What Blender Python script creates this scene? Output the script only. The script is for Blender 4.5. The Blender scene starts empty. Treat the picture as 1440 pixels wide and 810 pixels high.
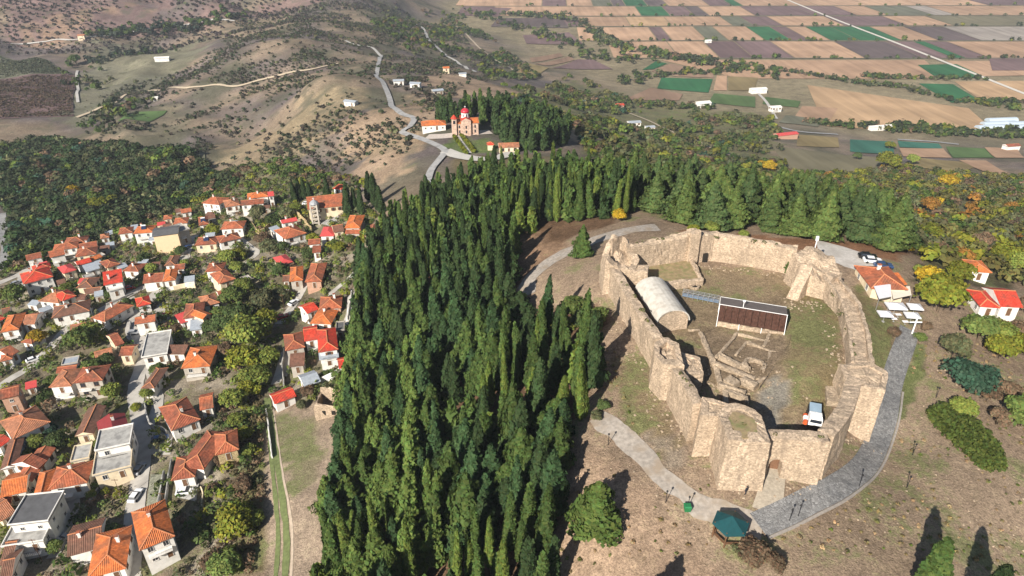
import bpy, bmesh, math, random
import numpy as np
from mathutils import Vector

random.seed(7)
RNG = np.random.default_rng(11)
rad = math.radians

# ------------------------------------------------------------------ camera, sky, sun, exposure
scene = bpy.context.scene
COL = scene.collection
CAMZ = 78.0
cam_data = bpy.data.cameras.new("camera")
cam_data.sensor_width = 36.0
cam_data.lens = 24.0
cam_data.clip_start = 1.0
cam_data.clip_end = 30000.0
cam = bpy.data.objects.new("camera", cam_data)
cam.location = (0, 0, CAMZ)
cam.rotation_euler = (rad(60.0), 0, 0)
COL.objects.link(cam)
scene.camera = cam

SUN_EL, SUN_AZ = 32.0, 33.0          # the sun stands behind the camera and to its left
to_sun = Vector((-math.sin(rad(SUN_AZ)) * math.cos(rad(SUN_EL)), -math.cos(rad(SUN_AZ)) * math.cos(rad(SUN_EL)), math.sin(rad(SUN_EL))))
world = bpy.data.worlds.new("World")
scene.world = world
world.use_nodes = True
wn = world.node_tree
wn.nodes.clear()
sky = wn.nodes.new("ShaderNodeTexSky")
sky.sky_type = 'NISHITA'
sky.sun_disc = False
sky.sun_elevation = rad(SUN_EL)
sky.sun_rotation = math.atan2(to_sun.x, to_sun.y)
sky.altitude = 300
sky.air_density = 1.0
sky.dust_density = 0.6
bg = wn.nodes.new("ShaderNodeBackground")
bg.inputs['Strength'].default_value = 0.05
wo = wn.nodes.new("ShaderNodeOutputWorld")
wn.links.new(sky.outputs[0], bg.inputs[0])
wn.links.new(bg.outputs[0], wo.inputs[0])
sun_data = bpy.data.lights.new("sun", 'SUN')
sun_data.energy = 5.0
sun_data.angle = rad(0.5)
sun_data.color = (1.0, 0.93, 0.82)
sun = bpy.data.objects.new("sun", sun_data)
sun.rotation_euler = to_sun.to_track_quat('Z', 'Y').to_euler()
sun.location = (0, 0, 200)
COL.objects.link(sun)
vs = scene.view_settings
vs.view_transform = 'Standard'
vs.look = 'None'
vs.gamma = 1.0
vs.use_curve_mapping = False
vs.exposure = 0.90
scene.cycles.use_denoising = True
scene.cycles.max_bounces = 5
scene.cycles.diffuse_bounces = 2
scene.cycles.glossy_bounces = 2
scene.cycles.transmission_bounces = 2
scene.cycles.volume_bounces = 0
scene.cycles.transparent_max_bounces = 4

# ------------------------------------------------------------------ pixel rays and terrain
C30, S30, F = math.cos(rad(30)), math.sin(rad(30)), 960.0
def ray(px, py):
    a, v = (px - 720.0) / F, (py - 405.0) / F
    return np.array([a, C30 - v * S30, -S30 - v * C30])
def W(px, py, z):                      # the point of height z on the line of sight
    d = ray(px, py); t = (z - CAMZ) / d[2]
    return Vector((d[0] * t, d[1] * t, z))
def project(x, y, z):
    zc = y * C30 + (CAMZ - z) * S30
    up = y * S30 - (CAMZ - z) * C30
    return 720 + F * x / zc, 405 - F * up / zc, zc

def hash2(ix, iy, seed):
    h = (ix.astype(np.int64) * 374761393 + iy.astype(np.int64) * 668265263 + seed * 144665) & 0x7fffffff
    h = ((h ^ (h >> 13)) * 1274126177) & 0x7fffffff
    h = (h ^ (h >> 16)) & 0xffff
    return h / 65535.0
def vnoise(x, y, seed=0):
    x = np.asarray(x, float); y = np.asarray(y, float)
    ix, iy = np.floor(x), np.floor(y)
    fx, fy = x - ix, y - iy
    fx = fx * fx * (3 - 2 * fx); fy = fy * fy * (3 - 2 * fy)
    a = hash2(ix, iy, seed); b = hash2(ix + 1, iy, seed); c = hash2(ix, iy + 1, seed); d = hash2(ix + 1, iy + 1, seed)
    return (a * (1 - fx) + b * fx) * (1 - fy) + (c * (1 - fx) + d * fx) * fy
def fbm(x, y, scale, seed=0, octv=4):
    s, amp, tot = 0, 1.0, 0
    for k in range(octv):
        s = s + amp * vnoise(np.asarray(x) / scale * 2 ** k + 17.3 * k, np.asarray(y) / scale * 2 ** k + 5.1 * k, seed + k)
        tot += amp; amp *= 0.5
    return s / tot

PLAIN = -130.0
HAZE_D = 0.00009
CP = [  # px, py, height: read off the photograph
 (870,400,0),(960,400,0),(1050,400,0),(1110,395,0),(1135,430,.8),(960,480,0),(1050,480,0),(1150,480,1.2),(1175,470,2.0),(1182,510,1.8),(1160,430,1.6),(1000,540,0),(1080,560,0),(1150,560,.6),(1100,600,-.3),(940,440,0),
 (843,392,-1.2),(905,505,-1.8),(880,560,-2.6),(935,562,-2),(975,655,-2.6),(1040,690,-2.8),(1100,690,-2.6),(1155,685,-3),(1215,625,-7),(1187,598,-5),(1150,640,-3),
 (1060,735,-3.6),(1150,705,-3.8),(1230,630,-7),(1255,540,-6.2),(1275,480,-4.4),(960,690,-3.6),(890,630,-3.4),(850,595,-3.2),(1240,470,-2.4),(1200,400,-1),(1190,365,-1),(1240,372,-1.5),(1240,420,-2.8),
 (900,322,-2),(960,330,-1.5),(1060,330,-1.2),(1150,342,-1),(840,340,-4),(790,360,-6.5),(745,400,-9),(1275,350,-5),(1320,370,-11),(1380,390,-16),(1410,445,-10),(1340,440,-6),(1440,420,-13),
 (1330,540,-6),(1400,560,-7.5),(1440,640,-8),(1350,640,-6),(1250,700,-5),(1320,800,-6),(1440,800,-9),(1150,800,-5),(1000,800,-6.5),(900,800,-8),(850,740,-6.5),(780,800,-13),(800,640,-6),(820,560,-5),(840,480,-3.5),
 (760,480,-11),(740,600,-12),(700,700,-16),(650,500,-20),(600,600,-25),(560,700,-29),(500,600,-36),(500,480,-37),(470,700,-37),(450,800,-38),(560,400,-27),(640,400,-19),(520,340,-36),(600,310,-28),(700,300,-17),(800,300,-9),(860,290,-9),
 (620,270,-27),(700,240,-26),(780,240,-22),(860,240,-25),
 (50,780,-51),(200,790,-48),(200,700,-48),(300,640,-44),(330,740,-44),(400,700,-40),(390,600,-43),(450,520,-42),(450,440,-43),(400,420,-47),(280,400,-54),(100,400,-60),(0,335,-68),(20,600,-55),(0,480,-61),(100,500,-56),(200,480,-53),(200,580,-50),(300,520,-49),(350,470,-47),
 (460,310,-46),(500,300,-42),(440,275,-50),(330,290,-61),(200,325,-65),(60,345,-68),(520,270,-42),
 (100,260,-80),(0,220,-88),(50,130,-92),(0,100,-92),(105,160,-92),(200,180,-86),(280,225,-80),(380,245,-66),(300,200,-84),(260,105,-88),
 (655,188,-30),(620,185,-31),(690,195,-31),(720,215,-30),(640,220,-31),(600,205,-33),(565,215,-36),(560,165,-38),(540,130,-44),(600,120,-46),(500,200,-46),(460,240,-56),(480,150,-46),(440,120,-42),(400,170,-66),(350,150,-80),(520,90,-56),(440,75,-52),(330,75,-68),(560,60,-78),(600,60,-86),(480,40,-66),(640,100,-74),(690,110,-84),
 (760,170,-36),(800,185,-38),(820,200,-44),(800,150,-74),(740,130,-66),(850,200,-58),(900,215,-64),
 (100,62,-92),(230,45,-92),(330,25,-92),(20,62,-92),
 (700,60,-120),(760,90,-124),(820,140,-110),(900,150,-122),(900,185,-104),(960,215,-88),(1000,190,-112),(1050,240,-86),(1000,130,-128),(1100,200,-110),(1120,230,-98),(1200,215,-116),(1180,250,-92),(1300,210,-120),(1300,260,-86),(1400,250,-96),(1430,215,-118),(1440,300,-58),(1350,320,-40),(1400,340,-36),(1290,310,-42),(1220,290,-50),(1440,380,-20),
 (640,40,-118),(560,25,-110),(620,10,-126),
]
CPW = [(850,-150,-20),]
CPW += [(x, y, PLAIN) for x in (-150, 300, 800, 1400) for y in (1300, 1900, 3000, 6000)] + [(900, 700, PLAIN), (1400, 600, PLAIN), (560, 820, PLAIN), (350, 900, PLAIN), (700, 900, PLAIN), (1000, 1000, PLAIN), (380,1050,PLAIN),(180,1100,PLAIN), (1200,350,-110),(800,300,-60),(1200,800,PLAIN),(5000,6000,PLAIN),(5000,3000,PLAIN),(2500,1500,PLAIN)]
CPW += [(-650, 1060, -62), (-450, 1130, -60), (-250, 1200, -72), (-700, 1500, 20), (-400, 1600, 0), (-1100, 1100, 10), (-1500, 2500, 160), (-700, 2500, 90), (-2500, 1000, 60), (-100, 2500, -100), (-3500, 6000, 300), (-800, 6000, 160), (-900, 500, -70), (-700, 300, -62), (-400, 100, -70), (-300, 20, -60), (-140, -20, -52), (-60, -10, -36), (0, 0, -14), (60, 0, -12), (140, 20, -14), (240, 80, -22), (400, 120, -50), (-250, 1350, -40)]
def uw(x, y):
    q = np.maximum(np.asarray(y, float) + 60.0, 6.0)
    return np.asarray(x, float) / q, np.log(q)
_cx, _cz = [], []
for (a, b, z) in CP:
    p = W(a, b, z); _cx.append((p.x, p.y)); _cz.append(z)
for (a, b, z) in CPW:
    _cx.append((a, b)); _cz.append(z)
_cx = np.array(_cx); _cz = np.array(_cz, float)
_u, _w = uw(_cx[:, 0], _cx[:, 1])
def _ker(du, dw): return np.sqrt(du * du + dw * dw + 0.0009)
_n = len(_u)
_A = np.zeros((_n + 3, _n + 3))
_A[:_n, :_n] = _ker(_u[:, None] - _u[None], _w[:, None] - _w[None])
_A[:_n, :_n] -= np.eye(_n) * 0.004
_P = np.stack([np.ones(_n), _u, _w], 1)
_A[:_n, _n:] = _P; _A[_n:, :_n] = _P.T
_sol = np.linalg.solve(_A, np.concatenate([_cz, np.zeros(3)]))
def smoothstep(a, b, x):
    t = np.clip((x - a) / (b - a), 0, 1); return t * t * (3 - 2 * t)
def terrain_raw(x, y):
    x = np.asarray(x, float); y = np.asarray(y, float)
    u, w = uw(x, y)
    z = _sol[_n] + _sol[_n + 1] * u + _sol[_n + 2] * w
    for k in range(_n):
        z = z + _sol[k] * _ker(u - _u[k], w - _w[k])
    far = smoothstep(230, 420, y)
    hills = smoothstep(PLAIN + 3, PLAIN + 40, z) * far
    g = fbm(x, y, 120, 3, 4)
    ridge = 1 - np.abs(2 * fbm(x, y, 90, 9, 3) - 1)
    z = z + hills * ((g - 0.5) * 16 + (ridge - .7) * 15 * smoothstep(50, -250, x))
    z = z + (fbm(x, y, 9, 5, 3) - .5) * 0.7 * smoothstep(-1.0, -3.0, z) * (1 - .7 * far)
    z = z + (fbm(x, y, 3.0, 15, 2) - .5) * 0.16 * (1 - far)
    z = PLAIN + np.where(z - PLAIN > 8, z - PLAIN, np.log1p(np.exp(np.clip((z - PLAIN) / 2.0, -30, 30))) * 2.0)
    return z
DU, DW, U0, W0 = 0.012, 0.010, -2.28, math.log(20.0)
NU, NW = 381, 612
gu = U0 + DU * np.arange(NU); gw = W0 + DW * np.arange(NW)
GQ = np.exp(gw)
GX = gu[None, :] * GQ[:, None]; GY = np.repeat((GQ - 60.0)[:, None], NU, 1)
GZ = terrain_raw(GX, GY)
def Z(x, y):
    u, w = uw(x, y)
    fi = np.clip((u - U0) / DU, 0, NU - 1.001); fj = np.clip((w - W0) / DW, 0, NW - 1.001)
    i = np.floor(fi).astype(int); j = np.floor(fj).astype(int)
    a, b = fi - i, fj - j
    return (GZ[j, i] * (1 - a) + GZ[j, i + 1] * a) * (1 - b) + (GZ[j + 1, i] * (1 - a) + GZ[j + 1, i + 1] * a) * b
def zf(x, y): return float(Z(x, y))
_T = np.geomspace(45, 9000, 900)
def G(px, py, dz=0.0):                 # where the line of sight meets the ground raised by dz
    d = ray(px, py)
    h = CAMZ + d[2] * _T - (Z(d[0] * _T, d[1] * _T) + dz)
    k = np.argmax(h < 0)
    if h[k] >= 0: k = len(_T) - 1
    lo, hi = _T[max(k - 1, 0)], _T[k]
    for _ in range(18):
        m = (lo + hi) / 2
        if CAMZ + d[2] * m - (zf(d[0] * m, d[1] * m) + dz) < 0: hi = m
        else: lo = m
    x, y = d[0] * hi, d[1] * hi
    return Vector((x, y, CAMZ + d[2] * hi))
def GP(pts): return [G(*p) for p in pts]
def inside(px, py, poly):
    px = np.asarray(px, float); py = np.asarray(py, float)
    r = np.zeros(px.shape, bool); n = len(poly)
    for i in range(n):
        x1, y1 = poly[i][0], poly[i][1]; x2, y2 = poly[(i + 1) % n][0], poly[(i + 1) % n][1]
        if y1 == y2: continue
        c = ((y1 > py) != (y2 > py)) & (px < (x2 - x1) * (py - y1) / (y2 - y1) + x1)
        r ^= c
    return r

# ------------------------------------------------------------------ object helpers
def tag(o, label=None, cat=None, group=None, kind=None):
    if label: o["label"] = label
    if cat: o["category"] = cat
    if group: o["group"] = group
    if kind: o["kind"] = kind
    return o
def empty(name, loc=(0, 0, 0), rz=0.0):
    o = bpy.data.objects.new(name, None); o.location = loc; o.rotation_euler = (0, 0, rz)
    o.empty_display_size = 0.5
    COL.objects.link(o); return o
def link(name, me, parent=None, loc=None, rz=None, world_space=False):
    o = bpy.data.objects.new(name, me); COL.objects.link(o)
    if parent is not None: o.parent = parent
    if loc is not None: o.location = loc
    if rz is not None: o.rotation_euler = (0, 0, rz)
    return o
class MB:
    def __init__(s): s.v = []; s.f = []; s.m = []; s.uv = {}
    def face(s, pts, mi=0, uv=None):
        k = len(s.v); s.v.extend([tuple(p) for p in pts]); s.f.append(tuple(range(k, k + len(pts)))); s.m.append(mi)
        if uv: s.uv[len(s.f) - 1] = uv
    def box(s, x0, x1, y0, y1, z0, z1, mi=0):
        k = len(s.v)
        s.v += [(x0,y0,z0),(x1,y0,z0),(x1,y1,z0),(x0,y1,z0),(x0,y0,z1),(x1,y0,z1),(x1,y1,z1),(x0,y1,z1)]
        for f in ((0,3,2,1),(4,5,6,7),(0,1,5,4),(1,2,6,5),(2,3,7,6),(3,0,4,7)):
            s.f.append(tuple(k + i for i in f)); s.m.append(mi)
    def bar(s, p, q, w, h=None, mi=0, up=(0, 0, 1)):        # a square bar from p to q
        p, q = Vector(p), Vector(q); h = h or w
        d = (q - p).normalized(); a = d.cross(Vector(up))
        if a.length < 1e-4: a = d.cross(Vector((1, 0, 0)))
        a.normalize(); b = a.cross(d).normalized(); a *= w / 2; b *= h / 2
        k = len(s.v)
        for c in (p, q): s.v += [tuple(c - a - b), tuple(c + a - b), tuple(c + a + b), tuple(c - a + b)]
        for f in ((0,1,2,3),(7,6,5,4),(0,4,5,1),(1,5,6,2),(2,6,7,3),(3,7,4,0)):
            s.f.append(tuple(k + i for i in f)); s.m.append(mi)
    def prism(s, poly, z0, z1, mi=0, top=None, mtop=None):   # poly counter-clockwise; top = another outline for the upper rim
        top = top or poly; n = len(poly); k = len(s.v)
        s.v += [(p[0], p[1], z0) for p in poly] + [(p[0], p[1], z1) for p in top]
        s.f.append(tuple(k + i for i in range(n - 1, -1, -1))); s.m.append(mi)
        s.f.append(tuple(k + n + i for i in range(n))); s.m.append(mi if mtop is None else mtop)
        for i in range(n):
            j = (i + 1) % n; s.f.append((k + i, k + j, k + n + j, k + n + i)); s.m.append(mi)
    def lathe(s, prof, seg=12, c=(0, 0), mi=0):
        k = len(s.v); n = len(prof)
        for (r, z) in prof:
            for i in range(seg):
                a = 2 * math.pi * i / seg; s.v.append((c[0] + r * math.cos(a), c[1] + r * math.sin(a), z))
        for j in range(n - 1):
            for i in range(seg):
                i2 = (i + 1) % seg
                s.f.append((k + j * seg + i, k + j * seg + i2, k + (j + 1) * seg + i2, k + (j + 1) * seg + i)); s.m.append(mi)
        s.f.append(tuple(k + i for i in range(seg - 1, -1, -1))); s.m.append(mi)
        s.f.append(tuple(k + (n - 1) * seg + i for i in range(seg))); s.m.append(mi)
    def mesh(s, name, mats, smooth=False):
        me = bpy.data.meshes.new(name); me.from_pydata(s.v, [], s.f)
        for m in (mats if isinstance(mats, (list, tuple)) else [mats]): me.materials.append(m)
        if any(s.m): me.polygons.foreach_set('material_index', s.m)
        if s.uv:
            ul = me.uv_layers.new(name='UVMap')
            for i, p in enumerate(me.polygons):
                if i in s.uv:
                    for q, li in enumerate(p.loop_indices): ul.data[li].uv = s.uv[i][q]
        if smooth: me.polygons.foreach_set('use_smooth', [True] * len(me.polygons))
        me.update(); return me
    def build(s, name, mats, parent=None, smooth=False, **k):
        return link(name, s.mesh(name, mats, smooth), parent, **k)

# ------------------------------------------------------------------ materials
MATS = {}
def newmat(name):
    m = bpy.data.materials.new(name); m.use_nodes = True
    nt = m.node_tree; b = nt.nodes['Principled BSDF']; b.inputs['Specular IOR Level'].default_value = 0.25
    MATS[name] = m; return m, nt, b
def N(nt, t, **k):
    n = nt.nodes.new(t)
    for a, v in k.items(): setattr(n, a, v)
    return n
def surf(name, col, rough=0.85, var=0.25, scale=1.5, bump=0.0, bscale=6.0, metal=0.0, spec=None, stain=None, stain_amt=0.4, stain_scale=0.35):
    m, nt, b = newmat(name); L = nt.links
    b.inputs['Roughness'].default_value = rough; b.inputs['Metallic'].default_value = metal
    if spec is not None: b.inputs['Specular IOR Level'].default_value = spec
    geo = N(nt, 'ShaderNodeNewGeometry')
    n1 = N(nt, 'ShaderNodeTexNoise'); n1.inputs['Scale'].default_value = scale; n1.inputs['Detail'].default_value = 5
    L.new(geo.outputs['Position'], n1.inputs['Vector'])
    mr = N(nt, 'ShaderNodeMapRange'); mr.inputs[1].default_value = .25; mr.inputs[2].default_value = .75
    mr.inputs[3].default_value = 1 - var; mr.inputs[4].default_value = 1 + var
    L.new(n1.outputs[0], mr.inputs[0])
    mx = N(nt, 'ShaderNodeMix', data_type='RGBA', blend_type='MULTIPLY'); mx.inputs[0].default_value = 1
    mx.inputs[6].default_value = (*col, 1); L.new(mr.outputs[0], mx.inputs[7])
    out = mx.outputs[2]
    if stain:
        n2 = N(nt, 'ShaderNodeTexNoise'); n2.inputs['Scale'].default_value = stain_scale; n2.inputs['Detail'].default_value = 6
        L.new(geo.outputs['Position'], n2.inputs['Vector'])
        m2 = N(nt, 'ShaderNodeMapRange'); m2.inputs[1].default_value = .48; m2.inputs[2].default_value = .66; m2.inputs[4].default_value = stain_amt
        L.new(n2.outputs[0], m2.inputs[0])
        m3 = N(nt, 'ShaderNodeMix', data_type='RGBA'); L.new(m2.outputs[0], m3.inputs[0]); L.new(out, m3.inputs[6]); m3.inputs[7].default_value = (*stain, 1)
        out = m3.outputs[2]
    L.new(out, b.inputs['Base Color'])
    if bump:
        n3 = N(nt, 'ShaderNodeTexNoise'); n3.inputs['Scale'].default_value = bscale; n3.inputs['Detail'].default_value = 4
        L.new(geo.outputs['Position'], n3.inputs['Vector'])
        bp = N(nt, 'ShaderNodeBump'); bp.inputs['Strength'].default_value = 1.0; bp.inputs['Distance'].default_value = bump
        L.new(n3.outputs[0], bp.inputs['Height']); L.new(bp.outputs[0], b.inputs['Normal'])
    return m
def roofmat(name, col, var=0.3, dirt=(.10, .07, .05)):
    m, nt, b = newmat(name); L = nt.links
    b.inputs['Roughness'].default_value = 0.8
    uv = N(nt, 'ShaderNodeUVMap'); geo = N(nt, 'ShaderNodeNewGeometry')
    wv = N(nt, 'ShaderNodeTexWave', wave_type='BANDS', bands_direction='X'); wv.inputs['Scale'].default_value = 0.9; wv.inputs['Distortion'].default_value = .3
    L.new(uv.outputs[0], wv.inputs['Vector'])
    n1 = N(nt, 'ShaderNodeTexNoise'); n1.inputs['Scale'].default_value = 0.9; n1.inputs['Detail'].default_value = 6; n1.inputs['Roughness'].default_value = .7
    L.new(geo.outputs['Position'], n1.inputs['Vector'])
    vo = N(nt, 'ShaderNodeTexVoronoi'); vo.inputs['Scale'].default_value = 2.6
    L.new(uv.outputs[0], vo.inputs['Vector'])
    mr = N(nt, 'ShaderNodeMapRange'); mr.inputs[1].default_value = .3; mr.inputs[2].default_value = .7; mr.inputs[3].default_value = 1 - var; mr.inputs[4].default_value = 1 + var
    L.new(n1.outputs[0], mr.inputs[0])
    mx = N(nt, 'ShaderNodeMix', data_type='RGBA', blend_type='MULTIPLY'); mx.inputs[0].default_value = 1; mx.inputs[6].default_value = (*col, 1); L.new(mr.outputs[0], mx.inputs[7])
    hs = N(nt, 'ShaderNodeHueSaturation'); hs.inputs['Saturation'].default_value = 1.0
    mv = N(nt, 'ShaderNodeMapRange'); mv.inputs[3].default_value = .72; mv.inputs[4].default_value = 1.25
    L.new(vo.outputs['Color'], mv.inputs[0]); L.new(mv.outputs[0], hs.inputs['Value']); L.new(mx.outputs[2], hs.inputs['Color'])
    n2 = N(nt, 'ShaderNodeTexNoise'); n2.inputs['Scale'].default_value = .35; n2.inputs['Detail'].default_value = 7
    L.new(geo.outputs['Position'], n2.inputs['Vector'])
    m2 = N(nt, 'ShaderNodeMapRange'); m2.inputs[1].default_value = .46; m2.inputs[2].default_value = .70; m2.inputs[4].default_value = .65; L.new(n2.outputs[0], m2.inputs[0])
    m3 = N(nt, 'ShaderNodeMix', data_type='RGBA'); L.new(m2.outputs[0], m3.inputs[0]); L.new(hs.outputs[0], m3.inputs[6]); m3.inputs[7].default_value = (*dirt, 1)
    L.new(m3.outputs[2], b.inputs['Base Color'])
    bp = N(nt, 'ShaderNodeBump'); bp.inputs['Strength'].default_value = 0.8; bp.inputs['Distance'].default_value = .12
    L.new(wv.outputs[0], bp.inputs['Height']); L.new(bp.outputs[0], b.inputs['Normal'])
    return m
def foliage_mat():
    m, nt, b = newmat('foliage'); L = nt.links
    at = N(nt, 'ShaderNodeAttribute', attribute_name='tint')
    oi = N(nt, 'ShaderNodeObjectInfo')
    hs = N(nt, 'ShaderNodeHueSaturation')
    mr = N(nt, 'ShaderNodeMapRange'); mr.inputs[3].default_value = .78; mr.inputs[4].default_value = 1.25
    L.new(oi.outputs['Random'], mr.inputs[0]); L.new(mr.outputs[0], hs.inputs['Value'])
    L.new(at.outputs['Color'], hs.inputs['Color'])
    b.inputs['Roughness'].default_value = .75; b.inputs['Specular IOR Level'].default_value = .15
    L.new(hs.outputs[0], b.inputs['Base Color'])
    tr = N(nt, 'ShaderNodeBsdfTranslucent'); L.new(hs.outputs[0], tr.inputs['Color'])
    mx = N(nt, 'ShaderNodeMixShader'); mx.inputs[0].default_value = .22
    L.new(b.outputs[0], mx.inputs[1]); L.new(tr.outputs[0], mx.inputs[2])
    L.new(mx.outputs[0], nt.nodes['Material Output'].inputs['Surface'])
    return m
FOL = foliage_mat()
BARK = surf('bark', (.11, .08, .055), .95, .3, 4)
STONE = None
def stone_mat(name, col, dark, scale=1.6):
    m, nt, b = newmat(name); L = nt.links
    b.inputs['Roughness'].default_value = .95; b.inputs['Specular IOR Level'].default_value = .1
    geo = N(nt, 'ShaderNodeNewGeometry')
    mp = N(nt, 'ShaderNodeMapping'); mp.inputs['Scale'].default_value = (1, 1, 1.7); L.new(geo.outputs['Position'], mp.inputs['Vector'])
    vo = N(nt, 'ShaderNodeTexVoronoi'); vo.inputs['Scale'].default_value = scale; L.new(mp.outputs[0], vo.inputs['Vector'])
    ve = N(nt, 'ShaderNodeTexVoronoi', feature='DISTANCE_TO_EDGE'); ve.inputs['Scale'].default_value = scale; L.new(mp.outputs[0], ve.inputs['Vector'])
    n1 = N(nt, 'ShaderNodeTexNoise'); n1.inputs['Scale'].default_value = .28; n1.inputs['Detail'].default_value = 7; n1.inputs['Roughness'].default_value = .65; L.new(geo.outputs['Position'], n1.inputs['Vector'])
    n2 = N(nt, 'ShaderNodeTexNoise'); n2.inputs['Scale'].default_value = 3.5; n2.inputs['Detail'].default_value = 5; L.new(geo.outputs['Position'], n2.inputs['Vector'])
    r1 = N(nt, 'ShaderNodeMapRange'); r1.inputs[1].default_value = .38; r1.inputs[2].default_value = .68; L.new(n1.outputs[0], r1.inputs[0])
    mx = N(nt, 'ShaderNodeMix', data_type='RGBA'); mx.inputs[6].default_value = (*col, 1); mx.inputs[7].default_value = (*dark, 1); L.new(r1.outputs[0], mx.inputs[0])
    r2 = N(nt, 'ShaderNodeMapRange'); r2.inputs[3].default_value = .62; r2.inputs[4].default_value = 1.28; L.new(vo.outputs['Color'], r2.inputs[0])
    m2 = N(nt, 'ShaderNodeMix', data_type='RGBA', blend_type='MULTIPLY'); m2.inputs[0].default_value = 1; L.new(mx.outputs[2], m2.inputs[6]); L.new(r2.outputs[0], m2.inputs[7])
    r3 = N(nt, 'ShaderNodeMapRange'); r3.inputs[1].default_value = .3; r3.inputs[2].default_value = .7; r3.inputs[3].default_value = .78; r3.inputs[4].default_value = 1.2; L.new(n2.outputs[0], r3.inputs[0])
    m3 = N(nt, 'ShaderNodeMix', data_type='RGBA', blend_type='MULTIPLY'); m3.inputs[0].default_value = 1; L.new(m2.outputs[2], m3.inputs[6]); L.new(r3.outputs[0], m3.inputs[7])
    mp2 = N(nt, 'ShaderNodeMapping'); mp2.inputs['Scale'].default_value = (.9, .9, .13); L.new(geo.outputs['Position'], mp2.inputs['Vector'])
    n5 = N(nt, 'ShaderNodeTexNoise'); n5.inputs['Scale'].default_value = 1.0; n5.inputs['Detail'].default_value = 5; L.new(mp2.outputs[0], n5.inputs['Vector'])
    r5 = N(nt, 'ShaderNodeMapRange'); r5.inputs[1].default_value = .50; r5.inputs[2].default_value = .72; r5.inputs[4].default_value = .5; L.new(n5.outputs[0], r5.inputs[0])
    m5 = N(nt, 'ShaderNodeMix', data_type='RGBA'); L.new(r5.outputs[0], m5.inputs[0]); L.new(m3.outputs[2], m5.inputs[6]); m5.inputs[7].default_value = (dark[0] * .55, dark[1] * .55, dark[2] * .58, 1)
    L.new(m5.outputs[2], b.inputs['Base Color'])
    r4 = N(nt, 'ShaderNodeMapRange'); r4.inputs[2].default_value = .12; L.new(ve.outputs['Distance'], r4.inputs[0])
    ad = N(nt, 'ShaderNodeMath', operation='ADD'); L.new(r4.outputs[0], ad.inputs[0]); L.new(n2.outputs[0], ad.inputs[1])
    bp = N(nt, 'ShaderNodeBump'); bp.inputs['Strength'].default_value = .9; bp.inputs['Distance'].default_value = .06
    L.new(ad.outputs[0], bp.inputs['Height']); L.new(bp.outputs[0], b.inputs['Normal'])
    return m
STONE = stone_mat('castle_stone', (.525, .405, .295), (.40, .31, .225), 3.0)
STONE2 = stone_mat('ruin_stone', (.46, .36, .26), (.33, .26, .19), 3.4)
PAVE = stone_mat('paving_stone', (.25, .245, .24), (.17, .17, .172), 2.6)
GRAVEL = surf('gravel', (.31, .275, .24), .95, .3, 1.4, .02, 8, stain=(.27, .215, .16), stain_amt=.85, stain_scale=.3)
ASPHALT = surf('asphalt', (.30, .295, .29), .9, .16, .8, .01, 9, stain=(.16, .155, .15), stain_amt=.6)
CONC = surf('concrete', (.36, .35, .33), .9, .22, .9, .02, 7, stain=(.17, .165, .16), stain_amt=.7, stain_scale=.5)
WALLS = {
 'w': surf('white_plaster', (.70, .68, .645), .85, .10, 1.0, .01, 6, stain=(.50, .46, .40), stain_amt=.5, stain_scale=.45),
 'c': surf('cream_plaster', (.66, .55, .39), .85, .12, 1.0, .01, 6, stain=(.46, .37, .26), stain_amt=.5, stain_scale=.45),
 'p': surf('peach_plaster', (.74, .56, .36), .85, .06, 1.0, .01, 6),
 's': surf('grey_render', (.42, .38, .33), .9, .16, 1.2, .02, 6, stain=(.28, .25, .21), stain_amt=.6),
 'b': surf('pink_brick', (.45, .27, .19), .9, .2, 2.0, .02, 6),
 'y': stone_mat('yellow_stone', (.55, .43, .24), (.42, .32, .18), 2.2),
}
ROOFS = {
 'o': roofmat('orange_tiles', (.56, .155, .045), .26), 't': roofmat('terracotta_tiles', (.40, .120, .058), .36), 'u': roofmat('weathered_tiles', (.29, .088, .048), .4), 'v': roofmat('sunbleached_tiles', (.40, .165, .09), .34), 'r': roofmat('red_tiles', (.55, .055, .030), .2),
 'd': roofmat('brown_tiles', (.19, .092, .062), .3), 'k': surf('red_metal_sheet', (.48, .07, .065), .5, .15, 1.5), 'm': surf('maroon_metal_sheet', (.22, .035, .035), .5, .12, 1.2),
 'g': CONC, 'a': surf('dark_asphalt_felt', (.10, .10, .105), .9, .2, .8), 'M': surf('grey_metal_sheet', (.30, .33, .37), .45, .2, 1.5), 'W': WALLS['w'],
}
RIDGE = surf('ridge_tiles', (.52, .21, .10), .8, .2, 3)
GLASS = surf('window_glass', (.025, .03, .04), .15, .2, .5, spec=.5)
WFRAME = surf('window_frame', (.55, .53, .50), .6, .1, 2)
WOODF = surf('brown_frame', (.14, .075, .04), .7, .2, 2)
WHITE = surf('white_paint', (.80, .80, .80), .5, .05, 2)
BLACKM = surf('black_metal', (.02, .02, .022), .45, .2, 2)
RUBBER = surf('rubber', (.02, .02, .02), .9, .1, 3)
STEEL = surf('steel', (.45, .46, .47), .4, .1, 2, metal=.6)
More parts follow.
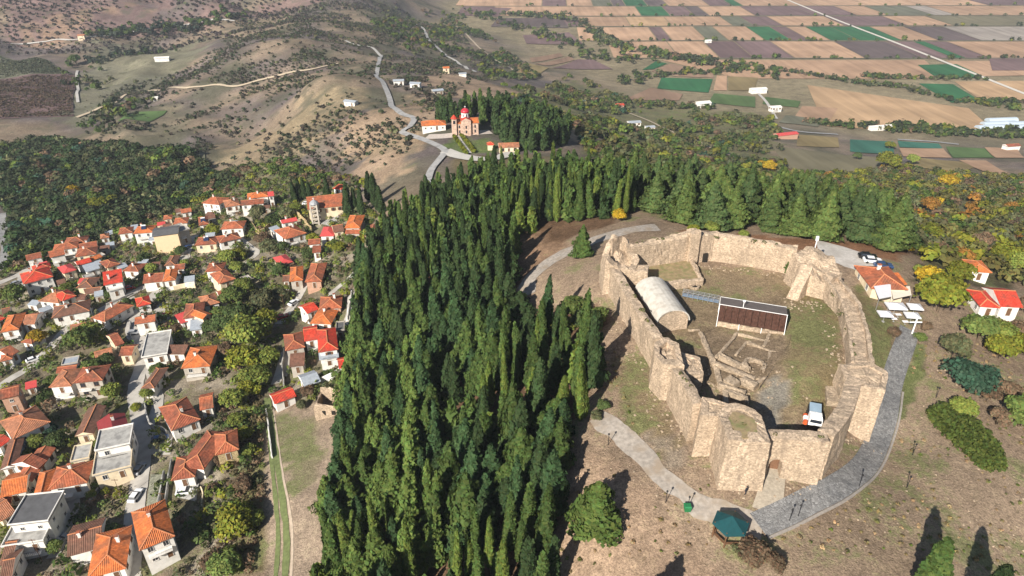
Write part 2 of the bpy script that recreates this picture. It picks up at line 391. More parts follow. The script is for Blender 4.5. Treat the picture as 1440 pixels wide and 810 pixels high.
# ------------------------------------------------------------------ ground sheet
def uwp(pts):
    out = []
    for p in pts:
        g = G(*p); u, w = uw(g.x, g.y); out.append((float(u), float(w)))
    return out
UU = np.repeat(gu[None, :], NW, 0); WW = np.repeat(gw[:, None], NU, 1)
JX = (fbm(GX, GY, 14, 31, 3) - .5); JY = (fbm(GX, GY, 14, 47, 3) - .5)
JX2 = (fbm(UU * 40, WW * 40, 1.0, 33, 3) - .5); JY2 = (fbm(UU * 40, WW * 40, 1.0, 37, 3) - .5)
COLV = np.zeros((NW, NU, 3)); GRN = np.zeros((NW, NU))
DRY = np.array((.375, .275, .195)); SOIL = np.array((.27, .175, .115)); LITTER = np.array((.17, .105, .065)); VILL = np.array((.25, .205, .145)); GREEN = np.array((.09, .13, .045))
MAUVE = np.array((.128, .105, .102)); TAN = np.array((.225, .172, .125)); PLAINC = np.array((.20, .165, .105)); DARKG = np.array((.075, .085, .045))
COLV[:] = DRY; GRN[:] = .35
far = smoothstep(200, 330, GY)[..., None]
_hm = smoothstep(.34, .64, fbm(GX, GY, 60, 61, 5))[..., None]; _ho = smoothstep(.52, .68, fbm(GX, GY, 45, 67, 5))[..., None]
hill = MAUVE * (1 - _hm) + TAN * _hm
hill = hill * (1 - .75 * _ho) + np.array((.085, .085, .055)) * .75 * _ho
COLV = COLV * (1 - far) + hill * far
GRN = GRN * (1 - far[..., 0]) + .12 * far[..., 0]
pl = smoothstep(PLAIN + 14, PLAIN + 2, GZ)[..., None]
COLV = COLV * (1 - pl) + PLAINC * pl
def paint(poly, col, green=None, jit=.03, amt=1.0, nz=None):
    pw = uwp(poly)
    m = inside(UU + JX2 * jit, WW + JY2 * jit, pw).astype(float) * amt
    if nz: m = m * smoothstep(nz[1], nz[2], fbm(GX, GY, nz[0], 71, 4))
    COLV[:] = COLV * (1 - m[..., None]) + np.array(col) * m[..., None]
    if green is not None: GRN[:] = GRN * (1 - m) + green * m
FOREST = [(503,395),(500,500),(488,600),(472,700),(452,820),(440,900),(790,900),(772,800),(772,700),(800,612),(828,565),(846,500),(852,455),(840,432),(800,436),(748,436),(724,410),(728,385),(790,338),(850,318),(880,305),(885,285),(800,262),(700,264),(620,292),(560,325),(520,360)]
VILLAGE = [(0,330),(160,335),(250,290),(300,265),(420,255),(500,280),(530,300),(505,400),(500,520),(470,560),(400,560),(370,600),(360,700),(330,810),(0,810)]
DARKWOOD = [(0,205),(60,195),(130,205),(230,215),(300,240),(335,262),(300,275),(230,300),(180,332),(130,345),(60,368),(0,375)]
paint([(800,112),(900,140),(1060,160),(1090,200),(1075,262),(900,240),(830,225),(800,175),(700,120)], (.17, .15, .085), .5, .05)
paint([(1085,235),(1200,240),(1440,255),(1440,400),(1300,400),(1270,330),(1180,262)], (.16, .14, .08), .45, .05)
paint([(280,235),(420,230),(500,270),(420,262),(300,268)], (.17, .15, .09), .5, .05)
paint(DARKWOOD, DARKG, .3, .03)
paint(VILLAGE, VILL, .42, .02)
paint(VILLAGE, (.38, .325, .255), .2, .02, .9, (9, .54, .62))
paint(VILLAGE, (.145, .125, .075), .5, .02, .8, (6, .56, .66))
paint([(470,560),(380,570),(350,700),(330,810),(455,810),(480,680)], (.41, .315, .235), .22, .02)
paint(FOREST, LITTER, .05, .02)
paint([(386,585),(452,580),(446,660),(420,700),(398,690)], (.33, .285, .175), .52, .03)
paint([(1262,560),(1280,500),(1292,480),(1302,492),(1278,590),(1254,650),(1236,668),(1256,610)], (.12, .145, .05), .9, .012)
paint([(1215,690),(1262,640),(1290,600),(1310,640),(1280,690),(1235,720)], (.27, .22, .12), .62, .03, .8)
paint([(330,570),(375,570),(378,700),(370,810),(330,810)], (.22, .18, .10), .5, .03)
paint([(640,225),(720,215),(800,225),(800,255),(640,262)], (.15, .12, .07), .3, .02)
# slopes round the castle: worn soil, greener strips
paint([(800,640),(860,640),(930,720),(1000,790),(1000,830),(780,830),(775,720)], (.40, .285, .20), .16, .02)
paint([(1090,745),(1180,720),(1260,600),(1300,520),(1350,560),(1440,700),(1440,830),(1090,830)], (.385, .285, .20), .36, .02)
paint([(1060,250),(1240,250)], DRY) if False else None
paint([(905,505),(930,570),(970,650),(930,660),(880,590),(860,540),(862,500)], (.32, .245, .15), .5, .02)
paint([(930,610),(960,640),(975,655),(940,655),(900,612)], (.36, .29, .22), .1, .02)
paint([(895,395),(980,372),(1100,386),(1150,405),(1180,440),(1190,520),(1165,600),(1090,600),(1030,545),(990,540),(940,470)], (.315, .235, .15), .36, .012)
paint([(1110,395),(1150,405),(1180,440),(1190,520),(1170,590),(1120,585),(1100,500),(1105,440)], (.29, .225, .125), .46, .03)
paint([(985,465),(1105,475),(1100,500),(1068,548),(1010,540)], (.27, .20, .135), .1, .012)
paint([(1085,528),(1112,540),(1105,570),(1085,600),(1068,560),(1075,535)], (.30, .27, .225), .03, .012)
paint([(1205,395),(1240,440),(1262,480),(1250,520),(1222,520),(1210,440)], (.26, .205, .11), .55, .02)
paint([(700,335),(760,330),(800,345),(740,400),(700,380)], (.31, .20, .13), .1, .02)
paint([(960,326),(1150,338),(1280,352),(1260,366),(1150,356),(1000,334)], (.29, .155, .09), .05, .02)
# hill ridges, bare and pale
paint([(490,160),(560,150),(610,130),(620,160),(600,200),(560,250),(500,245),(480,200)], (.33, .235, .155), .12, .09, .7)
paint([(590,110),(650,105),(730,130),(700,140),(620,135)], (.34, .24, .165), .05, .05, .9)
paint([(300,210),(420,150),(500,120),(520,140),(430,210),(380,240)], (.31, .235, .15), .2, .10, .6)
paint([(730,150),(800,165),(880,205),(930,230),(880,225),(800,195)], (.37, .275, .185), .05, .04, .8)
paint([(70,185),(150,60),(300,55),(260,100),(200,135),(120,170)], (.17, .165, .115), .3, .08, .8)
paint([(130,190),(240,150),(280,170),(230,190)], (.20, .17, .12), .2, .08, .7)
paint([(0,0),(520,0),(330,30),(230,48),(100,58),(0,60)], (.19, .125, .115), .02, .04, .85)
paint([(150,0),(190,0),(120,40),(70,60),(20,55)], (.30, .20, .135), .02, .12, .7)
paint([(195,0),(300,0),(290,20),(230,28)], (.12, .10, .10), .02, .06, .7)
# church terrace
paint([(620,205),(650,193),(690,196),(705,206),(700,215),(640,218)], (.115, .155, .055), .4, .02)

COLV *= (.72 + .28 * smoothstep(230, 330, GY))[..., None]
me = bpy.data.meshes.new('ground')
verts = np.stack([GX, GY, GZ], -1).reshape(-1, 3).astype(np.float32)
ii = (np.arange(NW - 1)[:, None] * NU + np.arange(NU - 1)[None, :]).reshape(-1)
faces = np.stack([ii, ii + 1, ii + 1 + NU, ii + NU], 1).astype(np.int32)
def fast_mesh(me, verts, faces):
    k = faces.shape[1]
    me.vertices.add(len(verts)); me.vertices.foreach_set('co', np.ascontiguousarray(verts, np.float32).reshape(-1))
    me.loops.add(faces.size); me.loops.foreach_set('vertex_index', np.ascontiguousarray(faces, np.int32).reshape(-1))
    me.polygons.add(len(faces)); me.polygons.foreach_set('loop_start', np.arange(0, faces.size, k, dtype=np.int32))
    me.update(calc_edges=True)
fast_mesh(me, verts, faces)
me.polygons.foreach_set('use_smooth', np.ones(len(faces), bool))
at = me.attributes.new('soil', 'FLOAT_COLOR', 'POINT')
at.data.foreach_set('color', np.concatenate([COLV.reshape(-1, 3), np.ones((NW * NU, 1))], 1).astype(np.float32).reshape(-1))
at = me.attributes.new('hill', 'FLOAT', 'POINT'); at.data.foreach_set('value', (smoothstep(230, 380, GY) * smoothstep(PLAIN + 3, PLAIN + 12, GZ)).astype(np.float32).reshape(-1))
at = me.attributes.new('green', 'FLOAT', 'POINT'); at.data.foreach_set('value', GRN.astype(np.float32).reshape(-1))
def ground_mat():
    m, nt, b = newmat('ground_soil'); L = nt.links
    b.inputs['Roughness'].default_value = 1; b.inputs['Specular IOR Level'].default_value = .05
    geo = N(nt, 'ShaderNodeNewGeometry')
    a1 = N(nt, 'ShaderNodeAttribute', attribute_name='soil'); a2 = N(nt, 'ShaderNodeAttribute', attribute_name='green')
    def noise(s, d=5, r=.6):
        n = N(nt, 'ShaderNodeTexNoise'); n.inputs['Scale'].default_value = s; n.inputs['Detail'].default_value = d; n.inputs['Roughness'].default_value = r
        L.new(geo.outputs['Position'], n.inputs['Vector']); return n
    def rng(src, a, bb, c, d):
        r = N(nt, 'ShaderNodeMapRange'); r.inputs[1].default_value = a; r.inputs[2].default_value = bb; r.inputs[3].default_value = c; r.inputs[4].default_value = d
        L.new(src, r.inputs[0]); return r.outputs[0]
    n1, n2, n3, n4 = noise(.11, 7), noise(.9, 6, .7), noise(3.2, 4, .7), noise(.022, 6)
    mul = N(nt, 'ShaderNodeMath', operation='MULTIPLY'); L.new(rng(n2.outputs[0], .28, .72, .66, 1.36), mul.inputs[0]); L.new(rng(n3.outputs[0], .3, .7, .6, 1.42), mul.inputs[1])
    mul2 = N(nt, 'ShaderNodeMath', operation='MULTIPLY'); L.new(mul.outputs[0], mul2.inputs[0]); L.new(rng(n4.outputs[0], .3, .7, .76, 1.26), mul2.inputs[1]); mul3 = N(nt, 'ShaderNodeMath', operation='MULTIPLY'); L.new(mul2.outputs[0], mul3.inputs[0]); L.new(rng(n1.outputs[0], .3, .7, .74, 1.28), mul3.inputs[1]); mul2 = mul3
    mx = N(nt, 'ShaderNodeMix', data_type='RGBA', blend_type='MULTIPLY'); mx.inputs[0].default_value = 1; L.new(a1.outputs['Color'], mx.inputs[6]); L.new(mul2.outputs[0], mx.inputs[7])
    # green patches where the noise rises above a level set by the greenness of the place
    sm = N(nt, 'ShaderNodeMath', operation='ADD'); L.new(n1.outputs[0], sm.inputs[0])
    s2 = N(nt, 'ShaderNodeMath', operation='MULTIPLY'); L.new(n2.outputs[0], s2.inputs[0]); s2.inputs[1].default_value = .5; L.new(s2.outputs[0], sm.inputs[1])
    s3 = N(nt, 'ShaderNodeMath', operation='MULTIPLY_ADD'); L.new(a2.outputs['Fac'], s3.inputs[0]); s3.inputs[1].default_value = .55; L.new(sm.outputs[0], s3.inputs[2])
    gm = rng(s3.outputs[0], .97, 1.09, 0, .8)
    mg = N(nt, 'ShaderNodeMix', data_type='RGBA', blend_type='MULTIPLY'); mg.inputs[0].default_value = 1; mg.inputs[6].default_value = (.135, .150, .060, 1); L.new(mul.outputs[0], mg.inputs[7])
    m2 = N(nt, 'ShaderNodeMix', data_type='RGBA'); L.new(gm, m2.inputs[0]); L.new(mx.outputs[2], m2.inputs[6]); L.new(mg.outputs[2], m2.inputs[7])
    n6, n7 = noise(.42, 6, .65), noise(1.7, 5, .65)
    ms = N(nt, 'ShaderNodeMix', data_type='RGBA'); L.new(rng(n6.outputs[0], .52, .64, 0, .55), ms.inputs[0]); L.new(m2.outputs[2], ms.inputs[6])
    st = N(nt, 'ShaderNodeMix', data_type='RGBA', blend_type='MULTIPLY'); st.inputs[0].default_value = 1; L.new(m2.outputs[2], st.inputs[6]); st.inputs[7].default_value = (1.3, 1.34, 1.28, 1); L.new(st.outputs[2], ms.inputs[7])
    md = N(nt, 'ShaderNodeMix', data_type='RGBA'); L.new(rng(n7.outputs[0], .56, .66, 0, .55), md.inputs[0]); L.new(ms.outputs[2], md.inputs[6])
    dk = N(nt, 'ShaderNodeMix', data_type='RGBA', blend_type='MULTIPLY'); dk.inputs[0].default_value = 1; L.new(ms.outputs[2], dk.inputs[6]); dk.inputs[7].default_value = (.52, .56, .48, 1); L.new(dk.outputs[2], md.inputs[7])
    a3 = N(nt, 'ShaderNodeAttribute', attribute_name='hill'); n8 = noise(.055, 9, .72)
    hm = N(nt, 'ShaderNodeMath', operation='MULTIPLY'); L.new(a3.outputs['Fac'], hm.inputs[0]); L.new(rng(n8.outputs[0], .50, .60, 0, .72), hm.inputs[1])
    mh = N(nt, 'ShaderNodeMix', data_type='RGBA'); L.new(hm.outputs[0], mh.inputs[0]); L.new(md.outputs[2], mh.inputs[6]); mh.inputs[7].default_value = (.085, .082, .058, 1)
    L.new(mh.outputs[2], b.inputs['Base Color'])
    ad = N(nt, 'ShaderNodeMath', operation='ADD'); L.new(n2.outputs[0], ad.inputs[0]); L.new(n3.outputs[0], ad.inputs[1])
    bp = N(nt, 'ShaderNodeBump'); bp.inputs['Strength'].default_value = 1; bp.inputs['Distance'].default_value = .28
    L.new(ad.outputs[0], bp.inputs['Height']); L.new(bp.outputs[0], b.inputs['Normal'])
    return m
me.materials.append(ground_mat())
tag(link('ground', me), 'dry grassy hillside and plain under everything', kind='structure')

# ------------------------------------------------------------------ roads
def smooth_line(P, step):
    P = [Vector((p[0], p[1])) for p in P]
    Q = [P[0] * 2 - P[1]] + P + [P[-1] * 2 - P[-2]]
    out = []
    for i in range(1, len(Q) - 2):
        a, b, c, d = Q[i - 1], Q[i], Q[i + 1], Q[i + 2]
        n = max(2, int((c - b).length / step))
        for k in range(n):
            t = k / n
            out.append(0.5 * ((2 * b) + (c - a) * t + (2 * a - 5 * b + 4 * c - d) * t * t + (3 * b - a - 3 * c + d) * t ** 3))
    out.append(P[-1]); return out
ROADPTS = []
def ribbon(name, pts, width, mat, off=.10, label=None, step=1.5, ragged=0.0, nc=4, z=None, bank=None):
    L = smooth_line(pts, step); mb = MB(); rows = []
    for i, p in enumerate(L):
        a = L[max(i - 1, 0)]; b = L[min(i + 1, len(L) - 1)]
        t = (b - a).normalized(); n = Vector((-t.y, t.x))
        w = width if not callable(width) else width(i / (len(L) - 1))
        row = []
        for k in range(nc + 1):
            s = (k / nc - .5) * w
            if ragged and k in (0, nc): s *= 1 + ragged * 2.2 * (float(vnoise(np.array(i * step / 2.6), np.array(k * 9.1), 5)) - .5) + random.uniform(-.05, .05)
            q = p + n * s
            row.append((q.x, q.y))
        ROADPTS.append((p.x, p.y, w / 2))
        rows.append(row)
    arr = np.array(rows); zz = Z(arr[..., 0], arr[..., 1]) + off
    if bank is not None:            # a level cross-section
        zz = np.repeat(zz.mean(1)[:, None], nc + 1, 1) + bank
    k = nc + 1
    for i in range(len(rows)):
        for j in range(k): mb.v.append((rows[i][j][0], rows[i][j][1], float(zz[i, j])))
    for i in range(len(rows) - 1):
        for j in range(nc):
            mb.f.append((i * k + j, i * k + j + 1, (i + 1) * k + j + 1, (i + 1) * k + j)); mb.m.append(0)
    o = mb.build(name, mat, smooth=True)
    tag(o, label, kind='structure'); return o
def RP(*pts): return [G(*p) for p in pts]
gpath = ribbon('gravel_path', RP((838,586),(865,605),(895,632),(930,668),(970,700),(1020,727),(1072,742)), lambda t: 3.6 + .7 * math.sin(t * 9), GRAVEL, .08, 'pale gravel path round the foot of the castle', ragged=.28, step=.9)
road_c = [(1066,739),(1098,725),(1128,710),(1177,685),(1217,653),(1242,597),(1253,543),(1262,512),(1273,483),(1279,464)]
pave_pts = RP(*road_c)
paved = ribbon('paved_road', pave_pts, 4.0, PAVE, .16, 'grey stone-paved road curving up to the castle', step=1.0)
KERB = surf('kerb_stone', (.30, .27, .24), .9, .2, 2, .03, 5)
def low_wall(name, pts, side, h, th, mat, zoff=-.3, step=1.2):
    L = smooth_line(pts, step); mb = MB()
    for i, p in enumerate(L):
        a = L[max(i - 1, 0)]; b = L[min(i + 1, len(L) - 1)]; t = (b - a).normalized(); n = Vector((-t.y, t.x))
        q1, q2 = p + n * side, p + n * (side + th)
        z = zf(q1.x, q1.y)
        mb.v += [(q1.x, q1.y, z + zoff), (q2.x, q2.y, z + zoff), (q2.x, q2.y, z + h), (q1.x, q1.y, z + h)]
    for i in range(len(L) - 1):
        for j in range(4): mb.f.append((i*4+j, i*4+(j+1)%4, i*4+4+(j+1)%4, i*4+4+j)); mb.m.append(0)
    mb.f += [(3,2,1,0), tuple(len(L)*4-4+k for k in range(4))]; mb.m += [0,0]
    return mb.build(name, mat)
tag(low_wall('kerb', pave_pts[:7], -2.45, .28, .35, KERB), 'low stone kerb along the outer side of the paved road', kind='structure')
ribbon('gate_ramp', RP((1078,722),(1083,700),(1088,675),(1093,655)), lambda t: 4.4 - 1.4 * t, surf('ramp_cobble', (.33, .285, .225), .95, .25, 2.2, .04, 5), .14, 'cobbled ramp up to the castle gate', step=.8)
ribbon('forest_track', RP((742,416),(742,398),(758,380),(790,358),(840,337),(880,325),(925,320)), lambda t: 4.2 + 1.6 * t, GRAVEL, .12, 'grey gravel track through the edge of the cypress forest', ragged=.15)
ribbon('car_park', RP((1150,352),(1180,358),(1212,370),(1236,383)), lambda t: 15 - 6 * t, surf('pale_gravel', (.46, .43, .40), .95, .2, 1.2, .02, 8, stain=(.34, .31, .28), stain_amt=.7, stain_scale=.25), .10, 'gravel car park behind the castle', ragged=.1)
VR = CONC
STREET = surf('street_concrete', (.40, .375, .34), .92, .18, .7, .015, 6, stain=(.22, .20, .18), stain_amt=.6)
def street(pts, w, label, mat=None): ribbon('street', RP(*pts), w, mat or STREET, .16, label, step=2.0, ragged=.08)
street([(-12,552),(20,530),(42,517),(67,493),(93,463),(120,448),(150,432),(187,412),(212,399),(232,391)], 3.6, 'pale concrete lane climbing past the long brown-roofed house')
street([(273,332),(263,352),(256,372),(240,392),(222,410),(204,428),(190,448),(186,468),(198,482),(204,500),(196,524),(190,550),(194,580),(201,608),(201,640),(196,680),(190,715),(186,760),(182,830)], 4.4, 'concrete main street running down through the village')
street([(3,300),(5,325),(8,350),(2,380)], 3.6, 'shaded road at the edge of the dark wood', ASPHALT)  # shade over this road is put into its colour by the darker asphalt
street([(-5,400),(14,392),(32,384),(46,374)], 4.2, 'road in front of the big red hipped roof')
street([(32,384),(28,405),(20,425)], 3.6, 'lane going down from the red-roofed house')
street([(392,456),(402,444),(418,421),(430,398),(436,385)], 3.0, 'narrow lane between the twin orange roofs and the trees')
street([(458,420),(475,405),(495,388),(510,370)], 2.6, 'path climbing to the forest edge')
street([(488,458),(494,436),(496,412)], 3.4, 'short walled drive beside the forest edge')
street([(338,336),(352,348),(362,356),(350,366),(330,382)], 2.6, 'lane below the terracotta houses near the apartment block')
street([(60,725),(84,712),(104,706),(98,735),(88,760),(74,785)], 2.8, 'shaded drive beside the white flat-roofed house')
street([(204,500),(215,530),(222,565),(215,590),(202,606)], 3.2, 'earthy lane joining the main street')
street([(388,540),(396,515),(402,495)], 3.0, 'yard lane beside the red roofs below the forest')
street([(150,432),(172,425),(190,418)], 2.4, 'small terrace lane above the street')
tr_mat = surf('green_track', (.13, .155, .06), 1, .3, 1.2, .03, 5)
ribbon('grass_track', RP((377,560),(384,610),(391,660),(398,710),(403,760),(400,830)), 1.3, tr_mat, .08, 'green grassy wheel track down the bare slope', ragged=.3)
ribbon('grass_track', RP((373,560),(378,610),(383,660),(388,710),(391,760),(386,830)), .9, tr_mat, .08, 'second thinner green track on the bare slope', ragged=.3)
ribbon('grass_track', RP((384,575),(391,625),(398,670),(406,710),(411,760),(408,830)), .5, surf('path_earth', (.42, .34, .26), 1, .2, 1, .02, 4), .07, 'pale worn footpath beside the green track', ragged=.3)
PALE = surf('pale_road', (.42, .40, .37), .95, .1, .3)
DIRT = surf('dirt_track', (.44, .36, .26), .95, .12, .3)
def froad(pts, w, mat, label): ribbon('road', RP(*pts), w * .85, mat, .85, label, step=4.0)
froad([(536,78),(532,92),(529,108),(540,120),(532,133),(522,136)][:4] + [(548,140),(552,152),(566,162),(582,168),(576,180),(565,187),(590,196),(612,205),(626,214),(618,226),(606,242),(600,262)], 4.2, ASPHALT, 'grey asphalt road winding down the ridge past the church')
froad([(536,80),(524,68),(500,64),(486,58)], 4.0, PALE, 'pale road bend on the far ridge')
froad([(582,32),(596,42),(604,58),(622,74),(645,90),(668,102)], 5.0, PALE, 'pale road through the valley behind the church')
froad([(655,48),(672,66),(695,84),(720,98),(742,112)], 3.5, DIRT, 'dirt road along the valley floor')
froad([(108,166),(150,148),(190,132),(240,124),(320,122),(400,105),(440,98),(478,90)], 3.6, DIRT, 'tan dirt track crossing the hillside on the left')
froad([(15,62),(70,58),(110,56),(150,51),(200,42),(260,36),(330,30)], 3.6, PALE, 'pale track at the foot of the far purple hill')
froad([(109,100),(110,125),(110,145)], 3.0, PALE, 'white farm track beside the vineyard')
froad([(1062,128),(1078,145),(1092,168)], 4.0, PALE, 'white farm road on the plain')
froad([(1090,178),(1125,186),(1178,190)], 5.0, ASPHALT, 'grey road at the foot of the slope')
froad([(1262,197),(1310,200),(1348,204)], 5.0, ASPHALT, 'grey road beside the green fields')
froad([(885,160),(915,172),(955,190),(1005,212),(1035,222)], 3.2, DIRT, 'dirt track across the scrubby slope')
froad([(626,214),(650,222),(690,226),(722,216)], 8.0, PALE, 'paved forecourt below the church')
ribbon('church_path', RP((642,190),(650,203),(660,216)), 2.6, PALE, .25, 'paved path between two hedges up to the church', step=2)
ribbon('church_terrace', RP((600,193),(625,192),(660,188),(690,186)), 7, surf('terrace_paving', (.42, .37, .33), .9, .15, .8), .3, 'paved terrace round the hill church', step=2)

# ------------------------------------------------------------------ fields on the plain and slopes
FC = {'T': (.38, .245, .160), 'U': (.42, .28, .165), 'P': (.150, .100, .098), 'D': (.105, .080, .078), 'G': (.028, .105, .045), 'g': (.135, .135, .095), 'L': (.27, .235, .205), 'V': (.075, .12, .045), 'E': (.045, .135, .10), 'B': (.25, .165, .115), 'O': (.22, .17, .085), 'M': (.17, .15, .095)}
FM = {}
def field_mat(c):
    if c in FM: return FM[c]
    m, nt, b = newmat('field_' + {'T':'tan','U':'straw','P':'ploughed','D':'dark','G':'green','g':'grey_green','L':'pale','V':'grass','E':'teal','B':'brown','O':'olive','M':'meadow'}[c]); L = nt.links
    b.inputs['Roughness'].default_value = 1; b.inputs['Specular IOR Level'].default_value = .05
    geo = N(nt, 'ShaderNodeNewGeometry')
    mp = N(nt, 'ShaderNodeMapping'); mp.inputs['Scale'].default_value = (.12, .006, .1); L.new(geo.outputs['Position'], mp.inputs['Vector'])
    n1 = N(nt, 'ShaderNodeTexNoise'); n1.inputs['Scale'].default_value = 1; n1.inputs['Detail'].default_value = 4; L.new(mp.outputs[0], n1.inputs['Vector'])
    n2 = N(nt, 'ShaderNodeTexNoise'); n2.inputs['Scale'].default_value = .02; n2.inputs['Detail'].default_value = 6; L.new(geo.outputs['Position'], n2.inputs['Vector'])
    ad = N(nt, 'ShaderNodeMath', operation='ADD'); L.new(n1.outputs[0], ad.inputs[0]); L.new(n2.outputs[0], ad.inputs[1])
    r = N(nt, 'ShaderNodeMapRange'); r.inputs[1].default_value = .6; r.inputs[2].default_value = 1.4; r.inputs[3].default_value = .62; r.inputs[4].default_value = 1.34; L.new(ad.outputs[0], r.inputs[0])
    oi = N(nt, 'ShaderNodeObjectInfo'); r2 = N(nt, 'ShaderNodeMapRange'); r2.inputs[3].default_value = .88; r2.inputs[4].default_value = 1.12; L.new(oi.outputs['Random'], r2.inputs[0])
    mu = N(nt, 'ShaderNodeMath', operation='MULTIPLY'); L.new(r.outputs[0], mu.inputs[0]); L.new(r2.outputs[0], mu.inputs[1])
    mx = N(nt, 'ShaderNodeMix', data_type='RGBA', blend_type='MULTIPLY'); mx.inputs[0].default_value = 1; mx.inputs[6].default_value = (*FC[c], 1); L.new(mu.outputs[0], mx.inputs[7])
    L.new(mx.outputs[2], b.inputs['Base Color']); FM[c] = m; return m
FWORD = {'T':'tan stubble','U':'straw-coloured','P':'purple-brown ploughed','D':'dark ploughed','G':'bright green','g':'grey-green','L':'pale grey','V':'grassy green','E':'teal green','B':'brown','O':'olive brown','M':'dull meadow'}
def drape_quad(a, b, c, d, cc, off=.5, n=10, label=None):
    mb = MB(); P = []
    for j in range(n + 1):
        for i in range(n + 1):
            s, t = i / n, j / n
            x = (a[0]*(1-s)+b[0]*s)*(1-t) + (d[0]*(1-s)+c[0]*s)*t; y = (a[1]*(1-s)+b[1]*s)*(1-t) + (d[1]*(1-s)+c[1]*s)*t
            P.append((x, y))
    P = np.array(P); zz = Z(P[:, 0], P[:, 1]) + off
    mb.v = [(P[k,0], P[k,1], float(zz[k])) for k in range(len(P))]
    for j in range(n):
        for i in range(n):
            k = j*(n+1)+i; mb.f.append((k, k+1, k+n+2, k+n+1)); mb.m.append(0)
    o = mb.build('field', field_mat(cc), smooth=True)
    tag(o, label or (FWORD[cc] + ' field on the plain'), kind='structure'); return o
ROWS = [
 (-9, 0, [(600,'T'),(700,'P'),(760,'T'),(860,'g'),(900,'T'),(960,'P'),(1080,'T'),(1250,'P'),(1330,'T'),(1480,'P'),(1600,'')]),
 (0, 8.5, [(640,'T'),(762,'P'),(797,'T'),(834,'g'),(862,'D'),(880,'G'),(911,'D'),(940,'T'),(998,'P'),(1030,'G'),(1045,'T'),(1150,'T'),(1220,'T'),(1390,'P'),(1480,'T'),(1560,'')]),
 (9.5, 22.5, [(640,'P'),(690,'T'),(902,'G'),(943,'P'),(977,'D'),(998,'T'),(1062,'P'),(1145,'P'),(1205,'T'),(1250,'g'),(1313,'L'),(1345,'T'),(1500,'P'),(1600,'')]),
 (24, 37.2, [(748,'P'),(816,'T'),(887,'U'),(945,'T'),(1030,'g'),(1060,'P'),(1101,'T'),(1187,'P'),(1276,'T'),(1340,'M'),(1500,'T'),(1600,'')]),
 (39, 58.2, [(814,'T'),(925,'P'),(945,'T'),(994,'g'),(1024,'T'),(1076,'G'),(1113,'P'),(1139,'T'),(1168,'G'),(1208,'G'),(1268,'T'),(1320,'D'),(1380,'L'),(1600,'')]),
 (60, 83, [(862,'T'),(955,'T'),(1012,'P'),(1060,'P'),(1117,'T'),(1216,'D'),(1297,'P'),(1340,'G'),(1358,'P'),(1392,'T'),(1540,'P'),(1700,'')]),
]
def plainpt(px, py): return W(px, py, PLAIN)
for (y0, y1, div) in ROWS:
    Y0, Y1 = plainpt(720, y0).y, plainpt(720, y1).y
    for k in range(len(div) - 1):
        xa = plainpt(div[k][0], y1).x; xb = plainpt(div[k + 1][0], y1).x
        sk = (Y0 - Y1) * .05
        drape_quad((xa + 1, Y1), (xb - 1, Y1), (xb - 1 + sk, Y0), (xa + 1 + sk, Y0), div[k][1], .6, 6)
def pfield(q, cc, label, off=.6, n=10):
    P = [G(*p) for p in q]; return drape_quad(P[0], P[1], P[2], P[3], cc, off, n, label)
pfield([(1040,111),(1330,111),(1300,85),(930,85)], 'T', 'wide tan field above the hedgerow')
pfield([(1318,111),(1385,109),(1345,91),(1290,92)], 'G', 'green field beside the white farm road', .9)
pfield([(1372,108),(1470,106),(1440,86),(1330,86)], 'T', 'tan field right of the white farm road')
pfield([(1395,100),(1500,100),(1460,82),(1390,82)], 'P', 'ploughed field at the right edge', 1.0)
pfield([(1338,145),(1380,143),(1340,119),(1292,118)], 'G', 'long green field behind the hedge')
pfield([(1382,143),(1480,140),(1460,114),(1342,115)], 'U', 'pale tan field by the white road')
pfield([(1162,178),(1408,191),(1362,153),(1135,120)], 'U', 'large straw-coloured field on the plain', .6, 14)
pfield([(1118,164),(1166,172),(1178,153),(1128,150)], 'T', 'small tan field by the farm sheds', .9)
pfield([(1095,173),(1150,179),(1160,166),(1105,163)], 'g', 'grey seedbed field by the farm sheds', .8)
pfield([(1072,147),(1122,152),(1126,143),(1076,137)], 'V', 'green paddock by the white farm road', .8)
pfield([(1195,214),(1257,218),(1256,200),(1195,197)], 'E', 'teal green vegetable field', .8)
pfield([(1265,208),(1325,210),(1320,203),(1262,199)], 'E', 'second teal strip beside the road', .8)
pfield([(1270,221),(1338,223),(1326,210),(1264,209)], 'T', 'tan patch in front of the teal strip', .8)
pfield([(1340,223),(1398,223),(1385,210),(1330,207)], 'V', 'green patch beside the tan field', .8)
pfield([(1400,223),(1440,223),(1430,210),(1384,208)], 'T', 'tan patch at the right edge', .8)
pfield([(1395,247),(1420,246),(1386,227),(1348,226)], 'T', 'narrow tan field on the slope', .8)
pfield([(1270,232),(1350,246),(1380,230),(1290,222)], 'O', 'olive brown fallow field', .6)
pfield([(1110,238),(1235,245),(1252,222),(1085,206)], 'M', 'large dull meadow on the slope', .6)
pfield([(1120,206),(1180,208),(1178,194),(1122,190)], 'O', 'brown fallow patch by the grey road', .6)
pfield([(748,88),(792,80),(788,75),(745,82)], 'B', 'small brown field among hedges, far one', .8)
pfield([(768,93),(808,85),(802,79),(752,90)], 'B', 'small brown field among hedges, middle one', .8)
pfield([(776,96),(862,98),(835,85),(812,84)], 'P', 'purple-brown field among hedges', .8)
pfield([(716,104),(758,106),(772,96),(738,88)], 'O', 'olive field beside the dirt road', .8)
pfield([(696,91),(732,89),(722,78),(692,79)], 'V', 'green field beside the dirt road', .8)
pfield([(924,125),(996,131),(1002,112),(930,110)], 'G', 'dark green field among hedges', .8)
pfield([(903,99),(918,98),(938,90),(922,87)], 'G', 'green strip among hedges', .9)
pfield([(915,101),(945,106),(974,97),(944,90)], 'B', 'brown strip among hedges', .8)
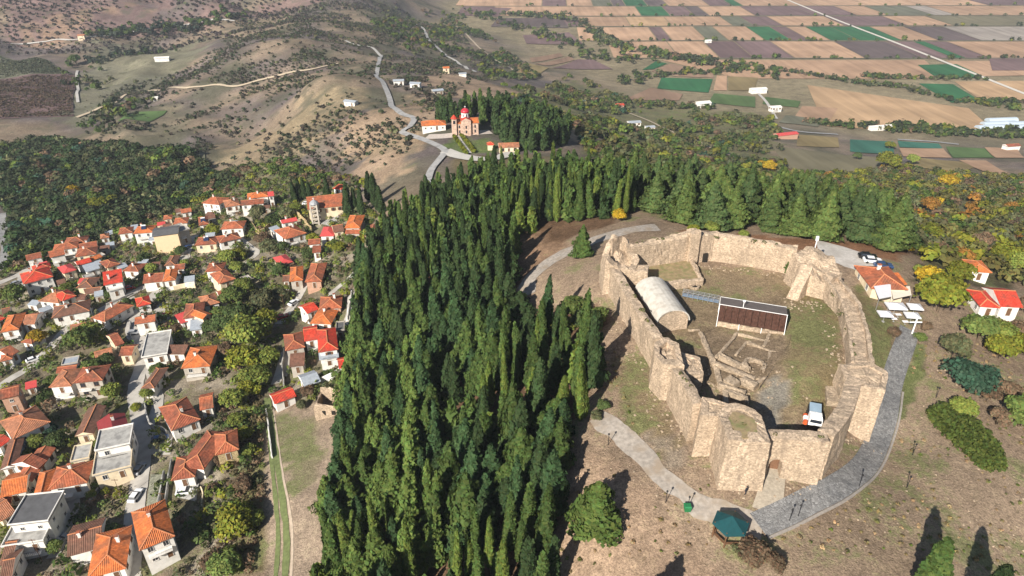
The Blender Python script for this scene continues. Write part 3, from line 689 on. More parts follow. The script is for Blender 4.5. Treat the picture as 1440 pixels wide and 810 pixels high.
pfield([(945,108),(1004,110),(1002,100),(970,98)], 'B', 'second brown strip among hedges', .8)
pfield([(878,140),(955,142),(960,133),(915,124)], 'B', 'brown fallow field by the track', .8)
pfield([(996,145),(1062,152),(1062,137),(1004,132)], 'V', 'green field beside the white shed', .8)
pfield([(1003,128),(1022,128),(1022,107),(1008,107)], 'T', 'tan strip near the farm', .8)
pfield([(1024,128),(1060,128),(1066,110),(1024,108)], 'O', 'olive strip near the farm', .8)
pfield([(905,190),(945,200),(960,192),(918,180)], 'U', 'pale sandy field on the scrubby slope', .7)
pfield([(930,203),(985,208),(970,196),(940,194)], 'B', 'bare red-brown field on the scrubby slope', .7)
pfield([(640,20),(700,24),(720,12),(665,10)], 'P', 'far ploughed field left of the plain', .9)
pfield([(690,38),(800,40),(790,26),(700,26)], 'D', 'far dark field left of the plain', .9)
pfield([(740,62),(820,62),(800,46),(735,50)], 'P', 'dark field beside the tree belt', .9)
pfield([(60,215),(130,220),(128,203),(92,200)], 'L', 'bare pale plot among the dark woods', .5)
pfield([(0,168),(104,164),(104,104),(0,112)], 'P', 'brown vineyard with rows of vines', .5)
pfield([(0,112),(104,104),(70,86),(0,78)], 'g', 'grey-green vineyard above the brown one', .5)
pfield([(165,172),(210,172),(235,156),(190,158)], 'V', 'small green plot on the left hillside', .5)
pfield([(240,232),(290,232),(288,214),(242,212)], 'g', 'pale plot below the dark wood edge', .5)
# the white farm road across the plain
wr = [plainpt(1086, -8), plainpt(1180, 31), plainpt(1262, 63), plainpt(1350, 98), plainpt(1450, 139)]
ribbon('farm_road', wr, 6.0, surf('white_road', (.55, .51, .45), .95, .08, .2), 1.1, 'straight pale farm road crossing the plain', step=12)
for k, yy in enumerate((9, 23.2, 38, 59, 83.8)):
    ribbon('field_lane', [plainpt(700 if k < 3 else 830, yy), plainpt(1080, yy), plainpt(1500, yy)], 3.5, surf('lane_%d' % k, (.16, .15, .10), 1, .2, .1), 1.0, 'narrow lane between two rows of fields', step=30)
# ------------------------------------------------------------------ castle
def part(mb, name, mats, root, smooth=False):        # mesh given in world coordinates, stored relative to its unrotated root
    o = root.location; p = root.parent
    base = Vector(o)
    while p is not None: base = base + p.location; p = p.parent
    mb.v = [(a - base.x, b - base.y, c - base.z) for (a, b, c) in mb.v]
    return mb.build(name, mats, root, smooth)
def n1(s, seed, scale): return float(vnoise(np.array(s / scale), np.array(seed * 3.7), seed)) - .5
def rough_wall(pts, th, top=None, step=.6, rag=.5, batter=.0, jit=.10, seed=1, levels=9):
    """pts: (x, y, ztop, zbase) along the centre line; top: offsets across the wall (fractions of th, height above ztop)"""
    top = top or [(-.5, 0), (-.17, .1), (.17, .1), (.5, 0)]
    S = []
    for i in range(len(pts) - 1):
        a, b = np.array(pts[i], float), np.array(pts[i + 1], float)
        n = max(1, int(np.hypot(*(b - a)[:2]) / step))
        for k in range(n): S.append(a + (b - a) * k / n)
    S.append(np.array(pts[-1], float)); S = np.array(S)
    mb = MB(); nr = None; dist = 0
    for i, p in enumerate(S):
        a = S[max(i - 1, 0)]; b = S[min(i + 1, len(S) - 1)]
        t = (b - a)[:2]; t = t / np.hypot(*t); nx, ny = -t[1], t[0]
        if i: dist += math.hypot(*(S[i] - S[i - 1])[:2])
        zt, zb = p[2], p[3]
        ring = []
        o0 = top[0]; zo = zt + o0[1] + rag * 1.6 * n1(dist, seed, 3.0) + rag * .9 * n1(dist, seed + 9, .9)
        for k in range(levels):
            f = k / (levels - 1); ring.append((o0[0] * th - batter * (1 - f), zb + (zo - zb) * f))
        for (q, dz) in top[1:-1]: ring.append((q * th, zt + dz + rag * 1.2 * n1(dist, seed + 3, 2.5) + rag * .6 * n1(dist + q * 5, seed + 4, .8)))
        o1 = top[-1]; zi = zt + o1[1] + rag * 1.6 * n1(dist, seed + 5, 3.0) + rag * .9 * n1(dist, seed + 7, .9)
        for k in range(levels):
            f = 1 - k / (levels - 1); ring.append((o1[0] * th + batter * (1 - f), zb + (zi - zb) * f))
        nr = len(ring)
        for (q, z) in ring:
            j = jit * random.uniform(-1, 1) + .22 * n1(dist + z * 1.3, seed + 11, 1.6)
            mb.v.append((p[0] - nx * (q + j), p[1] - ny * (q + j), z + random.uniform(-.05, .05)))
    for i in range(len(S) - 1):
        for j in range(nr - 1):
            a = i * nr + j; mb.f.append((a, a + nr, a + nr + 1, a + 1)); mb.m.append(0)
    mb.f.append(tuple(range(nr))); mb.m.append(0)
    mb.f.append(tuple(range(len(S) * nr - 1, len(S) * nr - nr - 1, -1))); mb.m.append(0)
    return mb
def rough_tower(poly, zb, zt, step=.6, rag=.5, sink=.7, rim=.72, batter=.25, seed=1, levels=13, jit=.09, floor_mat=0):
    cx = sum(p[0] for p in poly) / len(poly); cy = sum(p[1] for p in poly) / len(poly)
    R = []
    for i in range(len(poly)):
        a, b = poly[i], poly[(i + 1) % len(poly)]
        n = max(1, int(math.hypot(b[0]-a[0], b[1]-a[1]) / step))
        za = a[2] if len(a) > 2 else zt; zc = b[2] if len(b) > 2 else zt
        for k in range(n): R.append((a[0]+(b[0]-a[0])*k/n, a[1]+(b[1]-a[1])*k/n, za + (zc - za) * k / n))
    n = len(R); mb = MB(); rows = []
    def ring(f, zfun, j):
        row = []
        for i, p in enumerate(R):
            x, y = cx + (p[0]-cx)*f, cy + (p[1]-cy)*f
            q = 1 + (random.uniform(-j, j)) / max(1.0, math.hypot(x-cx, y-cy))
            row.append((cx+(x-cx)*q, cy+(y-cy)*q, zfun(i, p)))
        rows.append(row)
    rg = [rag * 1.6 * n1(i * step, seed, 2.6) + rag * .9 * n1(i * step, seed + 2, .8) for i in range(n)]
    for l in range(levels):
        f = l / (levels - 1); ext = 1 + batter * (1 - f) / 4.0
        ring(ext, lambda i, p: zb + (p[2] + rg[i] - zb) * f, jit)
    ring((1 + rim) / 2, lambda i, p: p[2] + rg[i] * .8 + random.uniform(-.1, .15), jit)
    ring(rim, lambda i, p: p[2] + rg[i] * .6, jit)
    ring(rim - .03, lambda i, p: p[2] - sink, .02)
    ring(rim * .5, lambda i, p: p[2] - sink + random.uniform(-.12, .2), .3)
    for row in rows: mb.v += row
    for l in range(len(rows) - 1):
        for i in range(n):
            j = (i + 1) % n; mb.f.append((l*n+i, l*n+j, (l+1)*n+j, (l+1)*n+i)); mb.m.append(floor_mat if l >= len(rows) - 2 else 0)
    k = len(mb.v); mb.v.append((cx, cy, zt - sink + .1))
    for i in range(n): mb.f.append(((len(rows)-1)*n+i, (len(rows)-1)*n+(i+1) % n, k)); mb.m.append(floor_mat)
    return mb
TURF = surf('dry_turf', (.27, .205, .115), 1, .3, 1.6, .08, 4, stain=(.12, .15, .05), stain_amt=.7, stain_scale=.8)
castle = empty('castle', (45, 108, 0))
tag(castle, 'ruined ring castle of pale tan stone walls and towers on the hilltop', 'castle')
def cw(pts, th, name='curtain_wall', label=None, **k):
    o = part(rough_wall(pts, th, **k), name, STONE, castle)
    if label: o['label'] = label
    return o
# west wall, outer face towards the forest
cw([(22.6,137,5.6,-2),(24.0,128.4,5.0,-2.4),(27.8,107.2,5.0,-2.6)], 2.0, seed=3, rag=.22, jit=.06, label='long western curtain wall above the forest slope')
cw([(29.2,97.5,5.4,-3),(30.6,87.0,6.0,-3.6)], 1.9, seed=8, rag=.18, jit=.06, batter=.25, label='south-western curtain wall')
# north wall, sunlit inner face
cw([(26.5,142.5,6.6,-3),(36,145.6,7.2,-3),(42.6,147.8,8.2,-3)], 2.0, seed=12, rag=.7)
cw([(44.2,148.2,7.4,-3),(48.8,149.4,7.0,-3),(56,147.2,6.8,-3),(66.5,142.3,6.6,-3)], 2.1, seed=17, rag=.5, label='northern curtain wall with its sunlit inner face')
o = cw([(42.9,148.9,8.6,-3),(43.6,146.0,8.4,-3)], 2.4, name='wall_pier', seed=20, rag=.9)
# east wall with its broad walk between two parapets
walk = [(-.5, .9), (-.36, .95), (-.35, -.25), (.30, -.2), (.31, .5), (.5, .45)]
cw([(70.2,133.5,4.6,-3),(70.1,120.4,4.2,-4.5),(67.3,110.5,4.0,-6),(63.2,99.5,4.0,-8)], 4.0, top=[(-q, d) for q, d in reversed(walk)], seed=23, rag=.3, label='eastern curtain wall with a broad walkway along its top')
# south-east wall and gate curtain
cw([(60.0,95.4,4.7,-7),(54.4,86.6,5.3,-5.6),(48.5,80.1,5.9,-4.2)], 2.5, seed=27, rag=.25, label='south-eastern curtain wall seen along its flat top')
EAST = [(58.8,99.6),(58.4,94.0),(63.6,92.0),(66.6,97.0),(65.4,101.0)]
part(rough_tower(EAST, -10, 4.5, rag=.3, sink=.35, seed=31, batter=.3), 'tower', STONE, castle)['label'] = 'eastern tower with a smooth tan face above the paved road'
# mid-west tower with its two steps
WT = [(26.6,105.2,5.6),(25.9,101.4,5.4),(27.0,98.2,5.6),(30.4,97.3,6.0),(30.8,104.6,5.8),(29.4,107.3,5.4)]
part(rough_tower(WT, -3.4, 5.6, rag=.5, sink=.9, rim=.6, seed=35, batter=.55), 'tower', STONE, castle)['label'] = 'western tower projecting from the curtain wall'
WT2 = [(31.0,97.4,4.2),(34.2,97.8,4.0),(34.6,102.6,4.0),(31.0,104.2,4.2)]
part(rough_tower(WT2, -.5, 4.1, rag=.2, sink=.15, rim=.7, seed=37, batter=.05), 'tower_block', STONE, castle)
# south-west corner tower
SW = [(29.9,83.7),(35.2,83.2),(35.4,86.6),(31.2,88.2)]
part(rough_tower(SW, -4, 6.5, rag=.3, sink=.3, rim=.55, seed=41, batter=.5), 'corner_tower', STONE, castle)['label'] = 'south-western corner tower with a flat sunlit front'
# gate tower with a turf top
GT = [(32.5,77.5),(38.6,76.7)] + [(35.9 + 3.4 * math.cos(a), 82.3 + 3.6 * math.sin(a)) for a in np.linspace(-.25, math.pi + .2, 9)]
gt = part(rough_tower(GT, -4.4, 6.9, rag=.25, sink=.25, rim=.60, seed=43, batter=.45), 'gate_tower', [STONE, TURF], castle)
gt['label'] = 'rounded gate tower with grass growing on its top'
mb = MB(); ring = [(35.8 + 2.1*math.cos(a)*(1+.12*math.sin(5*a)), 80.9 + 3.0*math.sin(a)*(1+.1*math.cos(3*a))) for a in np.linspace(0, 2*math.pi, 22, endpoint=False)]
mb.prism(ring, 6.4, 6.86, 0); part(mb, 'turf', TURF, gt)
# gate curtain: a wall with an arched gate cut through it
def gate_curtain():
    a, b = np.array((39.0, 80.3)), np.array((48.3, 79.0)); L = np.hypot(*(b - a)); t = (b - a) / L; n = np.array((-t[1], t[0]))
    def P(s, q, z): return (a[0] + t[0]*s + n[0]*q, a[1] + t[1]*s + n[1]*q, z)
    mb = rough_wall([(38.7,80.35,5.6,1.6),(48.3,79.0,6.0,1.6)], 2.3, seed=47, rag=.22, levels=5)
    mb.face([P(0,0,1.6)]*3)
    # below the arch crown: two piers either side of the opening
    m2 = rough_wall([(*P(3.5,0,0)[:2],1.75,-4.6),(48.3,79.0,1.75,-4.6)], 2.3, seed=47, rag=.0, levels=6, jit=.05, batter=.15)
    m3 = rough_wall([(38.6,80.4,1.75,-4.6),(*P(1.55,0,0)[:2],1.75,-4.6)], 2.3, seed=48, rag=.0, levels=6, jit=.04)
    for m in (m2, m3):
        k = len(mb.v); mb.v += m.v; mb.f += [tuple(i + k for i in f) for f in m.f]; mb.m += m.m
    # the arch ring filling the spandrels
    arch = [(2.52 + .98*math.cos(x), .55 + 1.1*math.sin(x)) for x in np.linspace(0, math.pi, 9)]
    for q in (-1.17, 1.15):
        for i in range(8):
            (s0, z0), (s1, z1) = arch[i], arch[i+1]
            mb.face([P(s0,q,z0), P(s1,q,z1), P(s1,q,1.8), P(s0,q,1.8)])
    for i in range(8):
        (s0, z0), (s1, z1) = arch[i], arch[i+1]; mb.face([P(s0,-1.17,z0), P(s1,-1.17,z1), P(s1,1.15,z1), P(s0,1.15,z0)])
    o = part(mb, 'curtain_wall', STONE, castle); o['label'] = 'southern gate curtain with an arched doorway'
    dm = MB()
    pts = [P(2.52 + .95*math.cos(x), .3, .55 + 1.05*math.sin(x)) for x in np.linspace(0, math.pi, 9)]
    zb = -3.4
    dm.face([P(3.47,.3,zb)] + pts + [P(1.57,.3,zb)]); dm.face(([P(3.47,.45,zb)] + [(p[0]+n[0]*.15, p[1]+n[1]*.15, p[2]) for p in pts] + [P(1.57,.45,zb)])[::-1])
    part(dm, 'gate', surf('gate_wood', (.16, .085, .05), .8, .3, 4), castle)
gate_curtain()
# north-west tower: a shattered stump with a tall horn of masonry
NW_ = [(21.0,135.2,6.2),(27.4,133.4,5.2),(29.4,139.6,4.8),(27.2,144.6,7.4),(23.4,144.4,8.2),(20.8,140.6,6.4)]
part(rough_tower(NW_, -3.4, 6.2, rag=1.5, sink=1.9, rim=.66, seed=53, batter=.4), 'tower', [STONE, TURF], castle)['label'] = 'shattered north-western tower with a hollow top'
part(rough_wall([(22.8,141.2,8.6,4),(25.4,143.6,9.0,4),(27.0,143.6,7.4,4)], 1.1, seed=55, rag=1.2, levels=5), 'masonry_horn', STONE, castle)
part(rough_tower([(26.2,133.0,5.6),(30.0,132.2,5.8),(31.0,136.4,5.4),(27.2,137.4,5.2)], -1.0, 5.5, rag=.5, sink=.2, rim=.5, seed=56, batter=.1), 'tower_block', STONE, castle)
# north-east tower, cone-like stump with a collapsed spur
NE_ = [(64.4,132.6,6.0),(68.4,128.8,5.4),(72.8,132.0,5.4),(73.0,138.8,6.6),(68.0,141.4,7.8),(63.6,138.0,7.0)]
part(rough_tower(NE_, -2.6, 6.8, rag=1.0, sink=-.4, rim=.6, seed=59, batter=.6), 'tower', STONE, castle)['label'] = 'rubble-topped north-eastern tower'
part(rough_wall([(61.6,129.0,1.0,-1),(63.6,131.0,4.6,-1),(65.2,133.0,6.6,-1)], 2.4, seed=61, rag=.6, batter=.3, levels=6), 'buttress', STONE, castle)
part(rough_wall([(29.8,133.4,1.6,-.6),(36.0,134.6,1.7,-.6),(43.6,136.6,1.5,-.6)], 1.3, seed=65, rag=.3, levels=4), 'terrace_wall', STONE, castle)['label'] = 'low terrace wall across the north-western corner'
mb = MB()                                        # the terrace behind it
for q in ((30.2,134.2),(43.4,137.0),(42.6,146.6),(31.0,143.0)): pass
mb.prism([(30.2,134.2),(43.2,137.2),(42.9,147.2),(30.5,143.4)], -.5, 1.05); part(mb, 'terrace', TURF, castle)
part(rough_wall([(43.5,136.6,1.5,-.6),(43.3,146.5,1.6,-.6)], 1.0, seed=66, rag=.3, levels=4), 'terrace_wall', STONE, castle)
# doorway recess in the north wall
mb = MB(); mb.box(46.4, 47.6, 147.55, 148.6, -.2, 2.4); part(mb, 'doorway', surf('dark_void', (.02, .017, .014), 1, .1), castle)

# ---------- excavated ruins inside
ruins = empty('excavated_ruins', tuple(W(1050, 505, 0)))
tag(ruins, 'excavated low stone foundations of a small building in the castle yard', 'ruins')
segs = [((1036.7,467.8),(1007.8,501),.75,.55),((1050,480),(1034.4,499),.6,.5),((1052,480),(1092,496.7),.7,.6),((1083,469),(1073,486.7),.7,.45),((1038,469),(1106.7,486.7),.6,.35),((1083,495.5),(1080,526.7),.8,.6),
 ((1013,498),(1042,512),1.5,1.5),((1042,512),(1053,517),1.3,1.3),((1004.5,510),(1062,531),1.5,.7),((985.5,467),(1006.7,515.5),1.2,.4),((1006.7,515.5),(1013,538),1.2,.4),((1022,531),(1036,540),2.4,1.7),((1044,531),(1064,541),1.9,1.2),((1010,539),(1049,551),1.0,.8),((1106,486),(1072,540),.6,.35),
 ((1020,548),(1050,558),1.0,1.1),((1020,548),(1021,566),1.0,1.1),((1050,558),(1050,566),.9,1.0),((968,464),(984,463),.5,.3),((1060,541),(1080,527),1.0,.5)]
for k, (a, b, th, h) in enumerate(segs):
    h = min(h * 1.25, 1.25); th *= .8
    p, q = W(*a, h), W(*b, h)
    part(rough_wall([(p.x,p.y,h,-.8),(q.x,q.y,h,-.8)], th, seed=70 + k, rag=.25, levels=4, jit=.07, step=.45), 'foundation_wall', STONE2, ruins)
c = W(1061, 514, 1.0); mb = MB()
for i in range(16):                              # a ring of masonry round a deep pit, open to the south-west
    a0, a1 = 2*math.pi*i/16, 2*math.pi*(i+1)/16
    if 3.6 < a0 < 4.9: continue
    zt = 1.5 + random.uniform(-.15, .15)
    P = lambda r, a, z: (c.x + r*math.cos(a), c.y + r*math.sin(a), z)
    mb.face([P(1.5,a0,zt),P(1.5,a1,zt),P(2.1,a1,zt-.1),P(2.1,a0,zt-.1)]); mb.face([P(2.1,a0,zt-.1),P(2.1,a1,zt-.1),P(2.3,a1,-.6),P(2.3,a0,-.6)]); mb.face([P(1.5,a1,zt),P(1.5,a0,zt),P(1.45,a0,-.6),P(1.45,a1,-.6)])
part(mb, 'apse', STONE2, ruins)['label'] = 'round masonry apse of reddish stone'
yardfence = empty('wire_fence', tuple(W(1090, 510, 0))); tag(yardfence, 'thin dark wire fence along the edge of the excavation', 'fence')
fp = [W(*p, 0) for p in ((1111,478),(1108,490),(1098,505),(1088,520),(1078,535),(1068,549))]
for p in fp:
    mb = MB(); mb.bar(p, p + Vector((0,0,1.1)), .09); part(mb, 'post', BLACKM, yardfence)
mb = MB()
for p, q in zip(fp, fp[1:]):
    for h in (.35, .7, 1.05): mb.bar(p + Vector((0,0,h)), q + Vector((0,0,h)), .045)
part(mb, 'wire', BLACKM, yardfence)

# ---------- vaulted building
vb = empty('vaulted_building', (31.9, 124, 0)); tag(vb, 'small stone building with a pale barrel-vault roof inside the castle', 'building')
ax = Vector((30.8 - 32.9, 131.0 - 117.7, 0)); VL = ax.length; ax.normalize(); sx = Vector((ax.y, -ax.x, 0)); o0 = Vector((32.9, 117.7, 0))
def VP(s, q, z): return o0 + ax * s + sx * q + Vector((0, 0, z))
hw, eh, rise = 3.3, 2.3, 2.6
arcp = [(-hw*math.cos(a), eh + rise*math.sin(a)) for a in np.linspace(0, math.pi, 13)]
mb = MB()
mb.face([VP(0,-hw,-.5), VP(0,hw,-.5)] + [VP(0,q,z) for q,z in reversed(arcp)]); mb.face([VP(VL,hw,-.5), VP(VL,-hw,-.5)] + [VP(VL,q,z) for q,z in arcp])
for q in (-hw, hw): mb.face([VP(0,q,-.5), VP(VL,q,-.5), VP(VL,q,eh), VP(0,q,eh)])
part(mb, 'wall', STONE, vb)
mb = MB()
a2 = [(q*1.09, eh - .15 + (z-eh)*1.05 + .18) for q,z in arcp]
for i in range(12):
    (q0,z0),(q1,z1) = a2[i], a2[i+1]
    for k in range(6):
        s0, s1 = -.3 + (VL+.6)*k/6, -.3 + (VL+.6)*(k+1)/6
        mb.face([VP(s0,q0,z0),VP(s1,q0,z0),VP(s1,q1,z1),VP(s0,q1,z1)])
    for s in (-.3, VL+.3): mb.face([VP(s,q0,z0),VP(s,q1,z1),VP(s,arcp[i+1][0],arcp[i+1][1]-.02),VP(s,arcp[i][0],arcp[i][1]-.02)])
part(mb, 'roof', surf('vault_mortar', (.50, .47, .42), .9, .14, .9, .02, 6, stain=(.36, .32, .27), stain_amt=.7, stain_scale=.6), vb)
mb = MB(); mb.face([VP(VL*.5,hw+.02,0),VP(VL*.5+1.1,hw+.02,0),VP(VL*.5+1.1,hw+.02,2),VP(VL*.5,hw+.02,2)]); part(mb, 'door', WOODF, vb)

# ---------- shelter with dark screen
sh = empty('excavation_shelter', (49, 118, 0)); tag(sh, 'long shelter with a dark brown screen front and white frame over the dig', 'shelter')
rA, rB = Vector((43.0,120.6,4.5)), Vector((55.5,116.4,4.5)); t = (rB - rA).normalized(); nb = Vector((-t.y, t.x, 0))
SLV = surf('dark_screen', (.060, .030, .022), .85, .45, 2.5, spec=.08); SLR = surf('shelter_roof', (.12, .10, .09), .5, .2, .8)
Ls = (rB - rA).length
mb = MB(); b0 = rA + nb*4.4 + Vector((0,0,-.7)); b1 = rB + nb*4.4 + Vector((0,0,-.7))
mb.face([rA, rB, b1, b0]); mb.face([p - Vector((0,0,.1)) for p in (b0, b1, rB, rA)])
for p, q in ((rA,rB),(rB,b1),(b1,b0),(b0,rA)): mb.face([p - Vector((0,0,.1)), q - Vector((0,0,.1)), q, p])
part(mb, 'roof', SLR, sh)
nP = 10
for k in range(nP):                              # screen panels
    a = rA + t*(Ls*k/nP + .04); b = rA + t*(Ls*(k+1)/nP - .04); dn = -nb*1.7 + Vector((0,0,-2.9)); of = Vector((0,0,-.12))
    mb = MB(); mb.face([a+of+dn, b+of+dn, b+of, a+of]); mb.face([p - nb*-.06 for p in (a+of, b+of, b+of+dn, a+of+dn)])
    part(mb, 'screen_panel', SLV, sh)
mb = MB(); mb.bar(rA - t*.1, rB + t*.1, .09); mb.bar(rA, rA - nb*1.8 + Vector((0,0,-3.1)), .09); mb.bar(rB, rB - nb*1.8 + Vector((0,0,-3.1)), .09); mb.bar(b0, b1, .1)
part(mb, 'frame', WHITE, sh)
for k in range(4):
    p = rA + t*(Ls*k/3) - nb*1.75; mb = MB(); mb.bar((p.x,p.y,-.2), (p.x,p.y,1.5), .12); part(mb, 'post', WHITE, sh)
    p = rA + t*(Ls*k/3) + nb*4.3; mb = MB(); mb.bar((p.x,p.y,-.2), (p.x,p.y,3.8), .12); part(mb, 'post', WHITE, sh)
p0, p1 = rA - nb*1.2, rB - nb*1.2
part(rough_wall([(p0.x,p0.y,.85,-.4),(p1.x,p1.y,.85,-.4)], .7, seed=90, rag=.2, levels=4, step=.5), 'base_wall', STONE, sh)
mb = MB(); p = rA + t*4.6 + nb*.3; mb.bar((p.x,p.y,4.4),(p.x,p.y,5.9),.1); mb.box(p.x-.22,p.x+.22,p.y-.15,p.y+.15,5.8,6.15); part(mb, 'floodlight', WHITE, sh)
# blue footbridge fence
fb = empty('metal_walkway', tuple(W(985, 420, 0))); tag(fb, 'blue-grey metal walkway between the vaulted building and the shelter', 'walkway')
q0, q1 = W(960, 414, .6), W(1011, 424, .6); BLU = surf('blue_grey_metal', (.16, .22, .30), .5, .2, 2); d = (q1 - q0).normalized(); nn = Vector((-d.y, d.x, 0))
mb = MB(); mb.bar(q0, q1, 1.3, .1); part(mb, 'deck', BLU, fb)
for s in (-.65, .65):
    mb = MB()
    for h in (.45, .8, 1.1): mb.bar(q0 + nn*s + Vector((0,0,h)), q1 + nn*s + Vector((0,0,h)), .06)
    for k in range(8): p = q0 + (q1-q0)*(k/7) + nn*s; mb.bar(p - Vector((0,0,.7)), p + Vector((0,0,1.1)), .07)
    part(mb, 'railing', STEEL, fb)
# well, grate, stone bench block
c = W(977, 402, .6); well = empty('stone_well', (c.x, c.y, 0)); tag(well, 'round stone well-head with a dark mouth', 'well')
mb = MB(); mb.lathe([(1.15,-.3),(1.15,.7),(.75,.7),(.72,-.2)], 16, (c.x, c.y)); part(mb, 'kerb_ring', STONE2, well)
mb = MB(); mb.lathe([(.7,-.25),(.7,.42)], 14, (c.x,c.y)); part(mb, 'shaft', surf('well_dark', (.012,.012,.012), .9, .1), well)
c = W(1180, 488, .3); gr = empty('grated_pit', (c.x, c.y, 0)); tag(gr, 'square stone pit covered by a dark grate beside the east wall', 'pit')
mb = MB(); mb.box(c.x-1.2,c.x+1.2,c.y-1.9,c.y+1.9,-.3,.3); part(mb, 'stone_surround', STONE2, gr)
mb = MB(); mb.box(c.x-.75,c.x+.85,c.y-.7,c.y+1.1,.25,.36); part(mb, 'grate', surf('grate', (.05,.03,.025), .6, .3, 6), gr)
c = W(1178, 556, .5); bl = empty('ruined_room', (c.x, c.y, 0)); tag(bl, 'small ruined stone room against the south-east wall', 'ruins')
mb = rough_tower([(c.x-2.6,c.y-1.8),(c.x+1.2,c.y-2.4),(c.x+2.2,c.y+2.4),(c.x-1.2,c.y+2.6)], -.4, .7, rag=.2, sink=.1, rim=.8, seed=93, batter=0, levels=4); part(mb, 'platform', STONE2, bl)
mb = rough_tower([(c.x-.2,c.y-.9),(c.x+1.5,c.y-1.2),(c.x+1.9,c.y+1.2),(c.x+.2,c.y+1.4)], .5, 1.8, rag=.15, sink=.05, rim=.7, seed=94, batter=0, levels=4); part(mb, 'pier', STONE2, bl)
# white cross-topped post on the north-east tower
p = W(1147, 345, 8); cr = empty('white_post', (p.x, p.y, 7.2)); tag(cr, 'thin white post standing on top of the north-eastern tower', 'post')
mb = MB(); mb.bar((p.x,p.y,6.8),(p.x,p.y,10.0),.16); part(mb, 'shaft', WHITE, cr)
mb = MB(); mb.box(p.x-.28,p.x+.28,p.y-.2,p.y+.2,9.2,10.3); part(mb, 'lamp_head', WHITE, cr)
# ------------------------------------------------------------------ houses
def win_mesh(w, h, fm, shutter=None):
    mb = MB(); f = .09
    for a in ((-w/2-f, w/2+f, h, h+f), (-w/2-f, w/2+f, -f, 0), (-w/2-f, -w/2, 0, h), (w/2, w/2+f, 0, h)): mb.box(a[0], a[1], -.07, .05, a[2], a[3], 0)
    mb.box(-.03, .03, -.05, .03, 0, h, 0)
    mb.box(-w/2, w/2, -.02, .06, 0, h, 1)
    mb.box(-w/2-f-.05, w/2+f+.05, -.16, .03, -f-.06, -f, 0)
    if shutter:
        for s in (-1, 1): mb.box(s*(w/2+f+.25)-.24, s*(w/2+f+.25)+.24, -.09, -.02, 0, h, 2)
    return mb.mesh('window', [fm, GLASS] + ([shutter] if shutter else []))
SHUT = surf('brown_shutter', (.17, .085, .045), .7, .2, 3)
WIN = [win_mesh(.95, 1.25, WFRAME), win_mesh(1.2, 1.3, WOODF), win_mesh(.9, 1.2, WOODF, SHUT), win_mesh(.75, .8, WFRAME)]
def door_mesh():
    mb = MB(); mb.box(-.5, .5, -.05, .05, 0, 2.05, 0); mb.box(-.6, .6, -.08, .04, 2.05, 2.16, 1); mb.box(-.6, -.5, -.08, .04, 0, 2.05, 1); mb.box(.5, .6, -.08, .04, 0, 2.05, 1); mb.box(.32, .40, -.1, -.05, 1.0, 1.1, 1)
    return mb.mesh('door', [WOODF, WFRAME])
DOOR = door_mesh()
def chim_mesh():
    mb = MB(); mb.box(-.32, .32, -.28, .28, -.8, 1.0, 0); mb.box(-.4, .4, -.36, .36, 1.0, 1.1, 0)
    for s in (-1, 1): mb.box(s*.26-.06, s*.26+.06, -.26, .26, 1.1, 1.38, 0)
    mb.box(-.42, .42, -.38, .38, 1.38, 1.48, 1)
    return mb.mesh('chimney', [WALLS['w'], ROOFS['t']])
CHIM = chim_mesh()
def solar_mesh():
    mb = MB(); mb.face([(-1,-.9,.15),(1,-.9,.15),(1,.6,1.15),(-1,.6,1.15)],0); mb.face([(-1,.6,1.1),(1,.6,1.1),(1,-.9,.1),(-1,-.9,.1)],1)
    for s in (-.9,.9): mb.bar((s,.6,0),(s,.6,1.4),.07,mi=1); mb.bar((s,-.9,0),(s,-.9,.2),.07,mi=1)
    k = len(mb.v)
    for x in (-.95,.95):
        for i in range(8): a = i*math.pi/4; mb.v.append((x, .75+.28*math.cos(a), 1.4+.28*math.sin(a)))
    for i in range(8): mb.f.append((k+i,k+(i+1)%8,k+8+(i+1)%8,k+8+i)); mb.m.append(2)
    mb.f += [tuple(k+i for i in range(8)), tuple(k+8+i for i in range(7,-1,-1))]; mb.m += [2,2]
    return mb.mesh('solar_heater', [surf('solar_panel',(.02,.03,.07),.2,.1,1,spec=.6), STEEL, WHITE])
SOLAR = solar_mesh()
HOUSES = []          # centre x, y, radius, label
FOOT = []
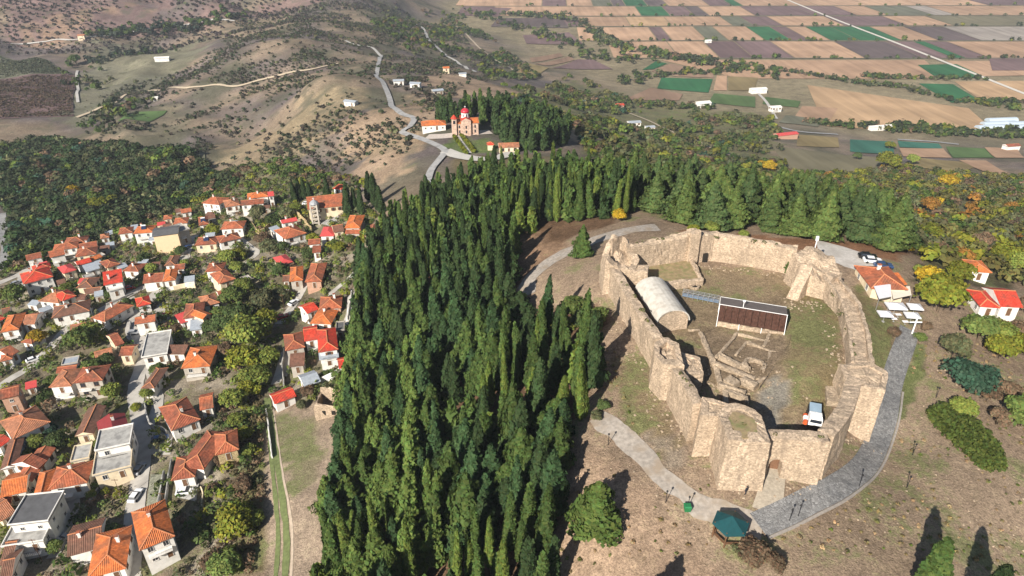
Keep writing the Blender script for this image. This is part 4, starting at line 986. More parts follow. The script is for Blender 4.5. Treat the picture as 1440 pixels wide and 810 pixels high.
def roof_build(kind, Lx, Ly, oh, pitch, rootmat, kt):
    """roof over a footprint Lx (along the eave) by Ly; z = 0 at the wall head"""
    x0, x1, y0, y1 = -oh, Lx + oh, -oh, Ly + oh
    mb = MB(); tp = math.tan(rad(pitch)); th = .16; ez = -oh * tp * .6
    lines = []
    def F(pts):
        p = [Vector(q) for q in pts]; nrm = (p[1]-p[0]).cross(p[2]-p[0]).normalized()
        e = Vector((0,0,1)).cross(nrm)
        e = e.normalized() if e.length > 1e-3 else Vector((1,0,0)); s = nrm.cross(e)
        mb.face(p, 0, [(q.dot(e), q.dot(s)) for q in p])
    w, d = x1 - x0, y1 - y0
    if kind == 'f':
        mb.box(x0, x1, y0, y1, -.02, .22)
        for a in ((x0, x1, y0, y0+.2), (x0, x1, y1-.2, y1), (x0, x0+.2, y0+.2, y1-.2), (x1-.2, x1, y0+.2, y1-.2)): mb.box(a[0], a[1], a[2], a[3], .22, .55, 1)
        return mb, lines, .22
    if kind == 's':
        r = d * math.tan(rad(min(pitch, 13)))
        A, B, Cc, D = (x0,y0,ez), (x1,y0,ez), (x1,y1,ez+r), (x0,y1,ez+r)
        F([A,B,Cc,D]); 
        for p, q in ((A,B),(B,Cc),(Cc,D),(D,A)): mb.face([(p[0],p[1],p[2]-th),(q[0],q[1],q[2]-th),q,p])
        mb.face([(p[0],p[1],p[2]-th) for p in (D,Cc,B,A)]); return mb, lines, r
    if kind == 'x' or (kind in 'hp' and d > w):                     # ridge runs along y
        r = w / 2 * tp; xm = (x0 + x1) / 2; i = 0 if kind == 'x' else min(w / 2, d / 2)
        R0, R1 = (xm, y0 + i, ez + r), (xm, y1 - i, ez + r)
        A, B, Cc, D = (x0,y0,ez), (x1,y0,ez), (x1,y1,ez), (x0,y1,ez)
        F([B,Cc,R1,R0]); F([D,A,R0,R1])
        if kind == 'x': mb.face([A,B,R0], 1); mb.face([Cc,D,R1], 1); lines = [(R0,R1)]
        else: F([A,B,R0]); F([Cc,D,R1]); lines = [(R0,R1),(A,R0),(B,R0),(Cc,R1),(D,R1)]
    else:
        r = d / 2 * tp; ym = (y0 + y1) / 2; i = 0 if kind == 'g' else min(w / 2, d / 2)
        R0, R1 = (x0 + i, ym, ez + r), (x1 - i, ym, ez + r)
        A, B, Cc, D = (x0,y0,ez), (x1,y0,ez), (x1,y1,ez), (x0,y1,ez)
        F([A,B,R1,R0]); F([Cc,D,R0,R1])
        if kind == 'g': mb.face([B,Cc,R1], 1); mb.face([D,A,R0], 1); lines = [(R0,R1)]
        else: F([B,Cc,R1]); F([D,A,R0]); lines = [(R0,R1),(A,R0),(D,R0),(B,R1),(Cc,R1)]
    for p, q in ((A,B),(B,Cc),(Cc,D),(D,A)): mb.face([(p[0],p[1],p[2]-th),(q[0],q[1],q[2]-th),q,p])
    mb.face([(p[0],p[1],p[2]-th) for p in (D,Cc,B,A)], 1)
    return mb, lines, r
NH = 0
def house(T, ax, ay, bx, by, depth, kind, roofc, wallc, h, label=None, chim=True, solar=False, name='house', cat='house', pitch=22, windows=True, group=None):
    global NH
    ox, oy, s = T
    M = G(ox + (ax + bx) / 2 / s, oy + (ay + by) / 2 / s, h); A = W(ox + ax / s, oy + ay / s, M.z); B = W(ox + bx / s, oy + by / s, M.z)
    return house_w(A, B, depth, kind, roofc, wallc, h, label, chim, solar, name, cat, pitch, windows)
def house_w(A, B, depth, kind, roofc, wallc, h, label=None, chim=True, solar=False, name='house', cat='house', pitch=22, windows=True, oh=.45):
    global NH
    NH += 1; rnd = random.Random(NH * 13 + 5)
    a2, b2 = Vector((A.x, A.y)), Vector((B.x, B.y)); t = (b2 - a2); Lw = t.length; t.normalize()
    n = Vector((-t.y, t.x))
    if n.dot(Vector(((A.x+B.x)/2, (A.y+B.y)/2))) < 0: n = -n
    ez = (A.z + B.z) / 2
    Lx, Ly = max(Lw - 2*oh, 1.5), max(depth - 2*oh, 1.5)
    org = a2 + t*oh + n*oh
    cs = [org, org + t*Lx, org + t*Lx + n*Ly, org + n*Ly]
    gz = [zf(c.x, c.y) for c in cs]
    zb = min(gz) - .6
    rz = math.atan2(t.y, t.x)
    root = empty(name, (org.x, org.y, zb), rz)
    wh = ez - zb                                        # wall head above the root
    mb = MB(); mb.box(0, Lx, 0, Ly, 0, wh)
    mb.build('wall', WALLS[wallc], root)
    rm, lines, rise = roof_build(kind, Lx, Ly, oh, pitch, None, None)
    rkey = rnd.choice('ttuuv') if roofc == 't' else roofc
    ro = rm.build('roof', [ROOFS[rkey], WALLS[wallc]], root, loc=(0, 0, wh + .12))
    if lines and roofc in 'otrd':
        m2 = MB()
        for p, q in lines:
            if (Vector(p) - Vector(q)).length > .3: m2.bar(Vector(p) + Vector((0,0,.03)), Vector(q) + Vector((0,0,.03)), .22, .12)
        if m2.v: m2.build('ridge_tiles', RIDGE, ro)
    if chim and kind != 'f' and Lx > 5.5:
        link('chimney', CHIM, ro, loc=(Lx*rnd.uniform(.25,.75), Ly*rnd.choice((.38,.62)), rise*.72), rz=rnd.choice((0, 1.5708)))
    if solar: link('solar_heater', SOLAR, root, loc=(Lx*.5, Ly*.3, wh + (.3 if kind == 'f' else rise*.55)), rz=0)
    if windows:
        top = wh; floors = []
        g0 = max(gz[0], gz[1]) - zb
        zz = wh - 1.95
        while zz > g0 + .3 and len(floors) < 3: floors.append(zz); zz -= 2.85
        wm = WIN[rnd.choice((0, 0, 0, 1, 3, 2))] if wallc != 'b' else WIN[3]
        for fl, z in enumerate(floors):
            cnt = max(1, int(Lx / 2.9))
            for k in range(cnt):
                x = Lx * (k + .5) / cnt + rnd.uniform(-.15, .15)
                if fl == len(floors) - 1 and k == cnt // 2 and z > 0: link('door', DOOR, root, loc=(x, -.03, max(z - .75, .1)), rz=0)
                elif rnd.random() > .1: link('window', wm, root, loc=(x, -.02, z), rz=0)
            cnt = max(1, int(Ly / 3.4))
            for k in range(cnt):
                y = Ly * (k + .5) / cnt
                if rnd.random() > .25: link('window', wm, root, loc=(Lx + .02, y, z), rz=1.5708)
                if rnd.random() > .45: link('window', wm, root, loc=(-.02, y, z), rz=-1.5708)
        if floors and rnd.random() > .4:
            for k in range(max(1, int(Lx / 3.6))): link('window', wm, root, loc=(Lx*(k+.5)/max(1, int(Lx/3.6)), Ly + .02, floors[0]), rz=3.14159)
    if windows and h >= 4.8 and wallc in 'wcps' and kind != 's' and rnd.random() < .7:
        zb2 = wh - 2.75; x0, x1 = Lx*.12, Lx*rnd.choice((.55, .88)); m4 = MB(); m4.box(x0, x1, -1.25, -.01, zb2 - .16, zb2); bl = m4.build('balcony', WALLS['w'], root)
        m4 = MB(); m4.box(x0, x1, -1.22, -1.16, zb2 + .85, zb2 + .92)
        for kk in range(int((x1 - x0) / .35) + 1): xx = x0 + .03 + (x1 - x0 - .06) * kk / max(1, int((x1 - x0) / .35)); m4.box(xx - .015, xx + .015, -1.21, -1.17, zb2, zb2 + .85)
        m4.build('railing', BLACKM if rnd.random() < .5 else WHITE, bl)
    c = org + t*Lx/2 + n*Ly/2
    root['category'] = cat
    HOUSES.append(dict(o=root, x=c.x, y=c.y, r=math.hypot(Lx, Ly)/2, label=label, roofc=roofc, wallc=wallc, kind=kind, size=Lx*Ly, wh=h))
    FOOT.append([tuple(p) for p in (org - t*.6 - n*.6, org + t*(Lx+.6) - n*.6, org + t*(Lx+.6) + n*(Ly+.6), org - t*.6 + n*(Ly+.6))])
    if label: root['label'] = label
    return root
t1, t2, t3, t4, t5 = (0,540,6), (0,675,6), (180,540,6), (180,675,6), (0,420,6)
t6, t7, t8, t9, t10 = (0,320,7.2), (160,300,7.2), (340,255,7.2), (340,360,7.2), (180,380,7.2)
z4, z5, z6 = (250,240,4.5), (0,400,4.5), (250,400,4.5)
H = house
# north-western cluster
H(t6,235,575,540,495,11,'h','r','w',6,'white two-storey house with a large bright red hipped roof beside the village road')
H(t6,335,448,520,402,6,'h','r','w',6,'small bright red hipped wing behind the large red roof')
H(t6,268,335,425,300,6,'g','t','w',5)
H(t6,505,305,662,268,7,'g','t','w',6)
H(t6,530,240,782,200,7,'h','t','w',5)
H(t6,632,188,870,158,9,'h','t','w',4.5)
H(t6,800,228,985,196,7,'g','t','c',4)
H(t6,760,298,975,265,8,'h','t','c',4)
H(t6,1015,115,1108,98,5,'p','t','w',4)
H(t6,640,468,778,425,8,'h','k','c',5,'cream house with a smooth raspberry-red hipped roof')
H(t6,785,388,930,345,5,'g','r','w',4)
H(t6,925,340,1042,295,4,'g','o','c',4)
H(t6,870,452,1015,410,5,'s','M','w',4,'low white building with a sloping grey metal roof among terracotta roofs',chim=False)
H(t6,1082,412,1218,366,8,'h','t','c',4)
H(t6,1048,585,1245,546,8,'s','r','w',6,'white house with a single bright red sloping roof and white parapet')
H(t6,1090,655,1255,612,4,'f','W','w',4,'flat white terrace in front of the single-slope red roof')
H(t6,770,612,932,603,8,'h','d','c',4.5,'cream house with a dark brown hipped roof among red ones')
H(t6,862,672,1010,655,5,'g','d','c',3)
H(t6,385,745,592,765,9,'h','t','w',4)
H(t6,630,745,775,690,8,'h','r','w',4)
H(t6,1240,440,1400,445,7,'h','t','w',4)
# round the apartment block
H(t7,45,212,190,192,7,'h','t','w',5)
H(t7,195,207,395,190,8,'h','o','w',6,solar=True,label='white house with an orange hipped roof and solar heater beside the apartment block')
H(t7,385,237,655,202,9,'g','a','p',9,'tall peach apartment block with a blank front and grey ridged roof',chim=False,windows=False,name='apartment_block',cat='building',pitch=10)
H(t7,650,205,775,165,9,'f','g','s',7,'grey concrete flats with balconies beside the peach block',name='apartment_block',cat='building')
H(t7,500,64,590,52,5,'p','t','c',4)
H(t7,600,110,746,95,7,'h','t','w',4)
H(t7,862,124,962,108,10,'h','t','w',4,solar=True)
H(t7,1078,162,1310,148,8,'h','t','w',5,'long white house with terracotta roof uphill of the apartment block')
H(t7,818,326,1040,308,8,'h','t','c',4,solar=True)
H(t7,1068,300,1290,250,7,'h','t','w',4)
H(t7,510,532,622,524,9,'h','d','w',4)
H(t7,290,708,494,688,8,'g','t','w',4)
H(t7,494,690,628,672,10,'h','o','w',4.5)
H(t7,612,572,716,560,5,'g','t','w',3.5)
H(t7,925,592,1102,580,7,'h','t','w',4)
H(t7,1068,714,1236,660,10,'h','t','c',5)
# upper edge
H(z4,150,205,262,216,9,'h','t','w',6)
H(z4,22,270,90,258,5,'g','t','w',4)
H(z4,300,232,395,216,9,'h','t','w',5)
H(z4,397,220,545,206,6,'g','t','w',5)
H(z4,440,178,574,162,7,'h','o','w',6)
H(z4,572,163,610,158,6,'g','k','w',6,'narrow raspberry-red metal roof at the upper edge of the village')
H(t8,320,517,402,490,4,'s','M','w',3)
H(t8,440,587,656,522,11,'h','t','w',5,'large white house with a terracotta hipped roof just below the church')
H(t8,405,428,566,396,4,'g','k','w',4)
H(t8,788,556,934,552,9,'h','k','w',4)
H(t8,930,518,1040,502,7,'g','d','c',4)
H(t8,1040,472,1198,470,12,'h','o','s',5,'house with a bright orange hipped roof right of the church')
H(t8,1042,530,1196,528,3,'s','t','s',3.4)
H(t8,1245,562,1388,556,9,'x','t','w',4)
H(t8,670,642,796,632,5,'g','t','w',5)
H(t8,715,722,802,714,4,'s','t','w',4)
H(t8,918,72,1006,82,6,'h','r','w',4,'small white house with a red roof between cypresses behind the church')
# east side below the forest
H(t9,385,95,520,57,8,'h','k','c',3)
H(t9,482,258,620,242,11,'h','o','s',4.5,'left one of the twin houses with orange hipped roofs')
H(t9,410,258,482,252,5,'g','d','w',4)
H(t9,638,264,810,256,14,'h','t','b',4.5,'right one of the twin hipped houses, with a pink front')
H(t9,780,542,1010,522,8,'h','t','b',4)
H(t9,662,584,782,534,6,'g','r','w',4)
H(t9,690,682,905,690,9,'h','o','w',4)
H(z6,800,360,892,345,8,'g','r','w',4.5)
H(z6,890,430,1016,410,12,'h','r','w',6,'white house with a vivid red hipped roof against the forest edge')
H(z6,895,478,1020,458,3,'s','M','w',4)
H(z6,680,420,806,396,9,'h','t','s',5)
H(z6,705,522,800,512,5,'s','d','s',4)
H(z6,1020,532,1080,520,5,'g','r','w',3)
H(z6,800,648,906,612,6,'g','M','w',3,'small white building with a pale grey metal roof near the ruin')
H(z6,612,757,752,706,5,'g','r','w',3,'long low white building with a red roof at the top of the green track')
H(z6,1000,302,1056,296,5,'f','a','s',3)
# middle
H(t10,555,492,760,462,10,'h','t','w',5)
H(t10,535,542,642,502,5,'s','k','w',4,'lean-to with a smooth raspberry roof in the middle of the village')
H(t10,625,612,756,592,5,'s','M','w',3)
H(t10,755,372,930,326,8,'h','t','w',4)
H(t10,930,287,1006,266,6,'g','t','w',4)
H(t10,755,497,852,442,6,'x','o','c',5)
H(t10,90,372,236,336,7,'p','r','w',3.5,'small square bright red roof beside the main street')
H(t10,65,547,276,514,5,'g','t','w',5,'plain white gabled house with two tiny windows by the street bend')
H(z5,895,470,1062,442,14,'f','g','w',4,'large flat concrete roof in the middle of the village',name='flat_roofed_building',cat='building')
H(z5,1045,442,1166,442,4,'s','d','w',3)
H(z5,1145,532,1330,516,11,'h','o','s',5,'grey house with a bright orange hipped roof at the edge of the scrub')
H(z5,893,657,976,656,10,'h','d','w',4)
# western part
H(t5,0,285,160,257,12,'h','o','w',5,'large white house with an orange hipped roof left of the yellow tree')
H(t5,184,220,292,212,8,'g','t','w',4)
H(t5,-40,205,60,158,8,'h','r','w',4)
H(t5,435,166,756,102,9,'h','d','w',4,'long white house under a greyish brown hipped roof')
H(t5,768,160,884,195,12,'h','t','w',4.5,'white house with a shaded blue side next to the long brown roof')
H(t5,590,277,770,246,5,'g','t','b',3)
H(t5,975,402,1052,372,9,'g','t','c',3)
H(t5,1000,482,1112,476,6,'g','t','c',4)
H(t5,800,497,950,457,4,'g','t','b',3)
H(t5,520,572,660,546,4,'f','M','s',3)
H(t5,470,630,640,610,4,'g','t','w',5)
H(t5,410,750,602,736,9,'h','t','w',5)
H(t5,615,714,866,688,8,'h','t','s',7,'tall grey unfinished house with a terracotta hipped roof')
H(t5,0,532,106,506,7,'h','t','w',4)
H(t5,80,492,166,442,7,'g','t','w',4)
H(t5,175,367,266,382,6,'h','t','w',3.5)
H(t1,-8,132,160,92,6,'g','t','b',7,'tall pink brick house at the left edge')
H(t5,212,767,310,742,3,'s','k','w',2.4,'tiny shed with a red roof beside the lane')
H(t5,18,142,90,126,6,'g','d','w',4)
H(t1,110,467,428,318,11,'h','t','w',5)
H(t1,-10,538,96,468,5,'g','r','w',4)
H(t1,630,442,790,420,12,'x','d','c',4)
H(t1,845,467,1092,382,8,'x','m','c',5,'house with a two-slope maroon metal roof')
H(t1,800,577,1102,512,8,'f','g','w',7.5,'upper block of the grey flat-roofed pair',name='flat_roofed_building',cat='building')
H(t1,780,787,1112,702,10,'f','g','c',5,'lower block of the grey flat-roofed pair with a cream front',name='flat_roofed_building',cat='building')
H(t1,595,667,757,632,6,'f','g','c',3.4)
H(t2,402,86,736,22,8,'h','t','w',5,'long white house with a terracotta roof and red awning')
H(t2,265,202,406,166,11,'h','o','c',5)
H(t1,320,717,402,642,8,'g','t','w',4)
H(t1,0,727,142,692,12,'x','d','w',4)
H(t1,105,832,272,822,12,'x','t','w',4)
H(t2,0,147,222,97,8,'g','o','w',4)
H(t2,-20,217,96,192,4,'g','t','c',3)
H(t2,0,352,140,272,8,'g','t','c',3.4)
H(t2,65,395,412,356,9,'f','a','w',8,'white flat-roofed house, its upper storey',name='flat_roofed_building',cat='building')
H(t2,10,577,372,522,9,'f','g','w',5,'white flat-roofed house, its lower front terrace',name='flat_roofed_building',cat='building')
H(t2,565,648,862,566,9,'g','d','w',4,'white house with a plain brown gabled roof near the bottom edge')
H(t2,735,832,1062,746,12,'h','o','w',4.5)
H(t4,95,597,396,472,12,'h','o','w',8,'tall white house with a vivid orange hipped roof at the bottom edge')
H(t2,-10,720,80,708,9,'g','d','w',4)
H(t2,-10,855,86,835,8,'g','d','w',4)
H(t3,365,397,612,297,12,'h','t','w',4,'white house with a broad terracotta hipped roof above the paved yard')
H(t3,605,222,722,197,7,'g','t','w',4)
H(t3,430,700,640,722,13,'h','t','w',4)
H(t3,362,817,566,782,8,'h','t','w',4)
H(t3,735,602,936,552,8,'h','t','y',5,'cottage of yellow stone with a small terracotta hipped roof')
# red house and small one right of the castle, restaurant
z7 = (1140,340,4.5)
H(z7,1200,408,1345,415,9,'g','r','w',4,'white house with a vivid red gabled roof at the right edge')
H(z7,1072,408,1202,418,8,'h','r','w',3.4,'red hipped wing joined to the house at the right edge')
H(z7,1020,186,1150,196,7,'h','o','w',3.2,'small orange-roofed house half hidden behind autumn trees')
rest = H(z7,385,295,618,303,11,'h','t','c',3.6,'cream taverna with a brown-red hipped roof beside the castle',name='taverna',cat='building')
H(z7,545,272,612,268,4,'s','o','c',2.8,'orange-tiled lean-to behind the taverna')
# far small buildings
def farb(px, py, L, D, h, roofc, wallc, label, rz=0.2, kind='g'):
    g = G(px, py); A = Vector((g.x - L/2*math.cos(rz), g.y - L/2*math.sin(rz), g.z + h)); B = Vector((g.x + L/2*math.cos(rz), g.y + L/2*math.sin(rz), g.z + h))
    return house_w(A, B, D, kind, roofc, wallc, h, label, False, False, 'farm_building', 'building', 18, L < 13)
farb(228,87,16,7,4,'W','w','long white farm building alone on the left hillside')
farb(115,57,9,7,6,'t','c','ochre house at the foot of the far purple hill')
farb(219,142,5,4,3,'W','w','tiny white hut on the left hillside')
farb(491,150,9,5,3,'M','w','white caravan-like hut on the near ridge',-.4)
farb(561,120,8,5,3,'M','w','white farm building left of the bare knoll')
farb(583,124,8,5,3,'M','w','larger white farm building left of the bare knoll',-.2)
farb(628,104,6,5,5,'o','c','small yellow house on the bare knoll')
farb(651,108,7,4,2.6,'M','w','white shed on the bare knoll')
farb(617,134,8,5,3,'M','s','grey barn below the bare knoll',.4)
farb(872,155,9,7,5,'r','b','red-brick house on the scrubby slope')
farb(992,152,15,10,5,'W','w','white shed among trees beside the green field',.3)
farb(1068,132,20,9,5,'W','w','white farm sheds at the end of the farm road')
farb(1092,158,12,8,5,'W','w','white farmhouse beside the seedbed')
farb(1240,184,24,6,4,'W','w','long white shed at the edge of the straw-coloured field')
farb(997,61,10,7,4,'W','w','white shed among the far fields')
farb(1108,196,22,8,4,'k','b','long pinkish farm shed at the slope foot',.3)
farb(893,179,12,7,4,'M','w','grey metal shed on the scrubby slope')
farb(915,184,9,6,3,'M','w','second grey shed on the scrubby slope')
farb(820,148,9,6,3,'M','w','pale hut beyond the church grove')
farb(1425,212,14,7,4,'t','w','white farmhouse at the right edge of the plain')
farb(300,132,7,5,3,'M','s','stone hut beside the dirt track') if False else None
# greenhouses
gm = surf('greenhouse_plastic', (.40, .47, .54), .4, .12, .05)
for k, (px, py, L) in enumerate(((1390,186,44),(1398,180,42),(1404,175,40),(1408,170,36),(1428,186,40),(1434,180,40),(1438,175,36))):
    g = G(px, py); root = empty('greenhouse', tuple(g)); mb = MB(); prof = [(4.2*math.cos(a), 3.4*math.sin(a)) for a in np.linspace(0, math.pi, 9)]
    Lg = L * .9
    for i in range(8):
        (q0,z0),(q1,z1) = prof[i], prof[i+1]; mb.face([(-Lg/2,q0,z0),(Lg/2,q0,z0),(Lg/2,q1,z1),(-Lg/2,q1,z1)])
    mb.face([(-Lg/2,q,z) for q,z in prof]); mb.face([(Lg/2,q,z) for q,z in reversed(prof)])
    mb.build('plastic_cover', gm, root, smooth=False); mb = MB(); mb.box(Lg/2, Lg/2+.15, -1, 1, 0, 2.2); mb.build('door', WFRAME, root)
    root.rotation_euler.z = .12
    tag(root, ['nearest tunnel','second tunnel','third tunnel','farthest tunnel'][k] + ' of the wider greenhouse block on the plain' if k < 4 else ['front tunnel','middle tunnel','back tunnel'][k-4] + ' of the greenhouse block at the right edge', 'greenhouse', 'plastic greenhouse tunnels')
# ------------------------------------------------------------------ village church with bell tower
def church():
    M = G(340+850/7.2, 255+262/7.2, 6); A = W(340+665/7.2, 255+284/7.2, M.z); B = W(340+1035/7.2, 255+244/7.2, M.z)
    root = house_w(A, B, 14, 'g', 't', 'c', 6, 'old village church with a broad terracotta roof and walled yard', False, False, 'village_church', 'church')
    # stone court wall left of it
    pts = [G(340+x/7.2, 255+y/7.2, 2) for x, y in ((545,300),(640,400),(700,480))]
    w = empty('court_wall', (pts[0].x, pts[0].y, pts[0].z - 2)); tag(w, 'pale stone wall round the forecourt of the village church', 'wall')
    mb = rough_wall([(p.x, p.y, zf(p.x,p.y)+2.6, zf(p.x,p.y)-1.5) for p in pts], .6, seed=101, rag=.3, levels=4); part(mb, 'masonry', WALLS['y'], w)
    # lattice stone bell tower
    g = G(446, 315); bt = empty('bell_tower', (g.x, g.y, g.z - .5)); tag(bt, 'tall openwork stone bell tower with a grey dome beside the village church', 'tower')
    S, HT = 1.35, 10.0; mb = MB()
    for sx in (-1, 1):
        for sy in (-1, 1): mb.box(sx*S-.32, sx*S+.32, sy*S-.32, sy*S+.32, 0, HT)
    mb.build('pier', WALLS['s'], bt)
    for k in range(5):
        z = 1.9 * (k + 1); m = MB()
        for s in (-1, 1): m.box(-S+.3, S-.3, s*S-.25, s*S+.25, z-.45, z); m.box(s*S-.25, s*S+.25, -S+.3, S-.3, z-.45, z)
        m.build('arch_beam', WALLS['s'], bt)
        if k < 4:
            m = MB()
            for s in (-1, 1): m.bar((-S, s*S, z), (S, s*S, z+1.6), .2); m.bar((s*S, -S, z), (s*S, S, z+1.6), .2)
            m.build('stair_flight', WALLS['s'], bt)
    m = MB(); m.lathe([(2.0,HT),(2.0,HT+.3),(1.6,HT+.9),(.9,HT+1.5),(.2,HT+1.9)], 10); m.build('dome', surf('lead_grey', (.28,.29,.31), .5, .2, 1), bt)
    m = MB(); m.bar((0,0,HT+1.8),(0,0,HT+2.9),.12); m.bar((-.35,0,HT+2.5),(.35,0,HT+2.5),.12); m.build('cross', WHITE, bt)
church()
# ------------------------------------------------------------------ domed church on the hill
hc = G(655, 187); HZ = hc.z
brickw = stone_mat('church_brick', (.62, .46, .36), (.52, .35, .27), 1.2)
ch = empty('domed_church', (hc.x, hc.y, HZ), rad(8)); ch.scale = (.85, .85, .78); tag(ch, 'pinkish stone church with a red dome and orange roofs on the hill', 'church')
mb = MB(); mb.box(-7.5, 7.5, -4.5, 4.5, -2, 8.0); mb.box(-2.9, 2.9, -5.8, 5.8, -2, 10); mb.build('wall', brickw, ch)
def gable(x0, x1, y0, y1, z, r, along):
    m = MB()
    if along == 'x':
        ym = (y0+y1)/2; m.face([(x0,y0,z),(x1,y0,z),(x1,ym,z+r),(x0,ym,z+r)],0,[(x0,0),(x1,0),(x1,3),(x0,3)]); m.face([(x1,y1,z),(x0,y1,z),(x0,ym,z+r),(x1,ym,z+r)],0,[(x0,0),(x1,0),(x1,3),(x0,3)]); m.face([(x1,y0,z),(x1,y1,z),(x1,ym,z+r)],1); m.face([(x0,y1,z),(x0,y0,z),(x0,ym,z+r)],1)
    else:
        xm = (x0+x1)/2; m.face([(x1,y0,z),(x1,y1,z),(xm,y1,z+r),(xm,y0,z+r)],0,[(y0,0),(y1,0),(y1,3),(y0,3)]); m.face([(x0,y1,z),(x0,y0,z),(xm,y0,z+r),(xm,y1,z+r)],0,[(y0,0),(y1,0),(y1,3),(y0,3)]); m.face([(x0,y0,z),(x1,y0,z),(xm,y0,z+r)],1); m.face([(x1,y1,z),(x0,y1,z),(xm,y1,z+r)],1)
    return m
gable(-7.9, 7.9, -4.9, 4.9, 8.02, 2.4, 'x').build('roof', [ROOFS['o'], brickw], ch)
gable(-3.2, 3.2, -6.1, 6.1, 10.02, 1.9, 'y').build('roof', [ROOFS['r'], brickw], ch)
m = MB(); m.lathe([(2.5,10.6),(2.5,14.0),(2.7,14.1)], 12); dr = m.build('drum', WALLS['w'], ch)
m = MB(); m.lathe([(2.75,14.1),(2.6,15.0),(2.1,15.9),(1.2,16.6),(.2,16.9)], 14); m.build('dome', surf('dome_red', (.42,.03,.045), .35, .1, 1), ch, smooth=True)
m = MB(); m.bar((0,0,16.8),(0,0,18.4),.18); m.bar((-.5,0,17.8),(.5,0,17.8),.18); m.build('cross', WHITE, ch)
for a in range(8):
    an = a*math.pi/4 + .2; m = MB(); m.box(-.3,.3,-.06,.06,0,1.8); o = m.build('drum_window', GLASS, ch); o.location = (2.5*math.cos(an), 2.5*math.sin(an), 11.6); o.rotation_euler.z = an + math.pi/2
for (x, y, r) in ((-6,-4.52,0),(-4,-4.52,0),(0,-5.82,0),(5.5,-4.52,0)):
    for z in (1.6, 4.8): m = MB(); m.box(-.45,.45,-.07,.05,0,1.9); m.build('window', GLASS, ch, loc=(x,y,z))
m = MB(); m.box(-8.6,-5.8,-5.6,-2.8,-2,11.5); tw = m.build('belfry', brickw, ch)
m = MB(); m.lathe([(2.1,11.5),(1.5,12.4),(.1,14.0)], 8, (-7.2,-4.2)); m.build('spire', ROOFS['r'], tw)
m = MB(); m.box(-7.9,-6.5,-5.68,-5.5,8.2,10.4); m.build('belfry_opening', GLASS, tw)
m = MB(); m.box(-8.4,-7.6,-2.4,2.4,-2,6.2); m.build('porch', WALLS['w'], ch)
farb2 = G(612, 186); Ah = Vector((farb2.x-7, farb2.y-.5, farb2.z+3.6)); Bh = Vector((farb2.x+6, farb2.y+1.5, farb2.z+3.6))
house_w(Ah, Bh, 8, 'h', 'o', 'w', 3.6, 'white parish hall with an orange hipped roof left of the hill church', False, False, 'parish_hall', 'building')
for (px, py, lb) in ((690,212,'tiny red-roofed shrine below the hill church'),):
    g = G(px, py); house_w(Vector((g.x-1.8,g.y,g.z+3)), Vector((g.x+1.8,g.y+.3,g.z+3)), 3.5, 'p', 'r', 'c', 3, lb, False, False, 'shrine', 'shrine', 30, False)
g = G(716, 216); house_w(Vector((g.x-5,g.y,g.z+3)), Vector((g.x+5,g.y+1,g.z+3)), 6, 'g', 't', 'c', 3, 'low tan-roofed hall beside the church forecourt', False, False, 'parish_hall', 'building')

# ------------------------------------------------------------------ labels for the houses that have none
RW = {'t':'terracotta','o':'orange','r':'red','d':'brown','k':'raspberry metal','m':'maroon','g':'grey','a':'dark grey','M':'grey metal','W':'white'}
WWD = {'w':'white','c':'cream','p':'peach','s':'grey','b':'pink','y':'yellow stone'}
KW = {'h':'hipped','g':'gabled','x':'gabled','p':'pyramid','f':'flat','s':'lean-to'}
LMARK = [("the old village church",455,300),("the peach apartment block",235,340),("the big flat concrete roof",222,488),("the vivid orange house at the bottom edge",220,755),("the vivid red roof at the forest edge",460,478),("the grey flat-roofed pair",160,645),("the white flat-roofed house",45,735),("the long brown hipped roof",100,440),("the large bright red hipped roof",65,388),("the yellow autumn tree",57,468),("the maroon metal roof",160,600),("the yellow stone cottage",318,632),("the stone ruin",467,570),("the orange house at the scrub edge",275,505),("the small square red roof",202,422),("the twin orange roofs",430,385),("the tall pink brick house",12,568),("the tall grey unfinished house",125,545),("the lane with the yellow tree",40,515),("the dark wood",120,300),("the single-slope red roof",160,398),("the paved village yard",245,610)]
USED = set(h['label'] for h in HOUSES if h['label'])
def where(px, py, lm, rank=0):
    name, lx, ly = lm; dx, dy = px - lx, py - ly
    far = abs(dx) + abs(dy)
    if abs(dx) > 1.3 * abs(dy): d = 'right of' if dx > 0 else 'left of'
    elif abs(dy) > 1.3 * abs(dx): d = 'in front of' if dy > 0 else 'behind'
    else: d = ('down and ' if dy > 0 else 'up and ') + ('right of' if dx > 0 else 'left of')
    return ('just ' if far < 38 else 'well ' if far > 90 else '') + d + ' ' + name
def unique_label(stem, px, py, marks=LMARK):
    order = sorted(marks, key=lambda l: (l[1]-px)**2 + (l[2]-py)**2)
    for k in range(6):
        s = stem + ' ' + where(px, py, order[k])
        if s not in USED and len(s.split()) <= 16: USED.add(s); return s
    for a in range(6):
        for b in range(6):
            if a == b: continue
            s = stem.split(' with ')[0] + ' between ' + order[a][0] + ' and ' + order[b][0]
            if s not in USED and len(s.split()) <= 16: USED.add(s); return s
    s = stem; USED.add(s); return s
for h in HOUSES:
    if h['label']: continue
    px, py, _ = project(h['x'], h['y'], h['o'].location.z + 4)
    size = 'small' if h['size'] < 38 else 'large' if h['size'] > 105 else ''
    stem = (size + ' ' + WWD[h['wallc']] + ' house with ' + RW[h['roofc']] + ' ' + KW[h['kind']] + ' roof').strip()
    h['o']['label'] = unique_label(stem, px, py)
for h in HOUSES:
    if h['o'].name.startswith('house'): h['o']['group'] = 'village houses'

